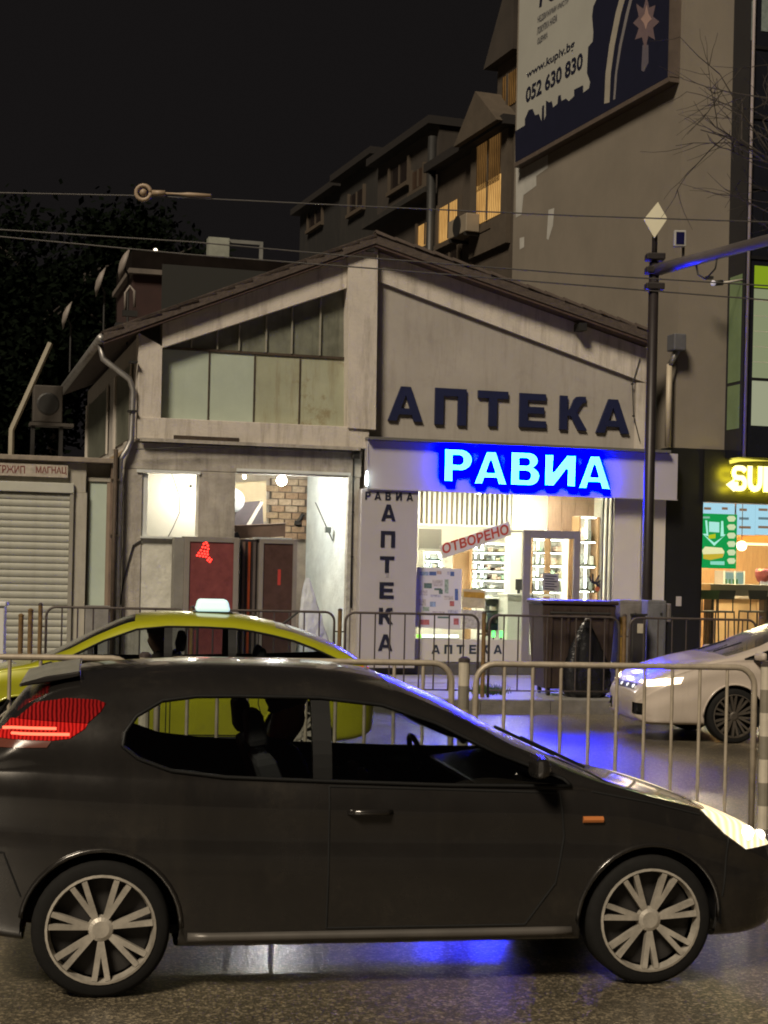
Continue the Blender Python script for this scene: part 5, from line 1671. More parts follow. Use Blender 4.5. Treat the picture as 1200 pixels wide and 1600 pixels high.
hp = thing(F, 'bent_roof_pipe', (A(200, 460, 1.0), 1.0, p_l[1]), 'bent pale pipe hoop on the roof by the dish', 'pipe')
pts = [(A(196, 480, 1.0), 1.0, Z(196, 485, 1.0)), (A(196, 460, 1.0), 1.0, Z(196, 458, 1.0)), (A(203, 448, 1.0), 1.0, Z(203, 447, 1.0)), (A(210, 455, 1.0), 1.0, Z(210, 455, 1.0)), (A(210, 480, 1.0), 1.0, Z(210, 480, 1.0))]
MB().tube(pts, .025, 8).build('hoop', mat('dish_grey', (.22, .19, .17), .6), hp, smooth=True)
MB().box(pts[0][0] - .05, pts[-1][0] + .05, .95, 1.05, pts[0][2] - .1, pts[0][2]).build('foot', DARKM, hp)
# leaning beam and air conditioner left of the side wall
lbm = thing(F, 'leaning_beam', (A(20, 672, 2.0), 2.0, Z(20, 672, 2.0)), 'pale beam leaning diagonally above the kiosk roof', 'beam')
a0, z0 = F.at(18, 672, 2.0)
a1, z1 = F.at(79, 536, 2.0)
MB().tube([(a0, 2.0, kz1 + .05), (a0, 2.0, z0), (a1, 2.0, z1)], .05, 6).build('beam', mat('pale_beam', (.3, .27, .21), .7, var=.2), lbm)
MB().box(a0 - .1, a0 + .1, 1.9, 2.1, kz1 + .052, kz1 + .1).build('foot', DARKM, lbm)
ac = thing(F, 'air_conditioner', (A(75, 655, 2.4), 2.4, Z(75, 665, 2.4)), 'old dim air conditioner above the kiosk roof at far left', 'air conditioner')
a0, a1, z0, z1 = prect(F, 52, 602, 98, 660, 2.4)
MB().box(a0, a1, 2.4, 2.75, z0, z1).build('casing', mat('old_ac', (.05, .042, .035), .7, var=.3), ac, bevel=.02)
MB().lathe([(.17, -.01), (.2, 0), (.17, .0)], 18, ((a0 + a1) / 2, 2.395, (z0 + z1) / 2), 'y').build('fan_grille', DARKM, ac)
MB().box(a0 - .05, a1 + .2, 2.4, 2.8, z0 - .06, z0 - .003).build('bracket', mat('old_ac', (.05, .042, .035), .7), ac)
MB().box(a0 - .02, a0 + .04, 2.45, 2.7, kz1 + .05, z0 - .063).build('support', DARKM, ac)
MB().box(a1 - .04, a1 + .02, 2.45, 2.7, kz1 + .05, z0 - .063).build('support', DARKM, ac)
# ================================================================== pole with diamond sign and arm
POLE = mat('pole_paint', (.022, .017, .017), .45, metal=.2, var=.3, scale=4)
pw_ = deep(1018, 900, 24.3)
pl = thing(WORLD, 'signal_pole', (pw_.x - .05, 24.3, PAVE), 'tall dark steel pole with a diamond plate and a side arm', 'pole')
bx, by, bz = BASE[pl.name]
px_ = deep(1020, 600, 24.3).x
zt = deep(1020, 410, 24.3).z
X0 = px_ - .02
MB().tube([(X0, by, PAVE), (X0, by, 1.6), (X0, by, zt)], [.10, .085, .075], 14).build('post', POLE, pl, smooth=True)
MB().tube([(X0, by, zt), (X0, by, deep(1013, 330, 24.3).z)], [.045, .04], 10).build('top_post', POLE, pl, smooth=True)
zc_ = deep(1012, 345, 24.3).z
dg_ = MB().prism([(X0 - .19, zc_), (X0 - .02, zc_ - .28), (X0 + .17, zc_ + .02), (X0 + .02, zc_ + .27)], by - .09, by - .075)
dg_.build('diamond_plate', mat('diamond_pale', (.66, .62, .47), .5, var=.05), pl)
za = deep(1035, 423, 24.3).z
ax1 = deep(1200, 375, 22.3)
dirv = Vector((ax1.x - X0, ax1.y - by, ax1.z - za))
pts = [Vector((X0, by, za)) + dirv * k for k in (0, .5, 1.0, 2.2)]
MB().tube(pts, [.095, .085, .08, .06], 12).build('side_arm', mat('arm_paint', (.16, .14, .14), .35, metal=.4, var=.2), pl, smooth=True)
for zz in (za - .25, za, za + .2):
    MB().box(X0 - .13, X0 + .15, by - .13, by + .12, zz - .05, zz + .05).build('clamp', POLE, pl, bevel=.015)
p1 = Vector((X0, by, za)) + dirv * .38
p2 = Vector((X0, by, za)) + dirv * .58
pm = (p1 + p2) / 2
MB().tube([p1, (p1.x + .05, p1.y, p1.z - .22), (pm.x, pm.y, pm.z - .33), (p2.x - .03, p2.y, p2.z - .22), p2], .014, 6).build('cable_loop', DARKM, pl, smooth=True)
p3 = Vector((X0, by, za)) + dirv * .27
MB().tube([p3, (p3.x, p3.y, p3.z + .3)], .02, 6).build('bracket', POLE, pl)
dv = MB().box(p3.x - .16, p3.x + .02, p3.y - .12, p3.y - .02, p3.z + .22, p3.z + .46).build('floodlight', mat('flood_casing', (.32, .31, .30), .5, var=.1), pl, bevel=.012)
MB().box(p3.x - .13, p3.x - .01, p3.y - .128, p3.y - .1225, p3.z + .25, p3.z + .43).build('lens', mat('flood_lens', (.01, .01, .05), .1, var=0), dv)
# security camera on a bracket at the bay corner
cc = thing(F, 'security_camera', (A(1115, 440, -.4), -.4, Z(1115, 446, -.4)), 'pale security camera on a wall bracket left of the lit windows', 'camera')
c_ = (A(1116, 440, -.5), -.5, Z(1116, 443, -.5))
MB().tube([(ab0 - .003, -.45, Z(1155, 436, -.5)), (c_[0] + .15, -.5, c_[2] + .02)], .02, 8).build('bracket', mat('cam_bracket', (.45, .42, .37), .5), cc, smooth=True)
MB().tube([(c_[0] - .03, -.5, c_[2]), (c_[0] + .16, -.5, c_[2] + .03)], .05, 10).build('casing', DARKM, cc, smooth=True)
MB().ball((c_[0] - .03, -.52, c_[2]), .05, 10, 8).build('dome', mat('cam_dome', (.6, .58, .62), .25, emit=(.8, .75, .9), estr=.25), cc, smooth=True)
MB().box(c_[0] - .16, c_[0] - .04, -.55, -.45, c_[2] + .07, c_[2] + .12).build('hood', DARKM, cc)

# ================================================================== overhead wires
WIRE = mat('wire_dark', (.05, .045, .042), .5, var=.1)
for i, (pts, Y, r_, lb) in enumerate((
        ([(-60, 300), (230, 306), (560, 322), (900, 337), (1290, 350)], 16.5, .007, 'overhead wire running highest across the whole picture'),
        ([(-60, 355), (300, 378), (590, 404), (900, 428), (1290, 452)], 16.0, .007, 'overhead wire second from the top crossing the gable ridge'),
        ([(-60, 364), (300, 398), (590, 420), (900, 445), (1290, 476)], 15.6, .007, 'overhead wire lowest of the three across the gable'))):
    P3 = [deep(x, y, Y) for x, y in pts]
    t = thing(WORLD, 'overhead_wire', tuple(P3[0]), lb, 'wire', 'overhead wires')
    fine = []
    for k in range(len(P3) - 1):
        for q_ in range(6):
            u = q_ / 6
            fine.append(P3[k].lerp(P3[k + 1], u))
    fine.append(P3[-1])
    MB().tube(fine, r_, 6).build('wire', WIRE, t, smooth=True)
    for k in (0, len(P3) - 1):
        MB().tube([P3[k] - Vector((.05, 0, 0)), P3[k] + Vector((.05, 0, 0))], r_ * 2, 6).build('clamp', DARKM, t)
ins = thing(WORLD, 'wire_insulator', tuple(deep(225, 301, 16.4)), 'round tan insulator ring with a rod on the highest wire', 'insulator')
c_ = deep(224, 301, 16.45)
TAN = mat('insulator_tan', (.30, .22, .15), .5, var=.2)
MB().tube([(c_.x + .075 * math.cos(R(t)), c_.y, c_.z + .075 * math.sin(R(t))) for t in range(0, 361, 24)], .022, 8).build('ring', TAN, ins, smooth=True)
MB().ball((c_.x, c_.y, c_.z), .04, 10, 8).build('core', TAN, ins, smooth=True)
e_ = deep(258, 302, 16.45)
f_ = deep(330, 306, 16.45)
MB().tube([(c_.x + .09, c_.y, c_.z), e_], .03, 8).build('body', TAN, ins, smooth=True)
MB().tube([e_, e_.lerp(f_, .3), e_.lerp(f_, .5), f_], [.012, .012, .024, .02], 8).build('rod', TAN, ins, smooth=True)

# ================================================================== railings
GREY_R = mat('rail_galvanised', (.42, .36, .28), .5, metal=.25, var=.25, scale=9, streak=.4, streak_col=(.14, .09, .05))
DARK_R = mat('rail_dark', (.075, .06, .055), .5, metal=.25, var=.3, scale=9)


def hoop(a0, w, z0, z1, r=.13):
    pts = [(a0, 0, z0)]
    for k in range(6):
        t = math.pi - math.pi / 2 * k / 5
        pts.append((a0 + r + r * math.cos(t), 0, z1 - r + r * math.sin(t)))
    for k in range(6):
        t = math.pi / 2 - math.pi / 2 * k / 5
        pts.append((a0 + w - r + r * math.cos(t), 0, z1 - r + r * math.sin(t)))
    pts.append((a0 + w, 0, z0))
    return pts


def railing(b, a_first, n, w, pitch, z0, z1, m_, rt, rb, nb, post_m, post_top, post_r, labs, plabs, grp, mid, pname):
    for i in range(n):
        a = a_first + i * pitch
        t = thing(RD, 'hoop_railing', (a + w / 2, b, z0), labs[i], 'railing', grp)
        mb = MB()
        mb.tube([(x, b + y, z) for x, y, z in hoop(a, w, z0, z1)], rt, 10)
        mb.build('hoop', m_, t, smooth=True)
        for k in range(nb):
            x = a + w * (k + 1) / (nb + 1)
            MB().tube([(x, b, z0 + .1), (x, b, z1)], rb, 8, False).build('bar', m_, t, smooth=True)
        MB().tube([(a, b, z0 + .1), (a + w, b, z0 + .1)], rb, 8).build('bottom_rail', m_, t, smooth=True)
        if mid:
            for s_ in (a - (pitch - w) / 2, a + w):
                MB().tube([(s_, b, z1 - .27), (s_ + (pitch - w) / 2, b, z1 - .27)], rb, 6).build('link', m_, t)
    for i in range(n + 1):
        a = a_first - (pitch - w) / 2 + i * pitch
        if 'beyond' in plabs[i]:
            continue
        t = thing(RD, pname, (a, b, z0), plabs[i], 'post', grp + ' posts')
        for k, (q0, q1, m2) in enumerate(post_m(z0, post_top)):
            MB().tube([(a, b, q0), (a, b, q1)], post_r, 12).build('post_section', m2, t, smooth=False)
        MB().lathe([(post_r * 1.08, 0), (post_r * 1.08, .02), (post_r * .5, .035)], 12, (a, b, post_top)).build('cap', DARK_R, t)


WHP = mat('post_white', (.50, .45, .36), .6, var=.15, scale=8)
GRP = mat('post_grey', (.20, .18, .14), .6, var=.2, scale=8)


def striped(z0, zt):
    out, z, k = [], z0, 0
    h = .16
    top = zt
    segs = []
    while top > z0 + .01:
        lo = max(z0, top - h)
        segs.append((lo, top, WHP if k % 2 == 0 else GRP))
        top = lo
        k += 1
    return segs


RUST = mat('post_rust', (.16, .095, .035), .7, var=.5, scale=12)


def rusty(z0, zt):
    return [(z0, zt, RUST)]


# railing on the median: panel seen between px 745 and 1180
na = RD.loc(deep(745, 1040, 10.72))[0]
nb_ = RD.loc(deep(1180, 1044, 11.0))[0]
wN = nb_ - na
pN = wN + .165
zN = deep(960, 1040, 10.87).z
order = ['second to the right', 'third to the right']
n_lab = ['median railing panel at the far left, mostly behind the dark car', 'median railing panel seen through the rear side window of the dark car', 'median railing panel seen through the front window of the dark car', 'pale hooped median railing panel in full view before the white car', 'median railing panel at the right picture edge']
n_post = ['median post beyond the left picture edge', 'median post hidden behind the rear of the dark car', 'median post behind the cabin of the dark car', 'striped median post just right of the dark car roof', 'striped median post near the right picture edge', 'median post beyond the right picture edge']
railing(RAIL_B, na - 3 * pN, 5, wN, pN, .15, zN, GREY_R, .021, .012, 9, striped, zN + .01, .037, n_lab, n_post, 'median railing', False, 'striped_post')
# railing along the far pavement edge
fb_ = .45
fa_ = None
d_ = ray(540, 960)
a1_ = RD.at(540, 960, fb_)
a2_ = RD.at(748, 960, fb_)
wF = a2_[0] - a1_[0]
pF = RD.at(765, 960, fb_)[0] - a1_[0]
zF = RD.at(650, 959, fb_)[1]
f_lab = ['far railing panel at the left end, behind the front of the taxi', 'far railing panel behind the taxi roof sign', 'far railing panel in front of the tall lilac sign panel', 'far railing panel before the pharmacy door and the big bin', 'far railing panel behind the bonnet of the white car', 'far railing panel before the bar stools at the right edge']
f_post = ['rusty far post at the left end of the pavement railing', 'rusty far post behind the taxi', 'rusty far post behind the rear window of the taxi', 'rusty far post between the window leaflets and the shop door', 'rusty far post in front of the grey cabinets', 'rusty far post behind the white car windscreen', 'far post beyond the right picture edge']
railing(fb_, a1_[0] - 2 * pF, 6, wF, pF, PAVE + .01, zF, DARK_R, .018, .011, 8, rusty, zF + .02, .03, f_lab, f_post, 'pavement railing', True, 'rusty_post')

# ================================================================== bins and cabinets behind the railing
BIN = mat('bin_brown', (.05, .034, .028), .5, metal=.2, var=.35, scale=5, streak=.5, streak_col=(.03, .02, .018))
gb_ = .62


def rb(x, y, b):
    return RD.at(x, y, b)


bn_ = thing(RD, 'waste_container', (RD.at(905, 1075, 1.0)[0], 1.0, PAVE + .01), 'big dark brown metal waste container before the shop door', 'container')
a0, a1 = RD.at(847, 1000, .72)[0], RD.at(962, 1000, .72)[0]
z1 = RD.at(900, 945, .72)[1]
w_ = a1 - a0
body = MB().add([(a0 + .07, .80, PAVE + .12), (a1 - .07, .80, PAVE + .12), (a1 - .07, 1.55, PAVE + .12), (a0 + .07, 1.55, PAVE + .12), (a0, .72, z1), (a1, .72, z1), (a1, 1.65, z1), (a0, 1.65, z1)], [(0, 3, 2, 1), (4, 5, 6, 7), (0, 1, 5, 4), (1, 2, 6, 5), (2, 3, 7, 6), (3, 0, 4, 7)])
body.build('body', BIN, bn_, bevel=.02)
MB().box(a0 - .03, a1 + .03, .69, 1.68, z1 + .003, z1 + .06).build('lid', mat('bin_lid', (.045, .03, .03), .4, var=.3), bn_, bevel=.02)
for k in (.12, .35, .62, .88):
    x = a0 + w_ * k
    MB().add([(x - .025, .72, z1 - .05), (x + .025, .72, z1 - .05), (x + .025, .79, PAVE + .14), (x - .025, .79, PAVE + .14), (x - .02, .70, z1 - .05), (x + .02, .70, z1 - .05), (x + .02, .765, PAVE + .14), (x - .02, .765, PAVE + .14)], [(4, 5, 6, 7), (0, 4, 7, 3), (1, 2, 6, 5), (0, 1, 5, 4), (3, 7, 6, 2)]).build('rib', BIN, bn_)
for (x, y) in ((a0 + .15, .9), (a1 - .15, .9), (a0 + .15, 1.45), (a1 - .15, 1.45)):
    MB().lathe([(.05, -.025), (.06, -.02), (.06, .02), (.05, .025)], 14, (x, y, PAVE + .07), 'x').build('wheel', DARKM, bn_)
MB().tube([(a0 + .1, .66, z1 - .12), (a1 - .1, .66, z1 - .12)], .018, 8).build('grab_bar', DARKM, bn_)
# black refuse bag leaning on the railing
random.seed(8)
bag = MB()
c_ = RD.at(917, 1085, .60)
N, M = 28, 22
zt = RD.at(914, 970, .6)[1]
for i in range(M + 1):
    v = i / M
    rad = (.34 * math.sin(min(1, v * 3.2 + .45) * math.pi / 2)) * (1 - max(0, v - .30) / .70) ** .75 + .018
    for j in range(N):
        t = 2 * math.pi * j / N
        fold = 1 + .09 * math.sin(5 * t + 4 * v) * (1 - v * .4) + .06 * math.sin(11 * t - 7 * v) + random.uniform(-.035, .035)
        bag.v.append((c_[0] + rad * fold * math.cos(t) - .03 * v, .66 + .42 * rad * fold * math.sin(t), PAVE + .012 + v * (zt - PAVE)))
for i in range(M):
    for j in range(N):
        bag.f.append((i * N + j, i * N + (j + 1) % N, (i + 1) * N + (j + 1) % N, (i + 1) * N + j))
bag.f.append(tuple(M * N + j for j in range(N)))
bag.f.append(tuple(reversed(range(N))))
bg = thing(RD, 'refuse_bag', (c_[0], .66, PAVE + .01), 'pointed black refuse bag in front of the brown container', 'bag')
bag.build('sack', mat('black_plastic', (.012, .012, .014), .25, var=.3, bump=.5, bscale=14), bg, smooth=True)
MB().tube([(c_[0] - .03, .66, zt), (c_[0] - .01, .64, zt + .05), (c_[0] + .03, .64, zt + .02)], [.02, .028, .012], 8).build('knot', mat('bag_knot', (.45, .43, .42), .5), bg, smooth=True)
# grey service cabinets
for nm, x0, y0, x1, b, d, col, lb, x in (
        ('service_cabinet', 968, 938, 1002, 1.0, .5, (.17, .155, .15), 'grey worn service cabinet with a yellow edge beside the container', 0),
        ('control_cabinet', 1011, 938, 1040, 1.3, .4, (.13, .13, .14), 'slim grey control cabinet right of the pole', 1),
        ('meter_box', 1040, 943, 1048, 1.35, .3, (.16, .14, .13), 'small meter box on the side of the slim grey cabinet', 2)):
    a0, a1 = RD.at(x0, 1000, b)[0], RD.at(x1, 1000, b)[0]
    z1 = RD.at((x0 + x1) / 2, y0, b)[1]
    t = thing(RD, nm, ((a0 + a1) / 2, b, PAVE + .01), lb, 'cabinet')
    cm = mat(nm + '_paint', col, .6, metal=.1, var=.3, scale=6, streak=.6, streak_col=(.07, .05, .035))
    zb = PAVE + .015 if x < 2 else z1 - .28
    MB().box(a0, a1, b, b + d, zb, z1).build('casing', cm, t, bevel=.015)
    MB().box(a0 + .03, a1 - .03, b - .012, b - .002, max(zb + .05, z1 - .95), z1 - .06).build('door', cm, t, bevel=.005)
    if x == 0:
        MB().box(a0 - .02, a0 + .03, b - .02, b - .0125, PAVE + .1, z1 - .25).build('yellow_edge', mat('yellow_edge', (.28, .17, .03), .7, var=.5, scale=14), t)
    MB().lathe([(.018, -.02), (.018, 0)], 8, ((a0 + a1) / 2 + .06, b - .012, z1 - .2), 'y').build('lock', DARKM, t)
    if x == 2:
        MB().box(a0 + .01, a0 + .05, b + .05, b + .1, PAVE + .015, zb).build('conduit', DARKM, t)
dk = thing(RD, 'dark_bin', (RD.at(1000, 1000, .95)[0], .95, PAVE + .01), 'dark upright bin with a pale label at the foot of the pole', 'bin')
a0, a1 = RD.at(986, 1000, .95)[0], RD.at(1008, 1000, .95)[0]
z1 = RD.at(997, 962, .95)[1]
MB().box(a0, a1, .92, 1.22, PAVE + .015, z1).build('body', mat('bin_dark', (.03, .027, .027), .5, var=.3), dk, bevel=.02)
l0 = RD.at(1001, 982, .91)
MB().box(l0[0] - .05, l0[0] + .06, .908, .917, l0[1] - .07, l0[1] + .07).build('label_plate', mat('label_plate', (.42, .38, .30), .6, var=.2, scale=20), dk)
MB().box(a0 - .01, a1 + .01, .90, 1.24, z1 + .002, z1 + .03).build('lid', DARKM, dk)
# rusty bollards by the kiosk
for x, y0, lb in ((33, 963, 'short rusty bollard before the shutter, left of the pair'), (48, 955, 'taller rusty bollard before the shutter, right of the pair')):
    p_ = RD.at(x, y0, .9)
    t = thing(RD, 'bollard', (p_[0], .9, PAVE), lb, 'bollard', 'rusty bollards')
    MB().tube([(p_[0], .9, PAVE + .01), (p_[0], .9, p_[1])], .035, 10).build('shaft', RUST, t)
    MB().lathe([(.04, 0), (.04, .02), (.01, .04)], 10, (p_[0], .9, p_[1] + .001)).build('cap', RUST, t)

# ================================================================== trees
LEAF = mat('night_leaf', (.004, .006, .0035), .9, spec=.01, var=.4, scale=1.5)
BARK = mat('bark', (.035, .028, .023), .9, var=.3, scale=12, bump=.4)


def leafy(x, y, Y, rx, rz, n, seed, label):
    random.seed(seed)
    c = deep(x, y, Y)
    t = thing(WORLD, 'broadleaf_tree', (c.x, c.y, PAVE), label, 'tree', 'dark trees behind the kiosk')
    tr = MB().tube([(c.x, c.y, PAVE), (c.x + .1, c.y, c.z * .5), (c.x, c.y, c.z)], [.28, .2, .1], 9)
    for k in range(9):
        an = random.uniform(0, 6.28)
        e = (c.x + rx * .7 * math.cos(an), c.y + rx * .7 * math.sin(an), c.z + random.uniform(-.4, .7) * rz)
        tr.tube([(c.x, c.y, c.z - random.uniform(0, rz * .8)), ((c.x + e[0]) / 2, (c.y + e[1]) / 2, (c.z + e[2]) / 2 + .2), e], [.1, .06, .02], 6)
    tr.build('trunk', BARK, t, smooth=True)
    cr = MB()
    clumps = []
    for k in range(46):
        while True:
            q_ = Vector((random.uniform(-1, 1), random.uniform(-1, 1), random.uniform(-1, 1)))
            if q_.length < 1:
                break
        clumps.append((c + Vector((q_.x * rx, q_.y * rx, q_.z * rz)), random.uniform(.35, .8)))
    for k in range(n):
        p_, r_ = random.choice(clumps)
        d = Vector((random.gauss(0, .7), random.gauss(0, .7), random.gauss(0, .7))) * r_
        o = p_ + d
        u = Vector((random.uniform(-1, 1), random.uniform(-1, 1), random.uniform(-1, 1))).normalized()
        v = u.orthogonal().normalized()
        s1, s2 = random.uniform(.08, .16), random.uniform(.05, .10)
        cr.add([o - u * s1, o + v * s2, o + u * s1, o - v * s2], [(0, 1, 2, 3)])
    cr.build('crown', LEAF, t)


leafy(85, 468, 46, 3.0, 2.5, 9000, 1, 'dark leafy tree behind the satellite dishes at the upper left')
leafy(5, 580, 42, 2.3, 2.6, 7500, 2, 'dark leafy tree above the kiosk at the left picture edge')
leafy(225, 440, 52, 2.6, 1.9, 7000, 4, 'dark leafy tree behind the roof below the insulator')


def bare(x, y, Y, seed):
    random.seed(seed)
    t = thing(WORLD, 'bare_tree', (deep(x, 1000, Y).x, Y, PAVE), 'bare leafless street tree reaching in from the right edge', 'tree')
    bx_, by_, _ = BASE[t.name]
    top = deep(x, y, Y)
    MB().tube([(bx_, by_, PAVE), (bx_ + .05, by_, 3), (top.x, by_, top.z)], [.16, .12, .07], 10).build('trunk', BARK, t, smooth=True)
    cr = MB()

    def grow(p, d, l, r_, k):
        pts = [p]
        q_ = p
        dd = d
        for s_ in range(4):
            dd = (dd + Vector((random.uniform(-.22, .22), random.uniform(-.22, .22), random.uniform(-.16, .2)))).normalized()
            q_ = q_ + dd * l / 4
            pts.append(q_)
        cr.tube(pts, [r_ * (1 - .13 * i_) for i_ in range(5)], 5, False)
        if k > 0:
            for s_ in range(3 if k > 1 else 3):
                i_ = random.randint(1, 4)
                nd_ = (dd + Vector((random.uniform(-.9, .9), random.uniform(-.9, .9), random.uniform(-.8, .6)))).normalized()
                grow(pts[i_], nd_, l * random.uniform(.55, .8), r_ * .6, k - 1)

    for (z0, ex, ey) in ((.55, 1085, 20), (.62, 1120, 120), (.7, 1100, -60), (.5, 1150, 300), (.8, 1165, 150), (.66, 1075, 90), (.58, 1180, 230)):
        s_ = Vector((bx_ + (top.x - bx_) * z0, by_, PAVE + (top.z - PAVE) * z0 + 1))
        e = deep(ex + 30, ey, Y + random.uniform(-.5, .5))
        d = (e - s_)
        grow(s_, d.normalized(), d.length * .60, .022, 3)
    cr.build('crown', BARK, t)


bare(1290, 100, 21.0, 6)
# ================================================================== cars
def pchip(xs, ys):
    n = len(xs)
    h = [xs[i + 1] - xs[i] for i in range(n - 1)]
    dl = [(ys[i + 1] - ys[i]) / h[i] for i in range(n - 1)]
    m = [0.0] * n
    m[0], m[-1] = dl[0], dl[-1]
    for i in range(1, n - 1):
        if dl[i - 1] * dl[i] <= 0:
            m[i] = 0
        else:
            w1, w2 = 2 * h[i] + h[i - 1], h[i] + 2 * h[i - 1]
            m[i] = (w1 + w2) / (w1 / dl[i - 1] + w2 / dl[i])

    def f(x):
        x = min(max(x, xs[0]), xs[-1])
        i = 0
        while i < n - 2 and x > xs[i + 1]:
            i += 1
        t = (x - xs[i]) / h[i]
        return (ys[i] * (2 * t ** 3 - 3 * t ** 2 + 1) + h[i] * m[i] * (t ** 3 - 2 * t ** 2 + t) + ys[i + 1] * (-2 * t ** 3 + 3 * t ** 2) + h[i] * m[i + 1] * (t ** 3 - t ** 2))
    return f


def inside(poly, x, z):
    c = False
    n = len(poly)
    for i in range(n):
        x0, z0 = poly[i]
        x1, z1 = poly[(i + 1) % n]
        if (z0 > z) != (z1 > z) and x < (x1 - x0) * (z - z0) / (z1 - z0) + x0:
            c = not c
    return c


TYRE = mat('tyre_rubber', (.010, .0095, .009), .85, spec=.2, var=.2, scale=20)
RIMM = mat('alloy_rim', (.46, .42, .36), .42, metal=.4, var=.3, scale=14)
TRIM = mat('black_trim', (.008, .008, .008), .5, spec=.25, var=.1)
SEAT = mat('seat_cloth', (.022, .021, .022), .9, var=.2)
WGL = pane('wet_windscreen', (.55, .6, .6), .10, .20)
CGL = pane('car_glass', (.78, .82, .82), .075)
RUB = mat('shut_line', (.004, .004, .004), .9, var=0)


def car(sp, fr, label):
    t = thing(fr, sp['name'], (0, 0, 0), label, 'car')
    C = sp['ctrl']
    X = [c[0] for c in C]
    fzt, fzb, fhw, fzl = [pchip(X, [c[i] for c in C]) for i in (1, 2, 3, 4)]
    tum = sp.get('tumble', .42)

    def section(x):
        zt, zb, hw, zl = fzt(x), fzb(x), fhw(x), fzl(x)
        zb = min(zb, zt - .012)
        h = zt - zb
        hs = hw * .965
        pts = []
        mid = zl + (zb - zl) * .5
        low = [(0, zl), (hw * .80, zl), (hw * .93, zl + .02), (hw * .965, zl + .09), (hw * .985, zl + (zb - zl) * .32), (hw, mid), (hw * .984, zl + (zb - zl) * .70), (hw * .988, zl + (zb - zl) * .84), (hs + .006, zb - .05 * min(1, (zb - zl) * 3)), (hs - .012, zb)]
        for i in range(len(low) - 1):
            p0, p1, p2, p3 = low[max(0, i - 1)], low[i], low[i + 1], low[min(len(low) - 1, i + 2)]
            ns = 3 if i else 2
            for k in range(ns):
                u = k / ns
                if i < 2:
                    pts.append((p1[0] + (p2[0] - p1[0]) * u, p1[1] + (p2[1] - p1[1]) * u))
                else:
                    q = lambda a, b, c, d: .5 * ((2 * b) + (-a + c) * u + (2 * a - 5 * b + 4 * c - d) * u * u + (-a + 3 * b - 3 * c + d) * u ** 3)
                    pts.append((q(p0[0], p1[0], p2[0], p3[0]), q(p0[1], p1[1], p2[1], p3[1])))
        n0 = len(pts)
        ze = zt - min(.115, h * .47)
        re = hs - .012 - tum * (ze - zb) - .01
        ng = 9
        for k in range(ng):
            u = k / ng
            bulge = .035 * math.sin(math.pi * u) * min(1, h / .3)
            pts.append((hs - .012 + (re - hs + .012) * u + bulge, zb + (ze - zb) * u))
        n1 = len(pts)
        nt_ = 10
        for k in range(nt_ + 1):
            u = k / nt_
            y = re * math.cos(u * math.pi / 2) if u < 1 else 0
            y = re * (1 - u) if k > 2 else re * (1 - u * .9 / 1.0 * .45 - (0 if k < 2 else 0))
            pts.append((y, 0))
        # rounded roof cap: y positions from the edge to the middle, height by a super-ellipse
        ys = [re, re * .975, re * .93, re * .86, re * .76, re * .64, re * .5, re * .36, re * .22, re * .1, 0]
        for k in range(nt_ + 1):
            y = ys[k]
            zz = ze + (zt - ze) * (1 - (y / max(re, 1e-6)) ** 2.6) ** .62 if y < re else ze
            pts[n1 + k] = (y, zz)
        return pts, n0, n1, ze, re

    def gz_edge(x):
        return section(x)[3]

    xs_ = []
    nst = 96
    for i in range(nst + 1):
        u = i / nst
        xs_.append(X[0] + (X[-1] - X[0]) * u)
    xs_ = sorted(set([round(x, 4) for x in xs_] + [X[0] + .01, X[0] + .03, X[-1] - .01, X[-1] - .03]))
    bm = bmesh.new()
    reg = bm.faces.layers.int.new('reg')
    rows = []
    for x in xs_:
        pts, n0, n1, ze, re = section(x)
        ring = [bm.verts.new((x, y, z)) for y, z in pts]
        ring2 = [ring[0]] + [bm.verts.new((x, -y, z)) for y, z in pts[1:-1]] + [ring[-1]]
        rows.append((ring, ring2))
    np_ = len(rows[0][0])
    for i in range(len(xs_) - 1):
        for s_ in (0, 1):
            r0, r1 = rows[i][s_], rows[i + 1][s_]
            for k in range(np_ - 1):
                f = bm.faces.new((r0[k], r1[k], r1[k + 1], r0[k + 1]))
                f[reg] = 0 if k < n0 else (1 if k < n1 else 2)
                if k < 3:
                    f[reg] = 3
                if k >= n1 + 3:
                    f[reg] = 4
                f.smooth = True
    for rw in (rows[0], rows[-1]):
        loop = rw[0] + rw[1][1:-1][::-1]
        f = bm.faces.new(loop)
        f[reg] = 5
    bmesh.ops.recalc_face_normals(bm, faces=bm.faces)

    def cut(poly, ok, axis='xz'):
        i0 = 0 if axis == 'xz' else 1
        for i in range(len(poly)):
            p, q = Vector((poly[i][0], poly[i][1])), Vector((poly[(i + 1) % len(poly)][0], poly[(i + 1) % len(poly)][1]))
            d = q - p
            if d.length < 1e-5:
                continue
            lo = (min(p.x, q.x) - .05, min(p.y, q.y) - .05)
            hi = (max(p.x, q.x) + .05, max(p.y, q.y) + .05)
            fs_ = [f for f in bm.faces if ok(f) and any(lo[0] <= v.co[i0] <= hi[0] and lo[1] <= v.co.z <= hi[1] for v in f.verts)]
            ge = set()
            for f in fs_:
                ge.add(f)
                ge.update(f.edges)
                ge.update(f.verts)
            nrm = (d.y, 0, -d.x) if axis == 'xz' else (0, d.y, -d.x)
            co = (p.x, 0, p.y) if axis == 'xz' else (0, p.x, p.y)
            if fs_:
                bmesh.ops.bisect_plane(bm, geom=list(ge), dist=1e-5, plane_co=co, plane_no=nrm)

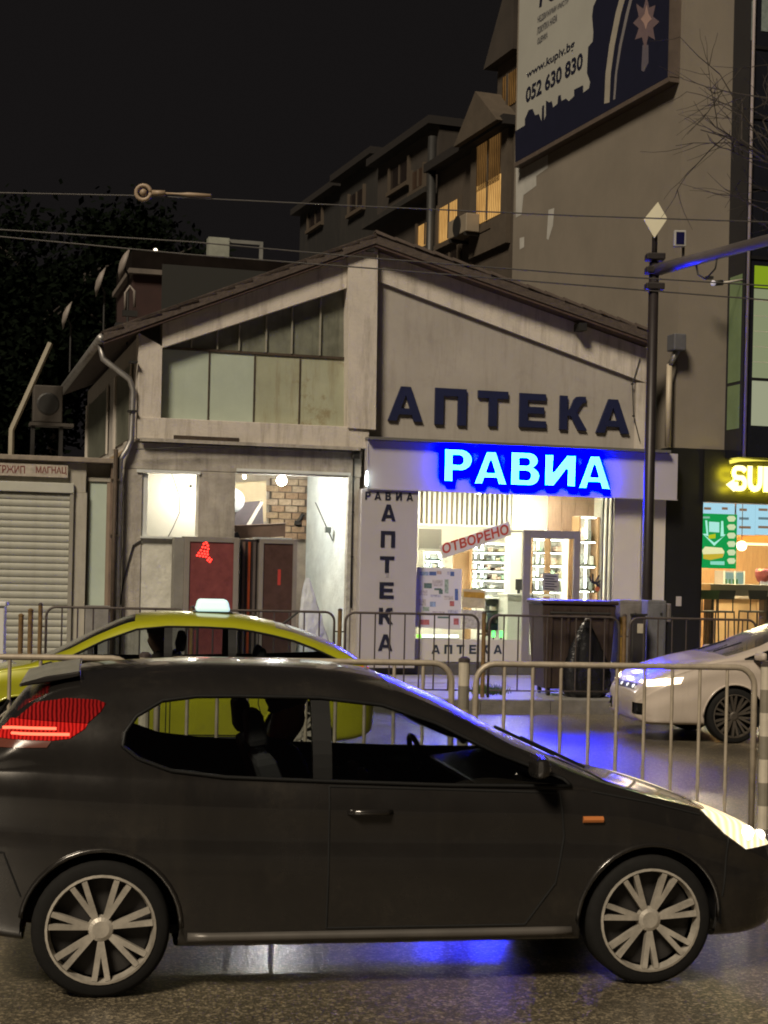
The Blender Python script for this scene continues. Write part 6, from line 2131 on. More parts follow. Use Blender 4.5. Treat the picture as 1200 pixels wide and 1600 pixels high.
    def take(sel, off=0.0):
        fs_ = [f for f in bm.faces if sel(f)]
        mb = MB()
        idx = {}
        for f in fs_:
            fi = []
            for v in f.verts:
                if v not in idx:
                    idx[v] = len(mb.v)
                    mb.v.append(tuple(v.co - v.normal * off))
                fi.append(idx[v])
            mb.f.append(tuple(fi))
        bmesh.ops.delete(bm, geom=fs_, context='FACES')
        return mb

    def cen(f):
        return f.calc_center_median()

    parts = {}
    # inner lining: the shell shifted inwards, without glass and arches
    bm.normal_update()
    # side windows
    glass = []
    for w in sp['side_glass']:
        poly = [(x, min(z, gz_edge(x) - .022)) for x, z in w]
        cut(poly, lambda f: f[reg] in (0, 1))
        for s_ in (-1, 1):
            glass.append(('side_window', take(lambda f: f[reg] in (0, 1) and cen(f).y * s_ > .2 and inside(poly, cen(f).x, cen(f).z), .006), CGL))
    for nm, (x0, x1) in (('windscreen', sp['ws']), ('rear_window', sp['rw'])):
        poly = [(x0, 0), (x1, 0), (x1, 3), (x0, 3)]
        for xx in (x0, x1):
            fs_ = [f for f in bm.faces if f[reg] in (2, 4)]
            ge = set()
            for f in fs_:
                ge.add(f); ge.update(f.edges); ge.update(f.verts)
            bmesh.ops.bisect_plane(bm, geom=list(ge), dist=1e-5, plane_co=(xx, 0, 0), plane_no=(1, 0, 0))
        glass.append((nm, take(lambda f: f[reg] == 4 and x0 < cen(f).x < x1, .006), WGL))
    # lamps and other patches cut into the skin
    patches = []
    for (nm, poly, axis, test, m_, each) in sp['patches']:
        cut(poly, lambda f: test(cen(f)), axis)
        for s_ in ((-1, 1) if each else (0,)):
            mb = take(lambda f: test(cen(f)) and (cen(f).y * s_ > 0 or s_ == 0) and inside(poly, cen(f).x if axis == 'xz' else cen(f).y, cen(f).z), -.004 if nm != 'grille' else .02)
            if mb.v:
                patches.append((nm, mb, m_))
    # wheel arches
    wr_ = sp['wr']
    for wx in (0.0, sp['wb']):
        poly = [(wx + (wr_ + .045) * math.cos(R(a)), wr_ + (wr_ + .045) * math.sin(R(a))) for a in range(0, 360, 12)]
        cut(poly, lambda f: f[reg] in (0, 3) and abs(cen(f).y) > .3)
        take(lambda f: f[reg] in (0, 3) and abs(cen(f).y) > .42 and inside(poly, cen(f).x, cen(f).z))
    # doors
    doors = []
    for poly in sp['doors']:
        cut(poly, lambda f: f[reg] == 0)
        for s_ in (-1, 1):
            doors.append(take(lambda f: f[reg] == 0 and cen(f).y * s_ > .3 and inside(poly, cen(f).x, cen(f).z)))

    mb = MB()
    idx = {v: i for i, v in enumerate(bm.verts)}
    mb.v = [tuple(v.co) for v in bm.verts]
    mb.f = [tuple(idx[v] for v in f.verts) for f in bm.faces]
    nrm = {v: v.normal.copy() for v in bm.verts}
    lin = MB()
    lin.v = [tuple(v.co - nrm[v] * .022) for v in bm.verts]
    lin.f = [tuple(idx[v] for v in f.verts) for f in bm.faces if f[reg] in (0, 1, 2, 4)]
    bm.free()
    body = mb.build('body', sp['paint'], t, smooth=True)
    lin.build('lining', mat('car_lining', (.03, .028, .026), .9, var=.1), t, smooth=True)
    for nm, m2, mm in glass:
        if m2.v:
            m2.build(nm, mm, t, smooth=True)
    for nm, m2, mm in patches:
        o = m2.build(nm, mm, t, smooth=True)
    side_y = lambda x, z: _side_y(section, x, z)
    for i, m2 in enumerate(doors):
        if not m2.v:
            continue
        d = m2.build('door', sp['paint'], t, smooth=True)
        s_ = 1 if sum(v[1] for v in m2.v) > 0 else -1
        hx, hz = sp['handles'][i // 2]
        hy = side_y(hx, hz)
        MB().tube([(hx - .1, s_ * (hy - .005), hz), (hx - .07, s_ * (hy + .03), hz + .005), (hx + .07, s_ * (hy + .03), hz + .005), (hx + .1, s_ * (hy - .005), hz)], .015, 8).build('handle', sp.get('handle_mat', sp['paint']), d, smooth=True)
    # shut lines along the door edges
    for poly in sp['doors']:
        for s_ in (-1, 1):
            m2 = MB()
            loop = poly + [poly[0]]
            for k in range(len(loop) - 1):
                (x0, z0), (x1, z1) = loop[k], loop[k + 1]
                n_ = max(2, int(math.hypot(x1 - x0, z1 - z0) / .05))
                pts = []
                for j in range(n_ + 1):
                    u = j / n_
                    xx, zz = x0 + (x1 - x0) * u, z0 + (z1 - z0) * u
                    pts.append((xx, s_ * (side_y(xx, zz) + .0005), zz))
                m2.tube(pts, .005, 6)
            m2.build('shut_line', RUB, t)
    # further panel gaps
    for ln in sp.get('lines', []):
        for s_ in (-1, 1):
            pts = []
            for k_ in range(len(ln) - 1):
                for j in range(6):
                    u = j / 6
                    xx, zz = ln[k_][0] + (ln[k_ + 1][0] - ln[k_][0]) * u, ln[k_][1] + (ln[k_ + 1][1] - ln[k_][1]) * u
                    pts.append((xx, s_ * (side_y(xx, zz) + .0005), zz))
            xx, zz = ln[-1]
            pts.append((xx, s_ * (side_y(xx, zz) + .0005), zz))
            MB().tube(pts, .005, 6).build('shut_line', RUB, t)
    # window surround
    for w in sp['side_glass']:
        for s_ in (-1, 1):
            pts = []
            loop = [(x, min(z, gz_edge(x) - .022)) for x, z in w]
            loop.append(loop[0])
            for k in range(len(loop) - 1):
                for j in range(5):
                    u = j / 5
                    xx, zz = loop[k][0] + (loop[k + 1][0] - loop[k][0]) * u, loop[k][1] + (loop[k + 1][1] - loop[k][1]) * u
                    pts.append((xx, s_ * (side_y(xx, zz) + .002), zz))
            MB().tube(pts + pts[:1], .010, 6, False).build('window_seal', TRIM, t, smooth=True)
    # blacked-out door pillars behind the glass line
    for (xp, wp) in sp.get('pillars', []):
        for s_ in (-1, 1):
            z0_, z1_ = fzb(xp) + .01, gz_edge(xp) - .03
            m2 = MB()
            for j in range(7):
                zz = z0_ + (z1_ - z0_) * j / 6
                yy = side_y(xp, zz) - .004
                for dx in (-wp, wp):
                    m2.v.append((xp + dx, s_ * yy, zz))
                for dx in (-wp, wp):
                    m2.v.append((xp + dx, s_ * (yy - .05), zz))
            for j in range(6):
                a_ = 4 * j
                m2.f += [(a_, a_ + 1, a_ + 5, a_ + 4), (a_ + 2, a_ + 6, a_ + 7, a_ + 3), (a_, a_ + 4, a_ + 6, a_ + 2), (a_ + 1, a_ + 3, a_ + 7, a_ + 5)]
            m2.build('door_pillar', TRIM, t)
    # sill strip
    for s_ in (-1, 1):
        pts = []
        for k in range(20):
            xx = wr_ + .08 + (sp['wb'] - 2 * wr_ - .16) * k / 19
            zz = fzl(xx) + .065
            pts.append((xx, s_ * (side_y(xx, zz) + .004), zz))
        MB().tube(pts, .022, 8).build('sill', sp.get('sill', TRIM), t, smooth=True)
    # wheels
    hwW = sp['track']
    for wx in (0.0, sp['wb']):
        for s_ in (-1, 1):
            w_ = MB().lathe([(wr_ * .78, -.09), (wr_ * .93, -.10), (wr_, -.075), (wr_ * 1.0, 0), (wr_, .075), (wr_ * .93, .10), (wr_ * .78, .09)], 40, (wx, s_ * hwW, wr_), 'y')
            w_.f = w_.f[:-2]
            w_ = w_.build('wheel', TYRE, t, smooth=True)
            rim = MB()
            o_ = s_ * (hwW) + s_ * .092
            k0 = len(rim.v)
            rim.lathe([(wr_ * .80, -.012 * s_), (wr_ * .80, .006 * s_), (wr_ * .765, .008 * s_), (wr_ * .73, -.04 * s_)], 40, (wx, o_, wr_), 'y')
            rim.f = rim.f[:-2]
            ns = sp.get('spokes', 7)
            for q in range(ns):
                for dq in (-.13, .13):
                    an = 2 * math.pi * q / ns + .25
                    p0 = (wx + .045 * math.cos(an), wr_ + .045 * math.sin(an))
                    an2 = an + dq
                    p1 = (wx + wr_ * .75 * math.cos(an2), wr_ + wr_ * .75 * math.sin(an2))
                    nx, nz = -math.sin(an2) * .0125, math.cos(an2) * .0125
                    rim.add([(p0[0] - nx, o_ - .012 * s_, p0[1] - nz), (p0[0] + nx, o_ - .012 * s_, p0[1] + nz), (p1[0] + nx, o_ + .004 * s_, p1[1] + nz), (p1[0] - nx, o_ + .004 * s_, p1[1] - nz),
                             (p0[0] - nx, o_ - .045 * s_, p0[1] - nz), (p0[0] + nx, o_ - .045 * s_, p0[1] + nz), (p1[0] + nx, o_ - .03 * s_, p1[1] + nz), (p1[0] - nx, o_ - .03 * s_, p1[1] - nz)],
                            [(0, 1, 2, 3), (0, 4, 5, 1), (1, 5, 6, 2), (2, 6, 7, 3), (3, 7, 4, 0)])
            rim.lathe([(.062, -.04 * s_), (.055, -.010 * s_), (.038, -.002 * s_)], 20, (wx, o_, wr_), 'y')
            rim.build('rim', sp.get('rim', RIMM), w_)
            MB().lathe([(wr_ * .74, -.075 * s_), (wr_ * .72, -.07 * s_), (.03, -.07 * s_)], 24, (wx, o_, wr_), 'y').build('brake_disc', mat('brake_dark', (.035, .032, .03), .6, metal=.4), w_)
            # arch liner
            lb = MB()
            rr = wr_ + .05
            n_ = 22
            for k in range(n_ + 1):
                a = R(-4 + 188 * k / n_)
                for y in (s_ * (hwW - .26), s_ * (min(hwW + .10, side_y(wx, wr_ + rr * .8)))):
                    lb.v.append((wx + rr * math.cos(a), y, max(.20, wr_ + rr * math.sin(a))))
            for k in range(n_):
                lb.f.append((2 * k, 2 * k + 1, 2 * k + 3, 2 * k + 2))
            k0 = len(lb.v)
            lb.v.append((wx, s_ * (hwW - .26), wr_))
            for k in range(n_):
                lb.f.append((2 * k, 2 * k + 2, k0))
            lb.build('arch_liner', TRIM, t)
            # lip around the arch
            pts = []
            for k in range(25):
                a = R(-8 + 196 * k / 24)
                xx, zz = wx + rr * math.cos(a), wr_ + rr * math.sin(a)
                if zz > fzl(xx) + .09:
                    pts.append((xx, s_ * (side_y(xx, zz) - .002), zz))
            if len(pts) > 2:
                MB().tube(pts, .013, 6).build('arch_lip', sp['paint'], t, smooth=True)
    # floor and cabin
    x0, x1 = sp['cabin']
    MB().box(x0, x1, -.62, .62, .24, .28).build('floor_pan', TRIM, t)
    MB().prism([(x1 - .35, .5), (x1 - .05, .5), (x1 + .15, sp['dash'] - .06), (x1 - .1, sp['dash']), (x1 - .4, sp['dash'] - .04)], -.66, .66).build('dashboard', TRIM, t, bevel=.02)
    for y in (-.36, .36):
        sx = sp['seat_x']
        st = MB().prism([(sx, .34), (sx + .5, .38), (sx + .5, .54), (sx + .06, .50)], y - .24, y + .24).build('seat', SEAT, t, bevel=.03)
        MB().prism([(sx + .02, .45), (sx + .14, .45), (sx - .12, 1.08), (sx - .22, 1.06)], y - .23, y + .23).build('seat_back', SEAT, st, bevel=.04)
        MB().prism([(sx - .23, 1.09), (sx - .13, 1.11), (sx - .17, 1.28), (sx - .25, 1.27)], y - .13, y + .13).build('headrest', SEAT, st, bevel=.03)
    rx = sp['seat_x'] - .85
    bs_ = MB().prism([(rx, .40), (rx + .48, .42), (rx + .48, .54), (rx + .06, .5)], -.6, .6).build('rear_bench', SEAT, t, bevel=.03)
    MB().prism([(rx + .02, .45), (rx + .14, .45), (rx - .10, .98), (rx - .2, .98)], -.6, .6).build('bench_back', SEAT, bs_, bevel=.03)
    for y in (-.36, .36):
        MB().prism([(rx - .2, 1.0), (rx - .1, 1.0), (rx - .13, 1.14), (rx - .2, 1.14)], y - .12, y + .12).build('headrest', SEAT, bs_, bevel=.03)
    sw = (x1 - .5, .36, sp['dash'] - .06)
    pts = [(sw[0] - .12 * math.sin(R(a)) * .45, sw[1] + .18 * math.cos(R(a)), sw[2] + .18 * math.sin(R(a)) * .9) for a in range(0, 361, 20)]
    wl = MB().tube(pts, .015, 8).build('steering_wheel', TRIM, t, smooth=True)
    MB().tube([(sw[0], sw[1], sw[2]), (x1 - .2, sw[1], sp['dash'] - .15)], .03, 8).build('column', TRIM, wl)
    # mirrors
    mx, mz = sp['mirror']
    for s_ in (-1, 1):
        hy = side_y(mx, mz) + .02
        yy = s_ * (hy + .02), s_ * (hy + .20)
        m2 = MB().add([(mx - .05, yy[0], mz - .02), (mx + .06, yy[0], mz - .01), (mx + .06, yy[0], mz + .09), (mx - .05, yy[0], mz + .10), (mx - .05, yy[1], mz - .01), (mx + .02, yy[1], mz + .0), (mx + .02, yy[1], mz + .08), (mx - .05, yy[1], mz + .09)], [(0, 3, 2, 1), (4, 5, 6, 7), (0, 1, 5, 4), (1, 2, 6, 5), (2, 3, 7, 6), (3, 0, 4, 7)]).build('mirror', sp.get('mirror_mat', sp['paint']), t, bevel=.03)
        MB().tube([(mx + .02, s_ * (hy - .04), mz - .02), (mx + .01, s_ * (hy + .06), mz)], .022, 8).build('stalk', TRIM, m2)
    return t, section, side_y


def _side_y(section, x, z):
    pts, n0, n1, ze, re = section(x)
    best = None
    for i in range(2, n1):
        (y0, z0), (y1, z1) = pts[i], pts[i + 1]
        if (z0 <= z <= z1) or (z1 <= z <= z0):
            u = (z - z0) / (z1 - z0) if abs(z1 - z0) > 1e-9 else 0
            y = y0 + (y1 - y0) * u
            if best is None or y > best:
                best = y
    if best is None:
        best = pts[n1][0] if z > ze else pts[3][0]
    return best


def driver(fr, sx, y, label, cloth):
    """seated driver: one continuous skinned figure, hands towards the wheel"""
    V = [(sx + .12, 0, .56), (sx + .04, 0, .76), (sx - .02, 0, .95), (sx - .01, 0, 1.05), (sx + .02, 0, 1.12), (sx + .04, 0, 1.22), (sx + .03, 0, 1.31),
         (sx + .0, .19, .98), (sx + .12, .25, .78), (sx + .36, .17, .84), (sx + .44, .15, .90),
         (sx + .0, -.19, .98), (sx + .12, -.25, .78), (sx + .36, -.17, .84), (sx + .44, -.15, .90),
         (sx + .2, .10, .56), (sx + .58, .13, .60), (sx + .85, .13, .34), (sx + .98, .13, .32),
         (sx + .2, -.10, .56), (sx + .58, -.13, .60), (sx + .85, -.13, .34), (sx + .98, -.13, .32), (sx + .115, 0, 1.19)]
    E = [(0, 1), (1, 2), (2, 3), (3, 4), (4, 5), (5, 6), (2, 7), (7, 8), (8, 9), (9, 10), (2, 11), (11, 12), (12, 13), (13, 14), (0, 15), (15, 16), (16, 17), (17, 18), (0, 19), (19, 20), (20, 21), (21, 22), (4, 23)]
    Rr = [.15, .15, .15, .07, .085, .105, .06, .075, .055, .042, .04, .075, .055, .042, .04, .1, .075, .055, .045, .1, .075, .055, .045, .03]
    me = bpy.data.meshes.new('person')
    me.from_pydata([(a, y + b, c) for a, b, c in V], E, [])
    ob = bpy.data.objects.new('person_tmp', me)
    COL.objects.link(ob)
    sk_ = ob.modifiers.new('skin', 'SKIN')
    for i, r_ in enumerate(Rr):
        me.skin_vertices[0].data[i].radius = (r_, r_)
    me.skin_vertices[0].data[0].use_root = True
    ss_ = ob.modifiers.new('sub', 'SUBSURF')
    ss_.levels = 2
    ss_.render_levels = 2
    dg = bpy.context.evaluated_depsgraph_get()
    m2 = bpy.data.meshes.new_from_object(ob.evaluated_get(dg))
    m2.name = 'person'
    bpy.data.objects.remove(ob)
    p = bpy.data.objects.new('person', m2)
    COL.objects.link(p)
    m2.materials.clear()
    m2.materials.append(cloth)
    m2.materials.append(mat('skin_tone', (.30, .17, .115), .6, var=.08))
    for pl_ in m2.polygons:
        c = pl_.center
        pl_.use_smooth = True
        head = c.z > 1.06 and abs(c.y - y) < .14
        hand = c.x > sx + .385 and c.z > .7
        pl_.material_index = 1 if (head or hand) else 0
    p.location = fr.w(0, 0, 0)
    p.rotation_euler = (0, 0, fr.ang)
    BASE[p.name] = (0, 0, 0)
    tag(p, label, 'person')
    hr = MB().ball((sx + .015, y, 1.285), .118, 14, 10, (1.0, .88, .9))
    hr.v = [(a if c > 1.2 else a - .03, b, c) for a, b, c in hr.v]
    hr.build('hair', mat('dark_hair', (.02, .015, .012), .7), p, smooth=True)
    return p


def hexpaint(name, col, metal, rough, flake=.1):
    return mat(name, col, rough, metal=metal, var=flake, scale=2.0, coat=.8, bump=.0, spots=.22, streak=.18, streak_col=(.10, .085, .065), rvar=.08)


# ---- dark hatchback close to the camera, heading right
pr_, pf_ = on_z(155, 1553), on_z(1005, 1532)
ang = math.atan2(pf_.y - pr_.y, pf_.x - pr_.x)
WB = (pf_ - pr_).length
hw0 = .86
nrm_ = Vector((-math.sin(ang), math.cos(ang), 0))
o_ = pr_ + nrm_ * (hw0 - .10)
CARA = Frame(o_, ang)
k = WB / 2.60
HEADW = curtain('headlamp_lens', (.80, .60, .30), (1.0, .92, .66), 1.6, 7.0)
TAILR = curtain('tail_lamp_red', (.30, .004, .004), (1.0, .03, .02), .75, 17.0)
TAILD = curtain('tail_lamp_dim', (.08, .003, .003), (.55, .02, .016), .6, 17.0)
AMB = mat('tail_lamp_amber', (.09, .03, .022), .25, emit=(1.0, .25, .1), estr=.03, var=.0)
GRAPH = hexpaint('graphite_paint', (.031, .028, .026), .5, .24)
ctrlA = [(-.70, .70, .62, .52, .46), (-.66, .88, .82, .66, .36), (-.60, 1.02, .98, .74, .30), (-.50, 1.20, 1.03, .79, .26), (-.36, 1.37, 1.03, .82, .24), (-.18, 1.445, 1.02, .84, .22), (.1, 1.48, 1.005, .855, .21), (.55, 1.50, .985, .86, .20), (1.0, 1.495, .97, .86, .20), (1.32, 1.46, .96, .86, .20),
         (1.62, 1.355, .952, .86, .20), (2.0, 1.165, .945, .858, .20), (2.46, .955, .92, .855, .20), (2.64, .905, .875, .85, .20), (2.88, .85, .81, .84, .20), (3.08, .785, .73, .80, .20), (3.26, .70, .63, .70, .22), (3.36, .60, .54, .58, .26), (3.40, .54, .48, .48, .30)]
ctrlA = [(x * k, a, b, c, d) for x, a, b, c, d in ctrlA]
spA = dict(name='dark_hatchback', ctrl=ctrlA, wb=WB, wr=.312, track=hw0 - .11, paint=GRAPH, tumble=.40,
           side_glass=[[(.08 * k, 1.14), (.09 * k, 1.20), (.14 * k, 1.27), (.26 * k, 1.34), (.42 * k, 1.378), (.6 * k, 1.395), (1.0 * k, 1.40), (1.30 * k, 1.375), (1.56 * k, 1.295), (1.85 * k, 1.15), (2.16 * k, .99), (2.20 * k, .955), (1.6 * k, .962), (1.05 * k, .98), (.55 * k, 1.0), (.30 * k, 1.03), (.15 * k, 1.085)]], pillars=[(1.0 * k, .045)],
           ws=(1.36 * k, 2.43 * k), rw=(-.56 * k, -.26 * k),
           patches=[('tail_light', [(-.54, 1.165), (-.24, 1.16), (-.16, 1.17), (-.09, 1.215), (-.08, 1.235), (-.40, 1.25), (-.54, 1.235)], 'xz', lambda c: c.x < .1 and abs(c.y) > .35, TAILR, True),
                    ('tail_light_upper', [(-.40, 1.252), (-.08, 1.237), (-.02, 1.29), (.0, 1.325), (-.04, 1.34), (-.18, 1.345), (-.32, 1.32)], 'xz', lambda c: c.x < .1 and abs(c.y) > .35, TAILD, True),
                    ('tail_light_base', [(-.54, 1.163), (-.50, 1.125), (-.26, 1.13), (-.24, 1.158)], 'xz', lambda c: c.x < .1 and abs(c.y) > .35, AMB, True),
                    ('headlight', [(2.86 * k, .835), (2.98 * k, .72), (3.1 * k, .64), (3.38 * k, .64), (3.38 * k, .74), (3.15 * k, .80)], 'xz', lambda c: c.x > 2.6 and abs(c.y) > .34, HEADW, True),
                    ('grille', [(-.32, .30), (.32, .30), (.36, .44), (-.36, .44)], 'yz', lambda c: c.x > 3.25 * k, TRIM, False)],
           doors=[[(1.03 * k, .30), (1.98 * k, .30), (2.12 * k, .50), (2.16 * k, .72), (2.14 * k, .925), (1.6 * k, .942), (1.03 * k, .958)]], handles=[(1.22 * k, .84)],
           cabin=(-.3, 2.2 * k), dash=.97, seat_x=.92, mirror=(2.02 * k, 1.02), sill=mat('sill_grey', (.11, .10, .09), .4, metal=.3, var=.2), spokes=7, mirror_mat=GRAPH,
           lines=[[(-.36, .46), (-.44, .66), (-.62, .68)], [(2.97 * k, .42), (2.99 * k, .60), (3.0 * k, .70)], [(2.30 * k, .93), (2.6 * k, .875), (2.85 * k, .815)]])
carA, secA, syA = car(spA, CARA, 'dark grey three-door hatchback crossing close in front of the camera')
# glowing bars in the tail lamps, projector bulbs in the headlamps
for s_ in (-1, 1):
    for zz, x0_, x1_ in ((1.19, -.42, -.16), (1.215, -.46, -.22)):
        pts = [(x_, s_ * (syA(x_, zz) + .010), zz) for x_ in [x0_ + (x1_ - x0_) * j / 6 for j in range(7)]]
        MB().tube(pts, .007, 6).build('tail_light_bar', glow('tail_bar', (1.0, .12, .06), 3.2), carA)
    for x_, zz, r_ in ((3.12 * k, .715, .036), (3.22 * k, .69, .028)):
        MB().ball((x_, s_ * (syA(x_, zz) + .0), zz), r_, 12, 8).build('headlight_bulb', glow('head_bulb', (1.0, .9, .7), 9), carA, smooth=True)
# roof spoiler, wipers, number plate, side indicator
MB().prism([(-.12, 1.44), (-.28, 1.405), (-.40, 1.385), (-.40, 1.40), (-.28, 1.436), (-.12, 1.462)], -.52, .52).build('roof_spoiler', GRAPH, carA, bevel=.008)
for y in (-.25, .3):
    MB().tube([(2.44 * k, y, .975), (2.12 * k, y + .1, 1.12)], .009, 6).build('wiper', TRIM, carA)
ix = 2.3 * k
MB().tube([(ix - .05, -(syA(ix, .80) + .002), .80), (ix + .05, -(syA(ix, .80) + .002), .80)], .016, 8).build('side_indicator', mat('indicator_amber', (.5, .17, .05), .3, var=0), carA)
MB().tube([(-.46, -.30, 1.30), (-.60, .05, 1.08)], .010, 6).build('rear_wiper', TRIM, carA)
driver(CARA, .95, .36, 'driver in dark clothes at the wheel of the dark hatchback', mat('dark_jacket', (.025, .024, .03), .9, var=.2))

# ---- yellow taxi in the far lane, heading left
YP = hexpaint('taxi_yellow', (.36, .36, .012), .1, .35, .06)
tn = deep(300, 1000, 15.7)
ta_, tb_, _ = RD.loc(tn)
TY = tb_ + .86
rear_a = RD.at(572, 1040, TY)[0]
ang2 = RD.ang + math.pi
WB2 = 2.70
ax0 = rear_a - .78      # rear axle
o2 = RD.w(ax0, TY, 0)
CART = Frame((o2.x, o2.y), ang2)
TW2 = mat('taxi_tail', (.35, .02, .02), .25, emit=(1, .05, .03), estr=.4, var=0)
ctrlT = [(-.80, .72, .64, .58, .45), (-.77, .90, .84, .70, .34), (-.68, 1.02, .98, .80, .28), (-.50, 1.15, 1.01, .84, .24), (-.2, 1.29, 1.005, .86, .22), (.2, 1.41, .995, .87, .21), (.7, 1.485, .98, .875, .20), (1.2, 1.495, .965, .875, .20), (1.6, 1.46, .955, .875, .20), (1.95, 1.33, .945, .87, .20),
         (2.3, 1.15, .935, .87, .20), (2.65, .985, .925, .865, .20), (2.9, .93, .89, .86, .20), (3.2, .86, .80, .82, .20), (3.45, .74, .68, .72, .22), (3.58, .62, .56, .58, .26), (3.62, .56, .50, .48, .3)]
spT = dict(name='taxi', ctrl=ctrlT, wb=WB2, wr=.31, track=.765, paint=YP, tumble=.40,
           side_glass=[[(-.42, 1.045), (-.15, 1.165), (.05, 1.24), (.25, 1.305), (.45, 1.35), (.65, 1.385), (.95, 1.40), (1.3, 1.405), (1.6, 1.365), (1.92, 1.245), (2.25, 1.08), (2.5, .975), (1.32, .98), (.65, 1.0), (.1, 1.02)]], pillars=[(.66, .04), (1.29, .04), (2.05, .02)],
           ws=(1.62, 2.62), rw=(-.62, .22),
           patches=[('tail_light', [(-.76, .80), (-.50, .84), (-.46, .98), (-.70, 1.0)], 'xz', lambda c: c.x < -.3 and abs(c.y) > .4, TW2, True),
                    ('headlight', [(3.1, .80), (3.25, .66), (3.6, .62), (3.6, .70), (3.35, .78)], 'xz', lambda c: c.x > 2.9 and abs(c.y) > .38, HEADW, True),
                    ('grille', [(-.4, .3), (.4, .3), (.42, .46), (-.42, .46)], 'yz', lambda c: c.x > 3.4, TRIM, False)],
           doors=[[(.30, .30), (1.26, .30), (1.26, .95), (.35, .97), (.40, .62)], [(1.30, .30), (2.3, .30), (2.42, .6), (2.42, .91), (1.30, .95)]], handles=[(.52, .82), (1.5, .80)],
           cabin=(-.3, 2.5), dash=.94, seat_x=1.35, mirror=(2.35, .98), spokes=9)
carT, _, syT = car(spT, CART, 'yellow taxi with a lit roof sign passing behind the dark car')
rs = MB().add([(.66, -.24, 1.497), (1.02, -.24, 1.497), (1.02, .24, 1.497), (.66, .24, 1.497), (.69, -.22, 1.62), (.99, -.22, 1.62), (.99, .22, 1.62), (.69, .22, 1.62)], [(0, 3, 2, 1), (4, 5, 6, 7), (0, 1, 5, 4), (1, 2, 6, 5), (2, 3, 7, 6), (3, 0, 4, 7)])
rs.build('roof_sign', mat('roof_sign_glow', (.6, .66, .62), .4, emit=(.62, .95, .88), estr=.75, var=0), carT, bevel=.03)
MB().box(.64, 1.04, -.25, .25, 1.478, 1.496).build('sign_base', TRIM, carT)
MB().tube([(.1, .0, 1.38), (-.05, 0, 1.50)], .012, 6).build('aerial', TRIM, carT)
driver(CART, 1.38, -.36, 'driver in dark clothes at the wheel of the yellow taxi', mat('brown_jacket', (.04, .028, .024), .9, var=.2))

# ---- white car in the far lane, heading left, cut by the right picture edge
WP = hexpaint('white_paint', (.50, .43, .37), .0, .35, .05)
ww = on_z(1143, 1161)
wa, wb2, _ = RD.loc(ww)
WY = wb2 + .78
WBW = 2.62
o3 = RD.w(wa + WBW, WY, 0)
CARW = Frame((o3.x, o3.y), ang2)
ctrlW = [(-.85, .80, .72, .58, .45), (-.80, 1.0, .92, .72, .34), (-.66, 1.05, 1.0, .82, .28), (-.3, 1.12, 1.02, .86, .24), (.1, 1.34, 1.0, .87, .22), (.5, 1.44, .985, .88, .21), (1.1, 1.49, .98, .88, .20), (1.6, 1.45, .975, .88, .20), (2.0, 1.32, .97, .875, .20), (2.35, 1.165, .965, .87, .20),
         (2.70, 1.035, .96, .868, .20), (2.92, .985, .92, .865, .20), (3.2, .915, .83, .85, .20), (3.42, .84, .75, .82, .20), (3.58, .76, .66, .76, .20), (3.68, .67, .57, .68, .22), (3.74, .58, .50, .58, .26)]
HEADS = mat('headlamp_lens_white_car', (.5, .45, .38), .2, emit=(1.0, .78, .5), estr=4.0, var=0)
DRL = glow('daylight_led', (1, .95, .85), 1.6)
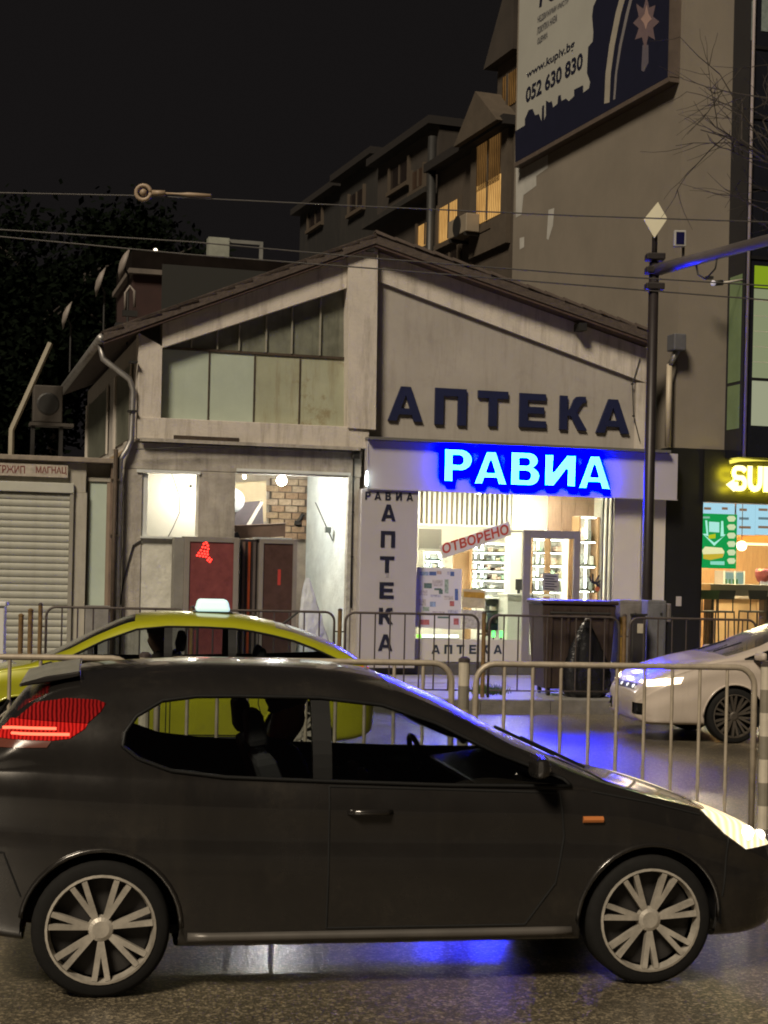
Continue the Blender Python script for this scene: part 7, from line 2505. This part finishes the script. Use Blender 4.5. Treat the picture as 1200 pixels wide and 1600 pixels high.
spW = dict(name='white_car', ctrl=ctrlW, wb=WBW, wr=.325, track=.77, paint=WP, tumble=.40,
           side_glass=[[(.12, 1.05), (.35, 1.24), (.62, 1.33), (.62, 1.0), (.2, 1.01)], [(.69, 1.36), (1.5, 1.365), (1.85, 1.28), (2.2, 1.12), (2.5, 1.0), (.69, 1.0)]],
           ws=(1.66, 2.68), rw=(-.28, .4),
           patches=[('headlight', [(3.24, .775), (3.28, .70), (3.64, .65), (3.66, .705), (3.5, .75)], 'xz', lambda c: c.x > 2.8 and abs(c.y) > .42, HEADS, True),
                    ('upper_grille', [(-.42, .60), (.42, .60), (.42, .665), (-.42, .665)], 'yz', lambda c: c.x > 3.4 and abs(c.y) < .6, TRIM, False),
                    ('grille', [(-.68, .31), (.68, .31), (.70, .45), (-.70, .45)], 'yz', lambda c: c.x > 3.2, TRIM, False)],
           doors=[[(1.0, .30), (2.1, .30), (2.2, .6), (2.3, .93), (1.0, .95)]], handles=[(1.2, .82)],
           cabin=(-.3, 2.55), dash=.96, seat_x=1.3, mirror=(2.35, 1.0), spokes=10, rim=mat('dull_rim', (.10, .085, .07), .5, metal=.5, var=.2))
carW, _, syW = car(spW, CARW, 'white car with its headlights on entering from the right edge')
for y in (-.35, -.12, .12, .35):
    MB().ball((3.70, y, .63), .028, 8, 6).build('daylight_led', DRL, carW)
for s_ in (-1, 1):
    MB().tube([(3.62, s_ * .6, .28), (3.68, s_ * .4, .28)], .02, 8).build('bumper_glint', mat('chrome', (0.6, 0.6, 0.6), 0.2, metal=1, var=0), carW)
for y in (-.25, .3):
    MB().tube([(2.70, y, 1.06), (2.38, y + .1, 1.18)], .009, 6).build('wiper', TRIM, carW)
driver(CARW, 1.34, -.36, 'driver in dark clothes at the wheel of the white car', mat('dark_jacket', (.025, .024, .03), .9))


# beams of the lit headlamps
def beam(fr, x, y, z, watts, col, tilt=5):
    d = bpy.data.lights.new('headlamp_beam', 'SPOT')
    d.energy = watts
    d.color = col
    d.spot_size = R(70)
    d.spot_blend = .9
    d.shadow_soft_size = .06
    o = bpy.data.objects.new('headlamp_beam', d)
    COL.objects.link(o)
    o.location = fr.w(x, y, z)
    v = fr.t * math.cos(R(tilt)) - Vector((0, 0, 1)) * math.sin(R(tilt))
    o.rotation_euler = (-v).to_track_quat('Z', 'Y').to_euler()
    return o


for y in (-.55, .55):
    beam(CARA, 3.46 * k, y, .66, 55, (1, .85, .55), 9)
    beam(CARW, 3.80, y, .66, 45, (1, .82, .55), 9)
    beam(CART, 3.70, y, .64, 30, (1, .85, .6), 9)
